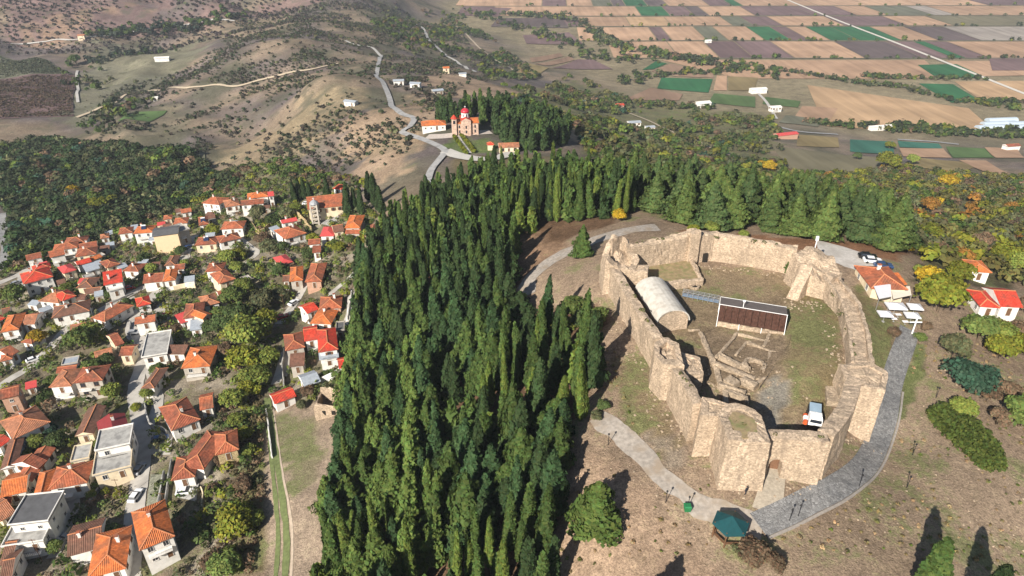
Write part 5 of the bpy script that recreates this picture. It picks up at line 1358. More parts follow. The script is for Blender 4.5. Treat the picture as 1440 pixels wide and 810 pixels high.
# ------------------------------------------------------------------ village clutter
g = G(467, 574); ru = empty('ruined_house', (g.x, g.y, g.z)); tag(ru, 'roofless tan stone ruin at the edge of the forest', 'ruin')
for a, b, h in (((-3.4,-3),(3.4,-3),3.4),((3.4,-3),(3.6,3.4),5.2),((-3.4,-3),(-3.4,3),2.6),((-3.4,3.2),(3.5,3.4),4.0)):
    part(rough_wall([(g.x+a[0],g.y+a[1],g.z+h,g.z-2.5),(g.x+b[0],g.y+b[1],g.z+h*.9,g.z-2.5)], .6, seed=110+int(h*7), rag=.9, levels=6), 'wall', STONE, ru)
mb = MB(); mb.box(g.x-1.6,g.x-.7,g.y-3.4,g.y-3.3,g.z+.6,g.z+1.9); mb.box(g.x+.8,g.x+1.7,g.y-3.4,g.y-3.3,g.z+.6,g.z+1.9); part(mb, 'window_opening', MATS['dark_void'], ru)
def gwall(px_pts, h, mat, label, th=.35, seed=1):
    P = RP(*px_pts); w = empty('garden_wall', (P[0].x, P[0].y, P[0].z)); tag(w, label, 'wall', 'garden and terrace walls')
    part(rough_wall([(p.x,p.y,zf(p.x,p.y)+h,zf(p.x,p.y)-.8) for p in smooth3(P)], th, seed=seed, rag=.12, levels=3, jit=.03, step=1.2), 'masonry', mat, w)
def smooth3(P): return [Vector((q.x, q.y, 0)) for q in smooth_line(P, 3.0)]
gw = [([(204,566),(212,600),(228,606),(236,612)],1.6,CONC,'concrete wall bordering the paved village yard'),
 ([(232,668),(228,690),(224,712)],1.5,CONC,'white-grey wall along the terrace garden by the street'),
 ([(242,650),(236,690),(232,720)],1.2,CONC,'pale path wall beside the terrace garden'),
 ([(285,722),(287,700),(284,690)],1.4,WALLS['c'],'short cream wall beside the shaded yard'),
 ([(100,745),(90,760),(84,775)],1.0,WALLS['c'],'pale garden wall beside the shaded drive'),
 ([(108,735),(120,720),(140,690)],1.2,CONC,'curving wall below the garden terraces'),
 ([(375,578),(379,610),(383,645)],.9,WALLS['w'],'thin white wall along the green track'),
 ([(488,452),(492,430),(495,412)],1.0,WALLS['w'],'white wall on the left of the walled drive'),
 ([(499,455),(500,430),(501,424)],1.0,WALLS['w'],'white wall on the right of the walled drive'),
 ([(400,545),(398,520),(400,495)],1.6,CONC,'yard wall left of the red roofs below the forest'),
 ([(452,540),(470,532),(484,522)],2.2,WALLS['w'],'white retaining wall below the vivid red roof'),
 ([(245,408),(262,404),(276,406)],1.8,WALLS['c'],'pale retaining wall of the upper garden'),
 ([(355,318),(365,330),(380,320)],2.2,WALLS['y'],'tan stone retaining wall near the church lane'),
 ([(45,575),(58,592),(70,600)],1.4,CONC,'grey yard wall below the lane'),
 ([(150,430),(170,422),(188,414)],.9,CONC,'low wall along the upper lane'),
 ([(185,455),(183,470),(190,486)],1.0,CONC,'street wall at the bend')]
for k, a in enumerate(gw): gwall(a[0], a[1], a[2], a[3], seed=130 + k)
# paved yards
def yard(quad, mat, label, off=.2):
    P = RP(*quad); mb = MB(); n = 6; pts = []
    for j in range(n+1):
        for i in range(n+1):
            s, t = i/n, j/n; p = (P[0]*(1-s)+P[1]*s)*(1-t) + (P[3]*(1-s)+P[2]*s)*t; pts.append((p.x, p.y, zf(p.x,p.y)+off))
    mb.v = pts
    for j in range(n):
        for i in range(n): k = j*(n+1)+i; mb.f.append((k,k+1,k+n+2,k+n+1)); mb.m.append(0)
    tag(mb.build('yard', mat), label, kind='structure')
yard([(212,640),(240,640),(244,606),(214,606)], STREET, 'tan paved yard beside the main street')
yard([(248,700),(276,706),(280,680),(246,676)], CONC, 'grey paved yard of the terracotta house')
yard([(205,455),(240,455),(236,425),(222,428)], STREET, 'open paved square beside the small red roof')
yard([(392,530),(404,530),(412,500),(396,496)], STREET, 'yard left of the red roofs below the forest')
yard([(180,470),(202,472),(200,455),(184,452)], STREET, 'street widening below the white gabled house')
yard([(205,730),(222,732),(228,668),(212,668)], surf('terrace_garden', (.20,.20,.15), 1, .5, 1.4, .05, 4), 'terraced garden plot with grey stones beside the street')
yard([(440,312),(470,320),(480,296),(450,296)], CONC, 'forecourt of the village church')
# garden sheds beside the houses
SHED = [('M','s','grey tin'),('d','s','brown-tiled'),('g','s','concrete'),('k','c','red tin'),('M','w','pale tin')]
NSH = 0
for h in list(HOUSES):
    if not h['o'].name.startswith('house') or NSH >= 34 or h['x'] > 0: continue
    rnd = random.Random(NSH * 7 + int(h['x'] * 10))
    for _ in range(6):
        an = rnd.uniform(0, 6.28); r = h['r'] + rnd.uniform(2.4, 4.5); x, y = h['x'] + r * math.cos(an), h['y'] + r * math.sin(an)
        if any((q['x']-x)**2 + (q['y']-y)**2 < (q['r'] + 2.2)**2 for q in HOUSES): continue
        if any((q[0]-x)**2 + (q[1]-y)**2 < (q[2] + 3.0)**2 for q in ROADPTS): continue
        px, py, zc = project(x, y, zf(x, y))
        if not (5 < px < 480 and 290 < py < 800): continue
        rc, wc, wd = rnd.choice(SHED); rz = math.atan2(1, 0) * 0 + h['o'].rotation_euler.z; L = rnd.uniform(3.0, 4.6); z = zf(x, y) + 2.4
        o = house_w(Vector((x-L/2*math.cos(rz), y-L/2*math.sin(rz), z)), Vector((x+L/2*math.cos(rz), y+L/2*math.sin(rz), z)), rnd.uniform(2.6, 3.6), 's' if rc != 'g' else 'f', rc, wc, 2.4, 'x', False, False, 'shed', 'shed', 12, False, .15)
        o['label'] = unique_label('small ' + wd + ' roofed garden shed', px, py); o['group'] = 'garden sheds'
        m = link('door', DOOR, o, loc=(L*.4, -.03, .7), rz=0); NSH += 1; break
# cars
def car_proto(name, col):
    paint = surf('car_paint_' + name, col, .25, .03, 1, spec=.5); root = empty('parked_car')
    mb = MB(); prof = [(-2.15,.35),(2.15,.35),(2.2,.75),(1.9,.95),(.95,1.0),(-1.95,1.02),(-2.2,.8)]
    W2 = .88
    mb.face([(x,-W2,z) for x,z in prof]); mb.face([(x,W2,z) for x,z in reversed(prof)])
    for i in range(len(prof)): p, q = prof[i], prof[(i+1)%len(prof)]; mb.face([(p[0],-W2,p[1]),(p[0],W2,p[1]),(q[0],W2,q[1]),(q[0],-W2,q[1])])
    mb.build('body', paint, root)
    mb = MB(); lo = [(-1.8,-.84),(.95,-.84),(.95,.84),(-1.8,.84)]; hi = [(-1.35,-.66),(.2,-.66),(.2,.66),(-1.35,.66)]; mb.prism(lo, 1.0, 1.44, 0, hi, 0); mb.build('windows', GLASS, root)
    mb = MB(); mb.prism([(-1.38,-.68),(.24,-.68),(.24,.68),(-1.38,.68)], 1.44, 1.5); mb.build('roof', paint, root)
    for x in (-1.35, 1.35):
        for y in (-.8, .8):
            mb = MB(); k = []
            for yy in (-.11, .11):
                for i in range(10): mb.v.append((x+.33*math.cos(i*math.pi/5), y+yy, .33+.33*math.sin(i*math.pi/5)))
            for i in range(10): mb.f.append((i,(i+1)%10,10+(i+1)%10,10+i)); mb.m.append(0)
            mb.f += [tuple(range(9,-1,-1)), tuple(range(10,20))]; mb.m += [0,0]; mb.build('wheel', RUBBER, root)
    for y in (-.6,.6): mb = MB(); mb.box(2.1,2.22,y-.18,y+.18,.6,.75); mb.build('headlight', WHITE, root)
    return root
def copy_tree(o, parent=None):
    c = o.copy(); COL.objects.link(c)
    if parent is not None: c.parent = parent
    for chd in o.children: copy_tree(chd, c)
    return c
cars = {'black': car_proto('black', (.012,.012,.014)), 'white': car_proto('white', (.75,.75,.76)), 'red': car_proto('red', (.35,.02,.02)), 'grey': car_proto('grey', (.3,.31,.33)), 'blue': car_proto('blue', (.03,.06,.14))}
first = set()
for (px, py, c, rz, lb) in [(1219,364,'black',-12,'black car parked at the far end of the castle car park'),(1226,370,'white',-12,'white car parked between two dark cars behind the castle'),(1241,377,'blue',-10,'dark blue car parked nearest the taverna'),
  (183,407,'red',25,'red car beside the white flat terrace in the village'),(398,448,'red',35,'dark red car under the trees by the narrow lane'),(197,662,'grey',85,'grey car in the shade of the main street'),(184,333,'white',10,'white car in the yard of the apartment block'),(210,345,'grey',30,'grey car beside the apartment block'),(432,288,'white',5,'white car near the upper edge of the village'),(24,400,'grey',60,'grey car on the lane below the big red roof'),(247,395,'white',40,'white car on the street above the small red roof'),(86,764,'grey',70,'grey car beside the white flat-roofed house'),(192,700,'white',86,'white car on the sunny lower main street'),(226,620,'blue',20,'dark blue car in the tan paved yard'),(232,446,'red',70,'red car on the paved square by the small red roof'),(190,470,'grey',10,'grey car at the street bend below the white gabled house'),(48,508,'white',42,'white car on the lane below the yellow tree'),(264,350,'blue',75,'dark blue car on the upper street'),(414,428,'white',60,'white car on the narrow lane near the twin roofs'),(262,694,'white',10,'white car on the grey paved yard')]:
    o = cars[c] if c not in first else copy_tree(cars[c]); first.add(c)
    g = G(px, py); o.location = (g.x, g.y, zf(g.x, g.y) + .2); o.rotation_euler = (0, 0, rad(rz)); tag(o, lb, 'car', 'parked cars')
# lamp posts, bins, utility poles
def pole(px, py, h, name, label, arm=False, cat='pole', group=None):
    g = G(px, py); o = empty(name, tuple(g)); mb = MB(); mb.lathe([(.06,-.3),(.05,h)], 7); mb.build('shaft', BLACKM if 'lamp' in name else WOODF, o)
    if 'lamp' in name: mb = MB(); mb.lathe([(.06,h),(.17,h+.1),(.15,h+.32),(.04,h+.42)], 8); mb.build('lantern', BLACKM, o)
    else: mb = MB(); mb.box(-.8,.8,-.05,.05,h-.5,h-.38); mb.build('crossarm', WOODF, o)
    tag(o, label, cat, group); return o
for px, py, lb in ((855,626,'black lamp post at the left end of the gravel path'),(936,707,'black lamp post beside the lower gravel path'),(967,715,'black lamp post next to the green bin'),(1110,733,'black lamp post at the lower end of the stone kerb'),(1122,727,'second black lamp post from the gazebo along the kerb'),(1208,684,'black lamp post at the bend of the paved road'),(1283,640,'lamp post on the grass beside the oval hedge'),(1275,686,'thin lamp post standing in the dry grass'),(1316,560,'lamp post below the dark green shrubs'),):
    pole(px, py, 2.3, 'lamp_post', lb, cat='lamp', group='lamp posts round the castle')
for px, py, lb in ((173,705,'wooden utility pole at the left side of the main street'),(270,380,'wooden utility pole beside the upper street'),(93,470,'wooden utility pole by the lane with the yellow tree'),(401,440,'wooden utility pole among the trees'),(60,790,'wooden utility pole near the bottom edge'),(238,725,'wooden utility pole behind the vivid orange house'),(300,268,'wooden utility pole at the upper village edge')):
    pole(px, py, 7.5, 'utility_pole', lb, group='utility poles')
g = G(966, 718); o = empty('wheelie_bin', tuple(g)); GRN_P = surf('green_plastic', (.02,.16,.06), .5, .1); mb = MB(); mb.prism([(-.45,-.4),(.45,-.4),(.45,.4),(-.45,.4)], .1, 1.1, 0, [(-.55,-.5),(.55,-.5),(.55,.5),(-.55,.5)]); mb.build('body', GRN_P, o); mb = MB(); mb.prism([(-.58,-.53),(.58,-.53),(.58,.53),(-.58,.53)], 1.1, 1.25, 0, [(-.45,-.4),(.45,-.4),(.45,.4),(-.45,.4)]); mb.build('lid', GRN_P, o)
tag(o, 'green rubbish bin beside the lower gravel path', 'bin')
# gazebo
g = G(1024, 752); TEAL = surf('teal_roof', (.008,.055,.062), .55, .2, 1.5); gz_ = empty('gazebo', tuple(g)); tag(gz_, 'six-sided gazebo with a dark teal roof at the foot of the castle', 'gazebo')
hexp = [(2.75*math.cos(a), 2.75*math.sin(a)) for a in np.linspace(0, 2*math.pi, 6, endpoint=False)]
mb = MB()
for i in range(6):
    p, q = hexp[i], hexp[(i+1)%6]; mb.face([(p[0],p[1],2.5),(q[0],q[1],2.5),(0,0,4.0)]); mb.face([(q[0],q[1],2.4),(p[0],p[1],2.4),(0,0,3.85)]); mb.face([(p[0],p[1],2.4),(q[0],q[1],2.4),(q[0],q[1],2.5),(p[0],p[1],2.5)])
mb.build('roof', TEAL, gz_)
for i in range(6): mb = MB(); mb.bar((hexp[i][0]*.85,hexp[i][1]*.85,-.4),(hexp[i][0]*.85,hexp[i][1]*.85,2.75),.16); mb.build('post', WOODF, gz_)
mb = MB()
for i in range(5): p, q = hexp[i], hexp[i+1]; mb.bar((p[0]*.8,p[1]*.8,.45),(q[0]*.8,q[1]*.8,.45),.4,.08)
mb.build('bench', WOODF, gz_)
# taverna awnings and parasols
AWN = surf('white_canvas', (.56,.56,.59), .8, .05, 1)
def canopy(px, py, w, d, rz, label, h=2.6):
    g = G(px, py, h); o = empty('parasol', (g.x, g.y, g.z - h), rz); mb = MB()
    c = [(-w/2,-d/2,h-.5),(w/2,-d/2,h-.5),(w/2,d/2,h-.5),(-w/2,d/2,h-.5)]
    for i in range(4): p, q = c[i], c[(i+1)%4]; mb.face([p,q,(0,0,h+.15)]); mb.face([(p[0],p[1],p[2]-.25),(q[0],q[1],q[2]-.25),q,p]); mb.face([q,p,(0,0,h+.1)])
    mb.build('canopy', AWN, o); mb = MB(); mb.lathe([(.06,-.2),(.05,h)], 6); mb.build('shaft', STEEL, o); mb = MB(); mb.lathe([(.35,-.1),(.35,.12)], 8); mb.build('base', CONC, o)
    tag(o, label, 'parasol', 'white parasols of the taverna')
canopy(1261,427,4.0,3.0,-.1,'large white parasol in the middle of the taverna terrace'); canopy(1246,438,2.8,2.4,-.1,'white parasol nearest the castle on the terrace'); canopy(1288,428,2.9,2.6,-.15,'white parasol at the back right of the terrace'); canopy(1284,440,3.0,2.4,-.15,'white parasol at the front right of the terrace')
def awning(q, label, h=2.7, mat=AWN):
    P = [G(*p, h) for p in q]; z = max(p.z for p in P); g = P[0]; o = empty('awning', (g.x, g.y, zf(g.x,g.y))); mb = MB()
    P = [Vector((p.x,p.y,z + dz)) for p, dz in zip(P, (0,0,.5,.5))]
    mb.face(P); mb.face([p - Vector((0,0,.08)) for p in reversed(P)])
    for i in range(4): a, b = P[i], P[(i+1)%4]; mb.face([a - Vector((0,0,.08)), b - Vector((0,0,.08)), b, a])
    part(mb, 'canvas', mat, o)
    for p in P[:2]: mb = MB(); mb.bar((p.x,p.y,zf(p.x,p.y)-.3),(p.x,p.y,p.z-.05),.09); part(mb, 'post', STEEL, o)
    tag(o, label, 'awning')
awning([(1236,421),(1252,422),(1250,407),(1228,405)], 'white awning on the castle side of the taverna')
awning([(1256,421),(1280,420),(1277,409),(1252,408)], 'beige awning in front of the taverna roof', mat=surf('beige_canvas', (.58,.52,.44), .8, .05, 1))
g = G(1282, 470); o = empty('wooden_cross', tuple(g)); mb = MB(); mb.bar((0,0,-.3),(0,0,4.2),.22); mb.build('upright', WHITE, o); mb = MB(); mb.bar((-1.3,0,3.1),(1.3,0,3.1),.2); mb.build('crossbeam', WHITE, o); tag(o, 'white cross standing at the top of the paved road', 'cross')
for k, (px, py) in enumerate(((1256,452),(1272,456),(1262,446))):
    g = G(px, py); o = empty('cafe_table', tuple(g)); mb = MB(); mb.box(-.6,.6,-.4,.4,.7,.75); mb.build('top', WHITE, o); mb = MB(); mb.lathe([(.3,0),(.04,.05),(.04,.7)], 8); mb.build('leg', STEEL, o)
    tag(o, ('cafe table at the front of the taverna terrace','cafe table beside the white cross','cafe table under the middle parasol')[k], 'table', 'taverna tables')
# white work machine in the castle yard
g = W(1144, 592, 0); mc = empty('utility_vehicle', (g.x, g.y, 0), rad(-18)); tag(mc, 'white utility vehicle with a blue-grey rear panel parked in the castle yard', 'vehicle')
ORG = surf('orange_paint', (.55,.10,.03), .5, .1); PANEL = surf('blue_grey_panel', (.20,.27,.34), .35, .1, 1)
mb = MB(); mb.prism([(-1.1,-1.9),(1.1,-1.9),(1.1,.1),(-1.1,.1)], .5, 1.9, 0, [(-1.0,-1.75),(1.0,-1.75),(1.0,.1),(-1.0,.1)]); mb.build('cab', WHITE, mc)
mb = MB(); mb.box(-.95,-.15,-1.5,-.6,1.9,2.25); mb.box(.1,.9,-1.3,-.3,1.9,2.1); mb.build('roof_box', WHITE, mc)
mb = MB(); mb.box(-.9,.9,-1.95,-1.86,1.1,1.7); mb.build('windscreen', GLASS, mc)
mb = MB(); mb.face([(-.95,.15,1.6),(.95,.15,1.6),(.95,2.1,2.3),(-.95,2.1,2.3)]); mb.face([(-.95,2.1,2.2),(.95,2.1,2.2),(.95,.15,1.5),(-.95,.15,1.5)]); mb.build('panel', PANEL, mc)
mb = MB(); mb.box(-1.0,1.0,.1,2.1,.55,.8); mb.bar((-.9,2.1,.6),(-.9,2.1,2.25),.1); mb.bar((.9,2.1,.6),(.9,2.1,2.25),.1); mb.box(-1.0,1.0,2.1,2.55,.5,1.5); mb.build('chassis', BLACKM, mc)
for x in (-1.05,1.05):
    for y in (-1.3,1.5):
        mb = MB()
        for xx in (-.14,.14):
            for i in range(10): mb.v.append((x+xx, y+.42*math.cos(i*math.pi/5), .42+.42*math.sin(i*math.pi/5)))
        for i in range(10): mb.f.append((i,(i+1)%10,10+(i+1)%10,10+i)); mb.m.append(0)
        mb.f += [tuple(range(10)), tuple(range(19,9,-1))]; mb.m += [0,0]; mb.build('wheel', RUBBER, mc)
p = W(1132, 592, 0); dr_ = empty('storage_drum', (p.x, p.y, 0), rad(70)); tag(dr_, 'orange and white drum lying beside the utility vehicle', 'drum')
mb = MB()
for i in range(12):
    a, b = i*math.pi/6, (i+1)*math.pi/6
    for x0, x1, mi in ((-1.1,-.55,1),(-.55,.55,0),(.55,1.1,1)): mb.face([(x0,.42*math.cos(a),.45+.42*math.sin(a)),(x1,.42*math.cos(a),.45+.42*math.sin(a)),(x1,.42*math.cos(b),.45+.42*math.sin(b)),(x0,.42*math.cos(b),.45+.42*math.sin(b))], mi)
for x in (-1.1,1.1): mb.face([(x,.42*math.cos(i*math.pi/6),.45+.42*math.sin(i*math.pi/6)) for i in range(12)], 1)
mb.build('barrel', [WHITE, ORG], dr_)
mb = MB(); mb.box(-.8,-.6,-.4,.4,-.02,.15); mb.box(.6,.8,-.4,.4,-.02,.15); mb.build('cradle', ORG, dr_)
# a visitor walking at the foot of the gate tower
def person():
    g = G(1048, 696); bm = bmesh.new(); me = bpy.data.meshes.new('person')
    V = [(0,0,.95),(0,.0,1.2),(0,.02,1.42),(0,.01,1.55),(0,-.02,1.68),  (.1,.02,.92),(.13,.10,.5),(.12,-.02,.06),(.12,-.16,.03), (-.1,.0,.92),(-.12,-.12,.5),(-.11,-.02,.1),(-.11,-.15,.07), (.2,.02,1.40),(.27,.08,1.14),(.25,-.04,.90),(.25,-.08,.80), (-.2,.02,1.40),(-.27,-.02,1.14),(-.25,-.12,.92),(-.25,-.16,.82)]
    E = [(0,1),(1,2),(2,3),(3,4),(0,5),(5,6),(6,7),(7,8),(0,9),(9,10),(10,11),(11,12),(2,13),(13,14),(14,15),(15,16),(2,17),(17,18),(18,19),(19,20)]
    Rr = [.16,.155,.15,.06,.115,.10,.07,.05,.045,.10,.07,.05,.045,.075,.055,.045,.04,.075,.055,.045,.04]
    me.from_pydata(V, E, []); o = link('person', me); o.location = g; o.rotation_euler.z = rad(200)
    md = o.modifiers.new('skin', 'SKIN')
    for i, sv in enumerate(me.skin_vertices[0].data): sv.radius = (Rr[i], Rr[i]); sv.use_root = (i == 0)
    o.modifiers.new('sub', 'SUBSURF').levels = 1; o.modifiers['sub'].render_levels = 1
    me.materials.append(surf('dark_clothes', (.02,.022,.03), .9, .1)); tag(o, 'person in dark clothes walking at the foot of the gate tower', 'person')
    mb = MB(); mb.lathe([(.03,1.56),(.09,1.60),(.11,1.69),(.09,1.78),(.03,1.82)], 10, (0,-.02)); mb.build('head', surf('skin', (.45,.27,.2), .7, .05), o, smooth=True)
    mb = MB(); mb.lathe([(.118,1.70),(.112,1.77),(.06,1.84),(.01,1.85)], 10, (0,0)); mb.build('hair', BLACKM, o, smooth=True)
    for s in (-1, 1):
        mb = MB()
        mb.box(s*.25-.035, s*.25+.035, -.14 if s < 0 else -.06, -.08 if s < 0 else 0, .70, .80)
        for f in range(4): mb.box(s*.25-.035+f*.018, s*.25-.022+f*.018, -.13 if s < 0 else -.05, -.11 if s < 0 else -.03, .63 - .012*(f % 3), .70)
        mb.box(s*.25-.05*s, s*.25-.035*s, -.16 if s < 0 else -.08, -.14 if s < 0 else -.06, .70, .77) if s > 0 else mb.box(-.215, -.20, -.16, -.14, .70, .77)
        mb.build('hand', MATS['skin'], o)
person()
# ------------------------------------------------------------------ vegetation
def norm(v): return v / np.maximum(np.linalg.norm(v, axis=-1, keepdims=True), 1e-6)
def leaf_arrays(pos, nrm, size, asp, rng, upbias=0.0):
    n = len(pos); nrm = norm(nrm)
    r = norm(rng.normal(size=(n, 3)) + np.array((0, 0, upbias)))
    t = norm(r - nrm * (r * nrm).sum(1, keepdims=True)); b = np.cross(nrm, t)
    s = size[:, None]
    c = []
    for (a, q) in ((-1, -1), (1, -1), (1, 1), (-1, 1)):
        c.append(pos + t * s * asp * (a + rng.uniform(-.35, .35, (n, 1))) * .5 + b * s * (q + rng.uniform(-.45, .45, (n, 1))) * .5)
    return np.stack(c, 1).reshape(-1, 3)
def leaf_mesh(name, verts, tint, core=None):
    me = bpy.data.meshes.new(name); nq = len(verts) // 4
    faces = np.arange(nq * 4, dtype=np.int32).reshape(-1, 4)
    fast_mesh(me, verts.astype(np.float32), faces)
    at = me.attributes.new('tint', 'FLOAT_COLOR', 'POINT')
    cc = np.repeat(tint, 4, 0); cc = np.concatenate([cc, np.ones((len(cc), 1))], 1)
    at.data.foreach_set('color', cc.astype(np.float32).reshape(-1)); me.materials.append(FOL); return me
def tints(base, n, rng, var=.28):
    b = np.array(base)[None, :] * (1 + rng.uniform(-var, var, (n, 1))); b[:, 0] *= 1 + rng.uniform(-.15, .25, n); return np.clip(b, .004, .6)
def cypress_arr(Hh, R, n, base, rng, leaf=.55, columnar=True, lumps=.25):
    t = rng.uniform(0, 1, n * 3)
    if columnar: prof = np.minimum(1, (t / .16) ** .55) * (1 - t) ** .48 * (1.08 - .25 * t)
    else: prof = np.minimum(1, (t / .10) ** .6) * (1 - t) ** .80 * 1.1
    keep = rng.uniform(0, 1, n * 3) < prof + .10; t, prof = t[keep][:n], prof[keep][:n]; m = len(t)
    a = rng.uniform(0, 2 * math.pi, m)
    ph = rng.uniform(0, 6.28, 5)
    lump = 1 + lumps * (np.sin(3 * a + ph[0] + 5 * t) * .5 + np.sin(5 * a + ph[1] - 9 * t) * .35 + np.sin(t * 22 + ph[2] + 2 * a) * .35)
    if not columnar: lump = lump * (1 + .22 * np.sin(t * Hh * 3.2 + ph[3] + 1.5 * np.sin(a + ph[4])))
    rr = R * prof * lump * (1 - .42 * rng.uniform(0, 1, m) ** 2.2) + .05
    z = .06 * Hh + t * Hh * .95
    pos = np.stack([rr * np.cos(a), rr * np.sin(a), z + rng.normal(0, .15, m)], 1)
    nr = np.stack([np.cos(a), np.sin(a), np.full(m, .35 if columnar else .55)], 1) + rng.normal(0, .42, (m, 3))
    sz = leaf * rng.uniform(.6, 1.35, m)
    cl = np.sin(a * 4 + ph[1] + t * 13) * np.sin(t * 17 + ph[2])
    tt = tints(base, m, rng) * (1 + .22 * cl[:, None])
    return leaf_arrays(pos, nr, sz, 1.75 if columnar else 1.2, rng, 1.6 if columnar else .0), np.clip(tt, .004, .5)
def broad_arr(Hh, R, nclump, per, base, rng, leaf=.5, low=.18, flat=.8):
    c = []; 
    for k in range(nclump):
        d = norm(rng.normal(size=3)[None])[0]; d[2] = abs(d[2]) * 1.1 - .25
        q = rng.uniform(.35, .8); c.append((d[0] * R * q, d[1] * R * q, Hh * (low + (1 - low) * .52) + d[2] * Hh * (1 - low) * .52 * q * flat, R * rng.uniform(.30, .52)))
    P, Nn, T, S = [], [], [], []
    for (x, y, z, r) in c:
        d = norm(rng.normal(size=(per, 3))); d[:, 2] = np.where(d[:, 2] < -.35, -d[:, 2], d[:, 2])
        rr = r * (1 - .45 * rng.uniform(0, 1, per) ** 2)[:, None] * (1 + .2 * np.sin(d[:, :1] * 7 + x) * np.sin(d[:, 1:2] * 6 + y))
        P.append(np.array((x, y, z)) + d * rr * np.array((1, 1, .85))); Nn.append(d + rng.normal(0, .5, (per, 3)) + np.array((0, 0, .25)))
        T.append(tints(base, per, rng) * rng.uniform(.75, 1.3)); S.append(leaf * rng.uniform(.6, 1.3, per))
    P = np.concatenate(P); P[:, 2] = np.maximum(P[:, 2], .12)
    return leaf_arrays(P, np.concatenate(Nn), np.concatenate(S), 1.25, rng), np.clip(np.concatenate(T), .004, .5), c
def trunk_mesh(Hh, r0, r1=.05, limbs=None, name='trunk'):
    mb = MB(); bend = [(0, 0)] + [(random.uniform(-.02, .02) * Hh * k, random.uniform(-.02, .02) * Hh * k) for k in (1, 2)]
    k0 = 0; zs = (-.6, Hh * .4, Hh)
    for i, z in enumerate(zs):
        r = r0 + (r1 - r0) * i / 2
        for q in range(7): a = q * 2 * math.pi / 7; mb.v.append((bend[i][0] + r * math.cos(a), bend[i][1] + r * math.sin(a), z))
    for i in range(2):
        for q in range(7): mb.f.append((i*7+q, i*7+(q+1) % 7, i*7+7+(q+1) % 7, i*7+7+q)); mb.m.append(0)
    for (x, y, z, r) in (limbs or [])[:9]: mb.bar((0, 0, Hh * .35), (x * .9, y * .9, z), r0 * .5)
    return mb.mesh(name, BARK)
VR_ = np.random.default_rng(5)
DKG, MDG, BRG, OLV, YGR, YEL, BLG, AUT, BRN = (.030,.054,.018), (.054,.090,.022), (.092,.132,.026), (.095,.105,.050), (.150,.165,.022), (.34,.24,.020), (.034,.075,.046), (.23,.125,.028), (.140,.100,.062)
PINE = (.085,.132,.030)
def cyp_variant(Hh, R, n, base, leaf, columnar, lumps=.25):
    v, t = cypress_arr(Hh, R, n, base, VR_, leaf, columnar, lumps); return leaf_mesh('crown', v, t), trunk_mesh(Hh * .8, .16 if columnar else .24), Hh
CYP = [cyp_variant(12, 1.1, 2900, MDG, .32, True), cyp_variant(12, 1.3, 3200, DKG, .33, True), cyp_variant(12, .95, 2700, BRG, .30, True), cyp_variant(12, 1.2, 3000, MDG, .32, True, .4), cyp_variant(12, 1.5, 3400, DKG, .34, True, .35)]
CON = [cyp_variant(12, 2.4, 4200, DKG, .38, False, .35), cyp_variant(12, 2.8, 4600, MDG, .40, False, .4), cyp_variant(12, 2.2, 4000, (.036,.072,.026), .38, False, .35), cyp_variant(12, 2.6, 4400, PINE, .38, False, .4)]
BIGCON = [cyp_variant(14, 4.2, 5600, (.058,.094,.032), .46, False, .35), cyp_variant(14, 4.4, 6000, (.078,.116,.030), .48, False, .4), cyp_variant(14, 3.8, 5200, (.066,.102,.030), .46, False, .3)]
KINDS = {'cypress_tree': CYP, 'conifer_tree': CON, 'big': BIGCON}
TREES = []     # (x, y, z, variant list name, variant index, scale, height scale, grove)
def poisson(poly, dmin, tries=30000, seed=1, keep=None, dens=None, lim=None):
    rng = np.random.default_rng(seed); P = [(p.x, p.y) for p in poly]
    xs = [p[0] for p in P]; ys = [p[1] for p in P]
    X = rng.uniform(min(xs), max(xs), tries); Y = rng.uniform(min(ys), max(ys), tries)
    m = inside(X, Y, P); X, Y = X[m], Y[m]
    if dens is not None: k = rng.uniform(0, 1, len(X)) < dens(X, Y); X, Y = X[k], Y[k]
    out = []; cell = {}
    for x, y in zip(X, Y):
        k = (int(x // dmin), int(y // dmin)); ok = True
        for i in (-1, 0, 1):
            for j in (-1, 0, 1):
                for (a, b) in cell.get((k[0]+i, k[1]+j), ()):
                    if (a-x)**2 + (b-y)**2 < dmin*dmin: ok = False
        if ok:
            cell.setdefault(k, []).append((x, y)); out.append((float(x), float(y)))
            if lim and len(out) >= lim: break
    return out
RP_ARR = None
def clear_of(x, y, margin, roads=True):
    global RP_ARR
    if RP_ARR is None: RP_ARR = np.array(ROADPTS)
    if roads and np.any((RP_ARR[:, 0] - x)**2 + (RP_ARR[:, 1] - y)**2 < (RP_ARR[:, 2] + margin)**2): return False
    for f in FOOT:
        if abs(f[0][0]-x) > 40 or abs(f[0][1]-y) > 40: continue
        if bool(inside(np.array([x]), np.array([y]), f)[0]): return False
    return True
CLEARING = [(722,342),(760,322),(850,308),(890,318),(870,345),(852,372),(846,425),(815,420),(800,398),(770,402),(748,425),(728,428),(720,405),(735,378),(728,360)]
WSLOPE = [(850,430),(905,500),(880,560),(845,590),(836,545),(840,500),(838,460)]
forest_w = [G(*p) if p[1] < 840 else W(p[0], p[1], -12 - (790 - p[0]) * .07) for p in FOREST]
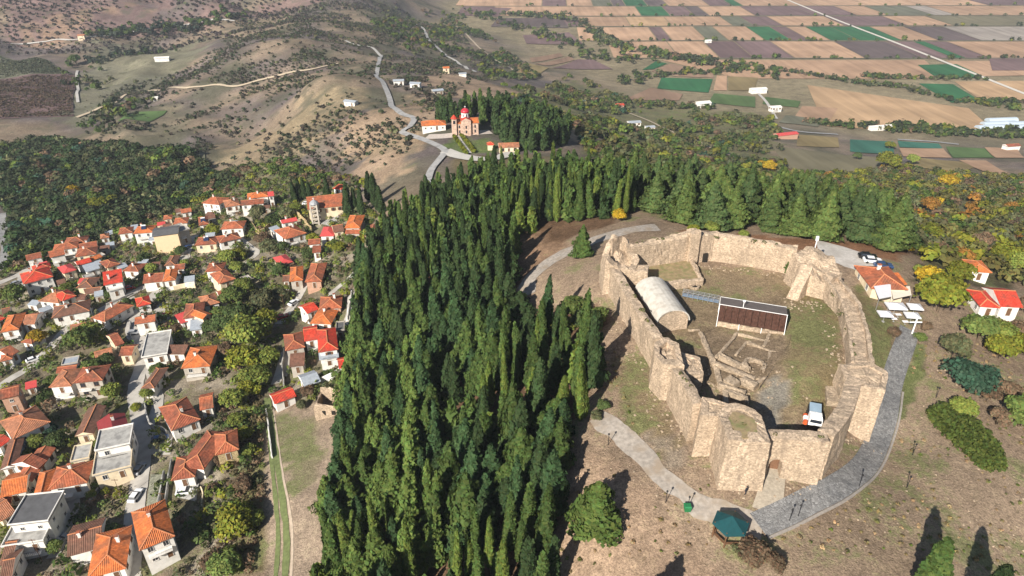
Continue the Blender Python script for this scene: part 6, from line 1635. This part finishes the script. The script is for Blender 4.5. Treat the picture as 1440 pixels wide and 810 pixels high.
for (x, y) in poisson(forest_w, 3.1, 70000, 3):
    px, py, zc = project(x, y, zf(x, y))
    if not clear_of(x, y, 2.6): continue
    if 640 < px < 668 and 545 < py < 590: continue
    hole = float(fbm(np.array(x), np.array(y), 13, 88, 2))
    if hole > .78 and py > 330: continue
    top_px, top_py, _z = project(x, y, zf(x, y) + 13)
    if bool(inside(np.array([top_px]), np.array([top_py]), CLEARING)[0]) or bool(inside(np.array([px]), np.array([py]), CLEARING)[0]): continue
    if bool(inside(np.array([px]), np.array([py - 20]), WSLOPE)[0]) : continue
    rr = random.random(); big = float(fbm(np.array(x), np.array(y), 22, 91, 2))
    lowleft = px < 620 and py > 520
    if big > .57 and py > 360: nm, vi = 'conifer_tree', (3 if lowleft and rr < .5 else int(rr * 3))
    else: nm, vi = 'cypress_tree', (random.choice((0, 1, 2, 3, 3, 4)) if not lowleft else random.choice((0, 2, 2, 3)))
    TREES.append((x, y, zf(x, y), nm, vi, random.uniform(.75, 1.3), random.choice((.6, .8, .9, 1.0, 1.1, 1.25, 1.35)) * random.uniform(.9, 1.1), 'forest'))
# belt of forest behind the track up to the big conifers
belt = [G(*p) for p in ((735,268),(800,264),(885,290),(880,312),(850,314),(790,332),(745,345))]
for (x, y) in poisson([G(*p) for p in ((800,262),(885,286),(960,318),(1000,322),(1100,330),(1190,344),(1262,352),(1272,338),(1180,300),(1000,280),(880,262))], 6.6, 6000, 8):
    px, py, zc = project(x, y, zf(x, y))
    TREES.append((x, y, zf(x, y), 'big', random.randrange(3), random.uniform(.8, 1.08), random.uniform(.8, 1.12), 'belt'))
for (x, y) in poisson([G(*p) for p in ((660,262),(740,266),(800,262),(885,286),(890,300),(800,300),(740,330),(690,330))], 4.2, 9000, 21):
    tp = project(x, y, zf(x, y) + 12); bp_ = project(x, y, zf(x, y))
    if bool(inside(np.array([tp[0], bp_[0]]), np.array([tp[1], bp_[1]]), CLEARING).any()): continue
    if clear_of(x, y, 2.6): TREES.append((x, y, zf(x, y), 'cypress_tree', random.randrange(5), random.uniform(.9, 1.3), random.uniform(.8, 1.2), 'forest'))
# grove round the hill church
grove = [G(*p) for p in ((672,172),(700,160),(760,170),(800,188),(802,204),(770,212),(745,216),(712,206),(705,196),(690,182))]
for (x, y) in poisson(grove, 4.6, 9000, 9):
    if clear_of(x, y, 1.5): TREES.append((x, y, zf(x, y), 'cypress_tree', random.choice((0, 1, 1, 4)), random.uniform(1.0, 1.45), random.uniform(.85, 1.15), 'grove'))
for px, py in ((617,172),(621,172),(627,173),(631,172),(636,172),(641,171),(648,170),(652,168),(660,166),(626,168),(634,166),(655,160),(668,163),(676,158),(688,155),(700,154),(712,158)):
    g = G(px, py); TREES.append((g.x, g.y, g.z, 'cypress_tree', random.choice((0, 1, 4)), 1.1, random.uniform(.9, 1.15), 'grove'))
for (px, py, s) in ((490,303,1.1),(463,285,.9),(519,283,1.0),(528,290,1.1),(508,302,.9),(422,282,.8),(430,280,.8),(437,283,.75),(416,285,.8),(500,298,.8),(536,300,.9)):
    g = G(px, py); TREES.append((g.x, g.y, g.z, 'cypress_tree', random.choice((1, 4)), 1.35 * s, 1.15 * s, 'church'))
# single trees near the castle
def single_tree(px, py, nm, vi, s, hs, label):
    g = G(px, py) if py < 812 else W(px, py, -7); TREES.append((g.x, g.y, zf(g.x, g.y), nm, vi, s, hs, label))
single_tree(815,592,'cypress_tree',2,.95,1.12,'left one of the pair of bright cypresses beside the gravel path')
single_tree(822,588,'cypress_tree',2,.8,.95,'right one of the pair of bright cypresses beside the gravel path')
single_tree(1300,842,'cypress_tree',3,1.5,.95,'lone cypress on the dry slope at the bottom edge')
single_tree(1108,384,'conifer_tree',1,.42,.36,'little conifer growing against the inner north wall')
single_tree(1372,880,'cypress_tree',4,1.3,1.0,'cypress just below the bottom edge casting a shadow')
single_tree(818,362,'conifer_tree',1,.85,.75,'conifer standing alone beside the forest track')
single_tree(836,742,'conifer_tree',3,1.35,.82,'broad round conifer alone on the bare slope below the path')
single_tree(905,885,'conifer_tree',0,1.3,1.0,'broad conifer just below the bottom edge')
def size_of(T):
    px, py, zc = project(T[0], T[1], T[2] + 5)
    inn = -60 < px < 1500 and -60 < py < 900
    return (T[5] * T[6] / zc) * (1 if inn else .2) + (10 if ' ' in T[7] else 0)
TREES.sort(key=size_of, reverse=True)
cnt = {'cypress_tree': 0, 'conifer_tree': 0, 'big': 0}; rest = []
GL = {'forest': ('dense cypress forest on the slope left of the castle'), 'belt': 'tall dark conifers behind the castle', 'grove': 'cypress grove round the hill church', 'church': 'cypresses behind the village church'}
for T in TREES:
    x, y, z, nm, vi, s, hs, gr = T
    if cnt[nm] >= 290 or (gr in ('forest', 'grove') and cnt[nm] >= 262): rest.append(T); continue
    cnt[nm] += 1
    crown, trunk, Hh = KINDS[nm][vi]
    o = empty('conifer_tree' if nm == 'big' else nm, (x, y, z - .1), random.uniform(0, 6.28)); o.scale = (s, s, hs)
    o.rotation_euler = (random.gauss(0, .035), random.gauss(0, .035), o.rotation_euler.z)
    link('crown', crown, o); link('trunk', trunk, o)
    if ' ' in gr: tag(o, gr, 'tree')
    else:
        lb = {'forest': {'cypress_tree': 'slim cypress in the dense forest between village and castle', 'conifer_tree': 'broad dark conifer in the dense forest between village and castle'}, 'belt': {'big': 'tall broad conifer in the belt behind the castle'}, 'grove': {'cypress_tree': 'dark cypress in the grove round the hill church'}, 'church': {'cypress_tree': 'dark cypress standing behind the village church'}}[gr][nm]
        tag(o, lb, 'tree', GL[gr])
# the smaller and hidden rest of the forest in one mass
vv, tt = [], []
for (x, y, z, nm, vi, s, hs, gr) in rest:
    col_ = nm == 'cypress_tree'; base = (MDG, DKG, BRG, MDG, DKG)[vi] if col_ else (DKG, MDG, MDG, PINE)[vi % 4]
    v, t = cypress_arr(12 * hs, (1.45 if col_ else 3.0) * s, 380 if col_ else 560, base, VR_, .95 if col_ else 1.15, col_)
    vv.append(v + np.array((x, y, z))); tt.append(t)
if vv: tag(link('forest', leaf_mesh('forest', np.concatenate(vv), np.concatenate(tt))), 'remaining trees of the cypress forest and church grove seen as one mass', kind='stuff')

# ---------- broadleaf trees
def broad_variant(Hh, R, nc, per, base, leaf, low=.18):
    v, t, c = broad_arr(Hh, R, nc, per, base, VR_, leaf, low); return leaf_mesh('crown', v, t), trunk_mesh(Hh * .55, .22, .1, c), Hh
BASES = {'d': (.070,.105,.034), 'g': (.10,.14,.036), 'G': (.14,.175,.036), 'y': YGR, 'Y': YEL, 'o': OLV, 'b': BLG, 'a': AUT, 'n': BRN}
CW = {'d': 'dark green', 'g': 'green', 'G': 'leafy green', 'y': 'yellow-green', 'Y': 'golden yellow', 'o': 'grey-olive', 'b': 'blue-green', 'a': 'rusty autumn', 'n': 'brown half-bare'}
BV = {k: [broad_variant(6, 3.2, 28, 150, b, .32, .06), broad_variant(6, 3.0, 30, 140, b, .32, .02)] for k, b in BASES.items()}
BT = [ # px, py of the crown's foot, crown radius in px, colour
 (352,492,33,'G'),(345,525,30,'y'),(362,545,26,'G'),(338,460,26,'d'),(372,438,24,'o'),(395,425,18,'o'),(330,430,22,'g'),(345,415,20,'G'),(318,470,20,'d'),(375,468,24,'y'),(320,500,16,'n'),(378,515,20,'G'),(350,560,20,'y'),(330,575,22,'G'),
 (338,752,34,'y'),(322,806,30,'g'),(300,800,20,'n'),(360,740,18,'G'),(155,762,20,'d'),(56,484,17,'Y'),(118,492,24,'g'),(132,480,20,'G'),(130,530,20,'g'),(150,515,16,'d'),(85,630,18,'d'),(72,612,14,'b'),(55,630,14,'G'),(225,527,14,'g'),(205,437,12,'d'),(222,452,11,'d'),(300,332,14,'y'),(215,385,12,'G'),(205,372,12,'d'),(300,470,18,'d'),(310,452,18,'g'),(275,442,12,'g'),(95,412,10,'G'),(64,366,9,'y'),(28,428,20,'g'),(20,455,14,'d'),(365,312,16,'o'),(380,358,18,'o'),(372,345,14,'n'),(322,372,16,'G'),(335,365,14,'y'),(262,378,10,'G'),(240,370,10,'d'),(255,360,12,'d'),(435,365,12,'d'),(400,355,12,'d'),(440,340,10,'y'),(478,355,12,'y'),(492,345,10,'g'),(502,330,10,'G'),(395,390,14,'d'),(410,400,10,'y'),(440,390,8,'G'),(145,635,15,'G'),(160,560,15,'G'),(210,560,14,'G'),(192,578,10,'y'),(75,545,15,'g'),(65,565,12,'d'),(155,420,10,'d'),(180,430,8,'d'),(115,412,9,'d'),(250,470,12,'n'),(262,460,10,'g'),(130,700,9,'G'),(150,695,8,'y'),(70,690,10,'d'),(40,645,10,'y'),(45,770,12,'d'),(80,775,14,'g'),(25,690,9,'d'),(335,600,16,'G'),(345,620,16,'y'),(352,640,14,'G'),(322,615,12,'n'),(300,690,10,'n'),(310,655,12,'n'),(345,690,18,'n'),(230,630,6,'g'),(455,385,8,'o'),(462,530,9,'d'),(435,560,14,'n'),(425,575,10,'o'),(470,345,8,'g'),(415,300,12,'G'),(405,310,14,'o'),(385,318,12,'d'),(345,320,12,'d'),(335,385,12,'G'),
 # round the castle
 (1318,438,32,'y'),(1300,405,18,'Y'),(1345,400,18,'y'),(1358,552,30,'b'),(1350,585,18,'G'),(1338,505,20,'o'),(1375,478,24,'g'),(1398,482,20,'G'),(1405,505,22,'y'),(1428,500,20,'y'),(1425,478,18,'n'),(1388,565,16,'n'),(1432,600,32,'g'),(1400,598,16,'n'),(1415,560,16,'n'),(1408,375,20,'y'),(1430,385,18,'G'),(1350,372,14,'a'),(1320,362,14,'n'),(1380,350,14,'n'),(1290,385,8,'G'),(1300,465,9,'n'),(1255,475,10,'n'),(1292,480,9,'g'),(1278,355,6,'Y'),(1440,440,14,'n'),(1475,520,26,'g'),(1490,590,24,'y'),(1480,460,24,'G'),(1500,660,22,'o'),
 (870,312,10,'Y'),(1000,330,10,'G'),(1045,335,8,'G'),(975,328,8,'y'),(838,590,9,'o'),(848,575,9,'d'),(806,452,22,'g'),(826,470,20,'d'),(790,470,18,'G'),(842,455,14,'g'),(1055,792,24,'n'),(1085,800,16,'n'),(1040,780,12,'o'),(858,300,12,'o'),
 (105,277,13,'Y'),(140,297,16,'y'),(160,290,12,'y'),(25,365,10,'G'),(130,325,9,'G'),(450,268,5,'Y'),(503,272,6,'Y'),
 (1245,240,16,'y'),(1330,268,14,'Y'),(1322,255,9,'y'),(1305,298,12,'a'),(1080,245,10,'Y'),(1070,238,8,'Y'),(1165,252,7,'a'),(1205,225,7,'d'),(1250,210,7,'y'),(1282,232,9,'G'),(1420,300,10,'a'),
 (300,95,9,'d')if False else (108,92,11,'d'),(300,250,6,'y'),
]
LM2 = LMARK + [("the castle gate",1090,650),("the taverna",1245,390),("the vivid red house at the right edge",1405,425),("the oval hedge",1358,632),("the teal gazebo",1024,740),("the paved road's upper end",1278,475),("the forest track",800,350),("the small orange-roofed house",1380,380),("the green track",390,680),("the teal vegetable field",1225,205),("the meadow below the plain",1160,222),("the brown vineyard",50,135),("the castle's north wall",1020,350)]
for k, (px, py, rp, c) in enumerate(BT):
    if px < 520: rp *= .80
    g = G(px, py); _, _, zc = project(g.x, g.y, g.z); R = rp * zc / F
    cr, tk, Hh = BV[c][k % 2]; s = R / 3.1
    o = empty('broadleaf_tree', (g.x, g.y, g.z - .1), random.uniform(0, 6.28)); hs = s * random.uniform(.85, 1.1); o.scale = (s, s, hs)
    link('crown', cr, o); link('trunk', tk, o)
    stem = ('big ' if R > 4.2 else 'little ' if R < 1.7 else '') + CW[c] + (' tree' if R > 2.4 else ' bush')
    tag(o, unique_label(stem, px, py - rp * .8, LM2), 'tree', 'broadleaf trees and bushes')

# ---------- masses: woods, scrub, hedgerows, undergrowth
def mass(name, label, spots, rng=VR_, per=lambda R: 60, leafk=.38, squash=.85):
    """spots: x, y, radius, colour"""
    vv, tt = [], []
    for (x, y, R, base) in spots:
        n = per(R); z = zf(x, y)
        d = norm(rng.normal(size=(n, 3))); d[:, 2] = np.where(d[:, 2] < -.2, -d[:, 2], d[:, 2])
        ph = rng.uniform(0, 6.28, 3)
        rr = R * (1 - .4 * rng.uniform(0, 1, n) ** 2) * (1 + .28 * np.sin(d[:, 0] * 5 + ph[0]) * np.sin(d[:, 1] * 5 + ph[1]) + .15 * np.sin(d[:, 2] * 9 + ph[2]))
        pos = np.array((x, y, z + R * squash * .75)) + d * rr[:, None] * np.array((1, 1, squash))
        pos[:, 2] = np.maximum(pos[:, 2], z + .05)
        nr = d + rng.normal(0, .45, (n, 3)) + np.array((0, 0, .2))
        vv.append(leaf_arrays(pos, nr, R * leafk * rng.uniform(.6, 1.3, n), 1.2, rng)); tt.append(tints(base, n, rng) * rng.uniform(.72, 1.3))
    o = link(name, leaf_mesh(name, np.concatenate(vv), np.clip(np.concatenate(tt), .004, .5))); tag(o, label, kind='stuff'); return o
def pick(opts, rng=random):
    r = rng.random() * sum(w for _, w in opts)
    for b, w in opts:
        r -= w
        if r <= 0: return b
    return opts[-1][0]
def P_(pts): return [G(*p) for p in pts]
def spots(poly, dmin, r0, r1, cols, seed, dens=None, tries=40000, roads=1.0, lim=None):
    out = []
    for (x, y) in poisson(poly, dmin, tries, seed, dens=dens, lim=lim):
        if clear_of(x, y, roads): out.append((x, y, random.uniform(r0, r1), pick(cols)))
    return out
wood = spots(P_(DARKWOOD), 4.6, 2.2, 4.2, [(DKG, 4), ((.036,.050,.022), 5), (BLG, .6), (OLV, 1), (BRG, .5), (BRN, .4)], 41, tries=30000, roads=.5)
mass('woodland', 'dark mixed woodland filling the valley beyond the village', wood, per=lambda R: 110, leafk=.30)
edge = spots(P_([(280,238),(420,232),(520,262),(500,275),(420,258),(330,268),(240,300),(180,335),(60,372),(0,385),(0,370),(130,340),(230,296)]), 4.4, 1.4, 3.0, [(OLV, 2), (MDG, 3), (BRG, 2), (BRN, 1.2), (YGR, .7)], 42, roads=1)
mass('undergrowth', 'olive-green bushes along the upper edge of the village', edge, per=lambda R: 90, leafk=.3)
dn = lambda s, a, b, sc: (lambda X, Y: smoothstep(a, b, fbm(X, Y, sc, s, 3)))
hillp = P_([(130,200),(110,170),(120,140),(210,110),(300,70),(330,30),(560,10),(640,40),(700,110),(640,130),(600,170),(560,240),(460,255),(380,235),(300,240),(230,215)])
scrub = spots(hillp, 2.8, .4, 1.7, [((.045,.052,.032), 5), ((.055,.050,.040), 3), ((.04,.06,.03), 2), (OLV, 1.5)], 43, dens=lambda X, Y: .03 + .97 * smoothstep(.50, .60, fbm(X, Y, 38, 7, 4)), tries=110000, roads=.5)
mass('scrub', 'dark shrubs dotted over the bare hills on the left', scrub, per=lambda R: 16 if R < 1.4 else 26, leafk=.62)
topl = P_([(0,60),(100,58),(230,46),(330,26),(430,0),(0,0)])
topw = [Vector((-900, 860, 0)), Vector((-350, 880, 0)), Vector((-250, 960, 0)), Vector((-160, 1300, 0)), Vector((-900, 1300, 0))]
mass('scrub', 'scattered shrubs on the far purple hillside', spots(topw, 7, .9, 3.0, [((.055,.045,.045), 4), ((.05,.05,.04), 3), (OLV, 1)], 44, dens=dn(8, .38, .62, 90), tries=16000), per=lambda R: 14, leafk=.7)
def along(pts, n, spread, r0, r1, cols, flat=False):
    L = [plainpt(*p) if flat else G(*p) for p in pts]; out = []
    for _ in range(n):
        t = random.random() * (len(L) - 1); i = int(t); p = L[i] + (L[i+1] - L[i]) * (t - i)
        out.append((p.x + random.gauss(0, spread), p.y + random.gauss(0, spread), random.uniform(r0, r1) * random.uniform(.7, 1.1), pick(cols)))
    return out
HC = [((.040,.055,.026), 3), (MDG, 3), (BRG, 1.5), (OLV, 1.5), (YGR, .6), (BRN, .6)]
hed = []
hed += along([(1020,88),(1065,98),(1120,105),(1165,112),(1210,120),(1260,124),(1330,142),(1380,150),(1440,160)], 190, 3.5, 1.6, 4.2, HC, True)
hed += along([(1215,110),(1260,112),(1300,113),(1385,113)], 80, 3, 2, 4.2, HC, True)
hed += along([(1240,186),(1300,192),(1340,196),(1380,198),(1440,203)], 140, 7, 2.2, 4.8, HC, True)
hed += along([(1130,180),(1180,186),(1260,192),(1330,195)], 100, 5, 1.6, 4, HC, True)
hed += along([(1385,150),(1410,148),(1440,150)], 36, 6, 2, 4.5, HC, True)
hed += along([(720,22),(760,25),(810,30),(830,45),(850,60),(880,68),(940,82),(985,88),(1040,100)], 230, 9, 2.5, 6.5, HC)
hed += along([(640,12),(700,30),(760,48),(800,62),(840,80),(900,88)], 160, 14, 2, 5.5, HC)
hed += along([(600,20),(700,20),(800,22)], 60, 10, 2, 5, HC)
hed += along([(870,118),(900,108),(940,105),(1000,104),(1040,98),(1100,112)], 130, 7, 2, 5, HC)
hed += along([(130,190),(170,160),(190,140),(130,120),(100,100)], 60, 12, 2, 5, HC)
hed += along([(130,50),(180,47),(230,44),(280,36),(340,24)], 110, 10, 2.5, 6, [((.035,.05,.035), 3), (MDG, 2)])
hed += along([(110,92),(160,85),(200,72),(260,68)], 60, 10, 2, 5, [((.035,.05,.035), 3), (MDG, 2)])
for k, yy in enumerate((9, 23.2, 38, 59, 83.8)): hed += along([(720 + 20 * k, yy), (1440, yy)], 34 + 6 * k, 2.5, 1.5, 4.5, HC, True)
mass('hedgerow', 'hedgerows and tree lines between the fields', hed, per=lambda R: 34, leafk=.48, squash=1.0)
slope = spots(P_([(700,122),(800,108),(900,140),(1000,150),(1085,168),(1110,200),(1085,265),(980,262),(900,245),(830,226),(805,180)]), 5.0, 1.6, 4.2, [(OLV, 3), (MDG, 3), (BRG, 2), ((.100,.105,.038), 4), (BRN, .7), (YGR, 1.0), (BLG, .6)], 45, dens=dn(12, .42, .62, 40), tries=24000, roads=2)
mass('scrubland', 'olive scrub and small trees on the slope towards the plain', slope, per=lambda R: 48, leafk=.42)
rgt = spots(P_([(1080,236),(1150,248),(1260,236),(1330,244),(1440,252),(1640,262),(1640,420),(1480,410),(1390,392),(1300,385),(1282,345),(1230,300),(1120,262)]), 4.3, 1.5, 3.6, [((.115,.115,.036), 5), (OLV, 3), (AUT, .45), (YGR, 2.0), (BRN, 1.3), (MDG, 2.2), (YEL, .2)], 46, dens=dn(13, .28, .46, 30), tries=40000, roads=2)
mass('autumn_wood', 'yellowing autumn wood on the slope right of the castle', rgt, per=lambda R: 100, leafk=.30)
far2 = spots(P_([(520,30),(640,20),(700,60),(760,110),(700,115),(640,95),(560,60)]), 7, 1.8, 4.0, HC, 47, dens=dn(14, .42, .6, 60), tries=9000, roads=2)
mass('scrubland', 'dark bushes in the valley behind the hill church', far2, per=lambda R: 28, leafk=.52)
vill = spots(P_(VILLAGE), 2.2, .45, 1.9, [((.07,.10,.03), 3), ((.115,.145,.032), 4), (OLV, 2.5), (YGR, 1.4), (BRN, 1.2), (MDG, 1.5)], 48, dens=dn(15, .28, .46, 14), tries=44000, roads=.6)
mass('undergrowth', 'garden shrubs and weeds between the village houses', vill, per=lambda R: 55, leafk=.30)
strip = spots(P_([(300,560),(370,560),(372,700),(350,810),(240,810),(300,740),(320,660)]), 2.0, .5, 1.5, [(OLV, 3), (BRN, 3), (BRG, 2), ((.12,.10,.05), 3)], 49, dens=dn(16, .30, .54, 12), tries=12000, roads=.6)
mass('undergrowth', 'brown and olive brambles on the slope below the forest', strip, per=lambda R: 70, leafk=.28)
ctuft_n = 0
ctuft = spots(P_([(840,480),(905,520),(975,660),(1060,745),(1240,640),(1290,490),(1320,480),(1440,480),(1440,812),(790,812),(790,640)]), 1.5, .14, .40, [((.11,.12,.04), 3), ((.20,.16,.07), 4), (BRG, 1.2), ((.27,.20,.11), 4)], 50, dens=dn(17, .40, .62, 9), tries=30000, roads=.3)
ctuft = [s for s in ctuft if not (22 < s[0] < 66 and 78 < s[1] < 145)]
mass('grass', 'tufts of dry and green grass on the castle slope', ctuft, per=lambda R: 22, leafk=.55, squash=.6)
vines = []
def vrows(q, n, per, base):
    A, B, Cc, D = [G(*p) for p in q]
    for i in range(n):
        s = (i + .5) / n; a = A + (B - A) * s; b = D + (Cc - D) * s
        for k in range(per): p = a + (b - a) * ((k + random.random()) / per); vines.append((p.x, p.y, random.uniform(.7, 1.25), base))
vrows([(0,166),(103,163),(103,106),(0,114)], 34, 46, (.10,.075,.05)); vrows([(0,111),(101,104),(69,87),(0,80)], 30, 36, (.085,.10,.06))
mass('vine_rows', 'rows of low vines in the two vineyards on the left', vines, per=lambda R: 7, leafk=.9, squash=.7)
# oval hedge on the right-hand slope
hp = [G(*p) for p in ((1320,580),(1345,600),(1375,630),(1395,660))]
vv, tt = [], []; rng = VR_
for i in range(46):
    t = i / 45 * 3; k = min(int(t), 2); p = hp[k] + (hp[k+1] - hp[k]) * (t - k); w = 3.3 * math.sin(math.pi * (i + 2.5) / 50) ** .45 * (1 + .14 * math.sin(i * .9))
    for s in np.linspace(-1, 1, 5):
        d = (hp[3] - hp[0]).normalized(); q = p + Vector((-d.y, d.x, 0)) * (s * w); z = zf(q.x, q.y); n = 34
        dd = norm(rng.normal(size=(n, 3))); dd[:, 2] = np.abs(dd[:, 2]); pos = np.array((q.x, q.y, z + .2)) + dd * np.array((.85, .85, 2.3 - .9 * s * s)) * rng.uniform(.8, 1.1, (n, 1))
        vv.append(leaf_arrays(pos, dd + rng.normal(0, .45, (n, 3)) + np.array((0, 0, .3)), .34 * rng.uniform(.6, 1.3, n), 1.2, rng)); tt.append(tints((.075,.105,.022), n, rng) * rng.uniform(.8, 1.25))
o = empty('oval_hedge', tuple(G(1358, 640))); vh = np.concatenate(vv) - np.array(o.location)
link('foliage', leaf_mesh('foliage', vh, np.concatenate(tt)), o); tag(o, 'large oval clipped hedge on the dry slope right of the castle', 'hedge')
# fallen stones at the foot of the walls, on the ruins and over the slope
def stones(name, label, pts, mat):
    V, Fc = [], []
    for (x, y, r, zo) in pts:
        z = zf(x, y) + zo; k = len(V); a = random.uniform(0, 6.28); ca, sa = math.cos(a), math.sin(a)
        for (i, j, l) in ((-1,-1,-.6),(1,-1,-.6),(1,1,-.6),(-1,1,-.6),(-.7,-.8,.7),(.8,-.6,.55),(.7,.8,.75),(-.8,.7,.5)):
            i *= r * random.uniform(.7, 1.2); j *= r * random.uniform(.6, 1.1); V.append((x + ca*i - sa*j, y + sa*i + ca*j, z + l * r * .8))
        for f in ((0,1,5,4),(1,2,6,5),(2,3,7,6),(3,0,4,7),(4,5,6,7)): Fc.append(tuple(k + q for q in f))
    me = bpy.data.meshes.new(name); me.from_pydata(V, [], Fc); me.materials.append(mat); o = link(name, me); tag(o, label, kind='stuff')
st_ = []
for (a, b, n, sp) in (((21,135),(26,106),70,1.6),((26,100),(29,84),60,1.6),((30,82),(36,76),30,1.2),((40,77),(48,76),24,1.0),((58,91),(64,90),24,1.3),((27,141),(42,146),40,1.0),((44,146),(64,141),50,1.0),((62,128),(66,126),50,1.8),((66,118),(59,99),40,.9),((34,104),(40,96),60,2.2),((42,102),(50,96),60,2.6)):
    for _ in range(n): t = random.random(); st_.append((a[0]+(b[0]-a[0])*t+random.gauss(0,sp), a[1]+(b[1]-a[1])*t+random.gauss(0,sp), random.uniform(.08,.26), .05))
for (x, y) in poisson(P_([(840,600),(960,720),(1060,760),(1240,660),(1300,520),(1440,520),(1440,812),(800,812),(800,650)]), 1.2, 5000, 77, dens=dn(19, .5, .7, 8)): st_.append((x, y, random.uniform(.06,.2), .03))
stones('rubble', 'fallen stones strewn along the castle walls and slope', st_, STONE2)
weeds = []
for (a, b, n, z0) in (((23,134),(28,108),9,5.2),((29.4,97),(30.6,87),6,5.6),((28,143),(42,147.5),8,7.3),((45,148.4),(64,143.4),8,6.9),((40,80),(48,79),4,5.8),((69.6,131),(63,101),12,4.2),((33,84),(38,78),5,6.6)):
    for _ in range(n):
        t = random.random(); x, y = a[0]+(b[0]-a[0])*t+random.gauss(0,.3), a[1]+(b[1]-a[1])*t+random.gauss(0,.3); R = random.uniform(.2,.5); m_ = 20
        dd = norm(rng.normal(size=(m_, 3))); dd[:, 2] = np.abs(dd[:, 2]); weeds.append((leaf_arrays(np.array((x, y, z0)) + dd*R, dd + np.array((0,0,.3)), R*.5*rng.uniform(.6,1.2,m_), 1.3, rng), tints((.11,.12,.045), m_, rng)))
tag(link('weeds', leaf_mesh('weeds', np.concatenate([w[0] for w in weeds]), np.concatenate([w[1] for w in weeds]))), 'small weeds growing on top of the castle walls', kind='stuff')
# the two trimmed hedges at the hill church
for pts, lb in (([(639,193),(648,206),(656,218)], 'left trimmed hedge along the hill church path'), ([(648,190),(658,203),(667,215)], 'right trimmed hedge along the hill church path')):
    L = [G(*p) for p in pts]; vv, tt = [], []
    for i in range(26):
        t = i / 25 * (len(L) - 1); k = min(int(t), len(L) - 2); p = L[k] + (L[k+1] - L[k]) * (t - k); n = 24
        pos = np.array((p.x, p.y, zf(p.x, p.y))) + rng.uniform(-1, 1, (n, 3)) * np.array((.8, .9, .5)) + np.array((0, 0, .9)); vv.append(leaf_arrays(pos, rng.normal(size=(n, 3)) + np.array((0, 0, .8)), rng.uniform(.5, .9, n), 1.1, rng)); tt.append(tints((.13,.15,.018), n, rng))
    o = empty('trimmed_hedge', tuple(L[0])); link('foliage', leaf_mesh('foliage', np.concatenate(vv) - np.array(o.location), np.concatenate(tt)), o); tag(o, lb, 'hedge')

# ------------------------------------------------------------------ haze
mb = MB(); mb.box(-22000, 22000, -9000, 16000, -160, 420)
hz = mb.build('haze', [])
m = bpy.data.materials.new('haze_air'); m.use_nodes = True; nt = m.node_tree; nt.nodes.clear()
pv = nt.nodes.new('ShaderNodeVolumePrincipled'); pv.inputs['Color'].default_value = (.80, .88, 1.0, 1); pv.inputs['Density'].default_value = HAZE_D; pv.inputs['Anisotropy'].default_value = .0
ou = nt.nodes.new('ShaderNodeOutputMaterial'); nt.links.new(pv.outputs[0], ou.inputs['Volume'])
hz.data.materials.append(m); tag(hz, 'thin bluish haze over the far hills and plain', kind='stuff')
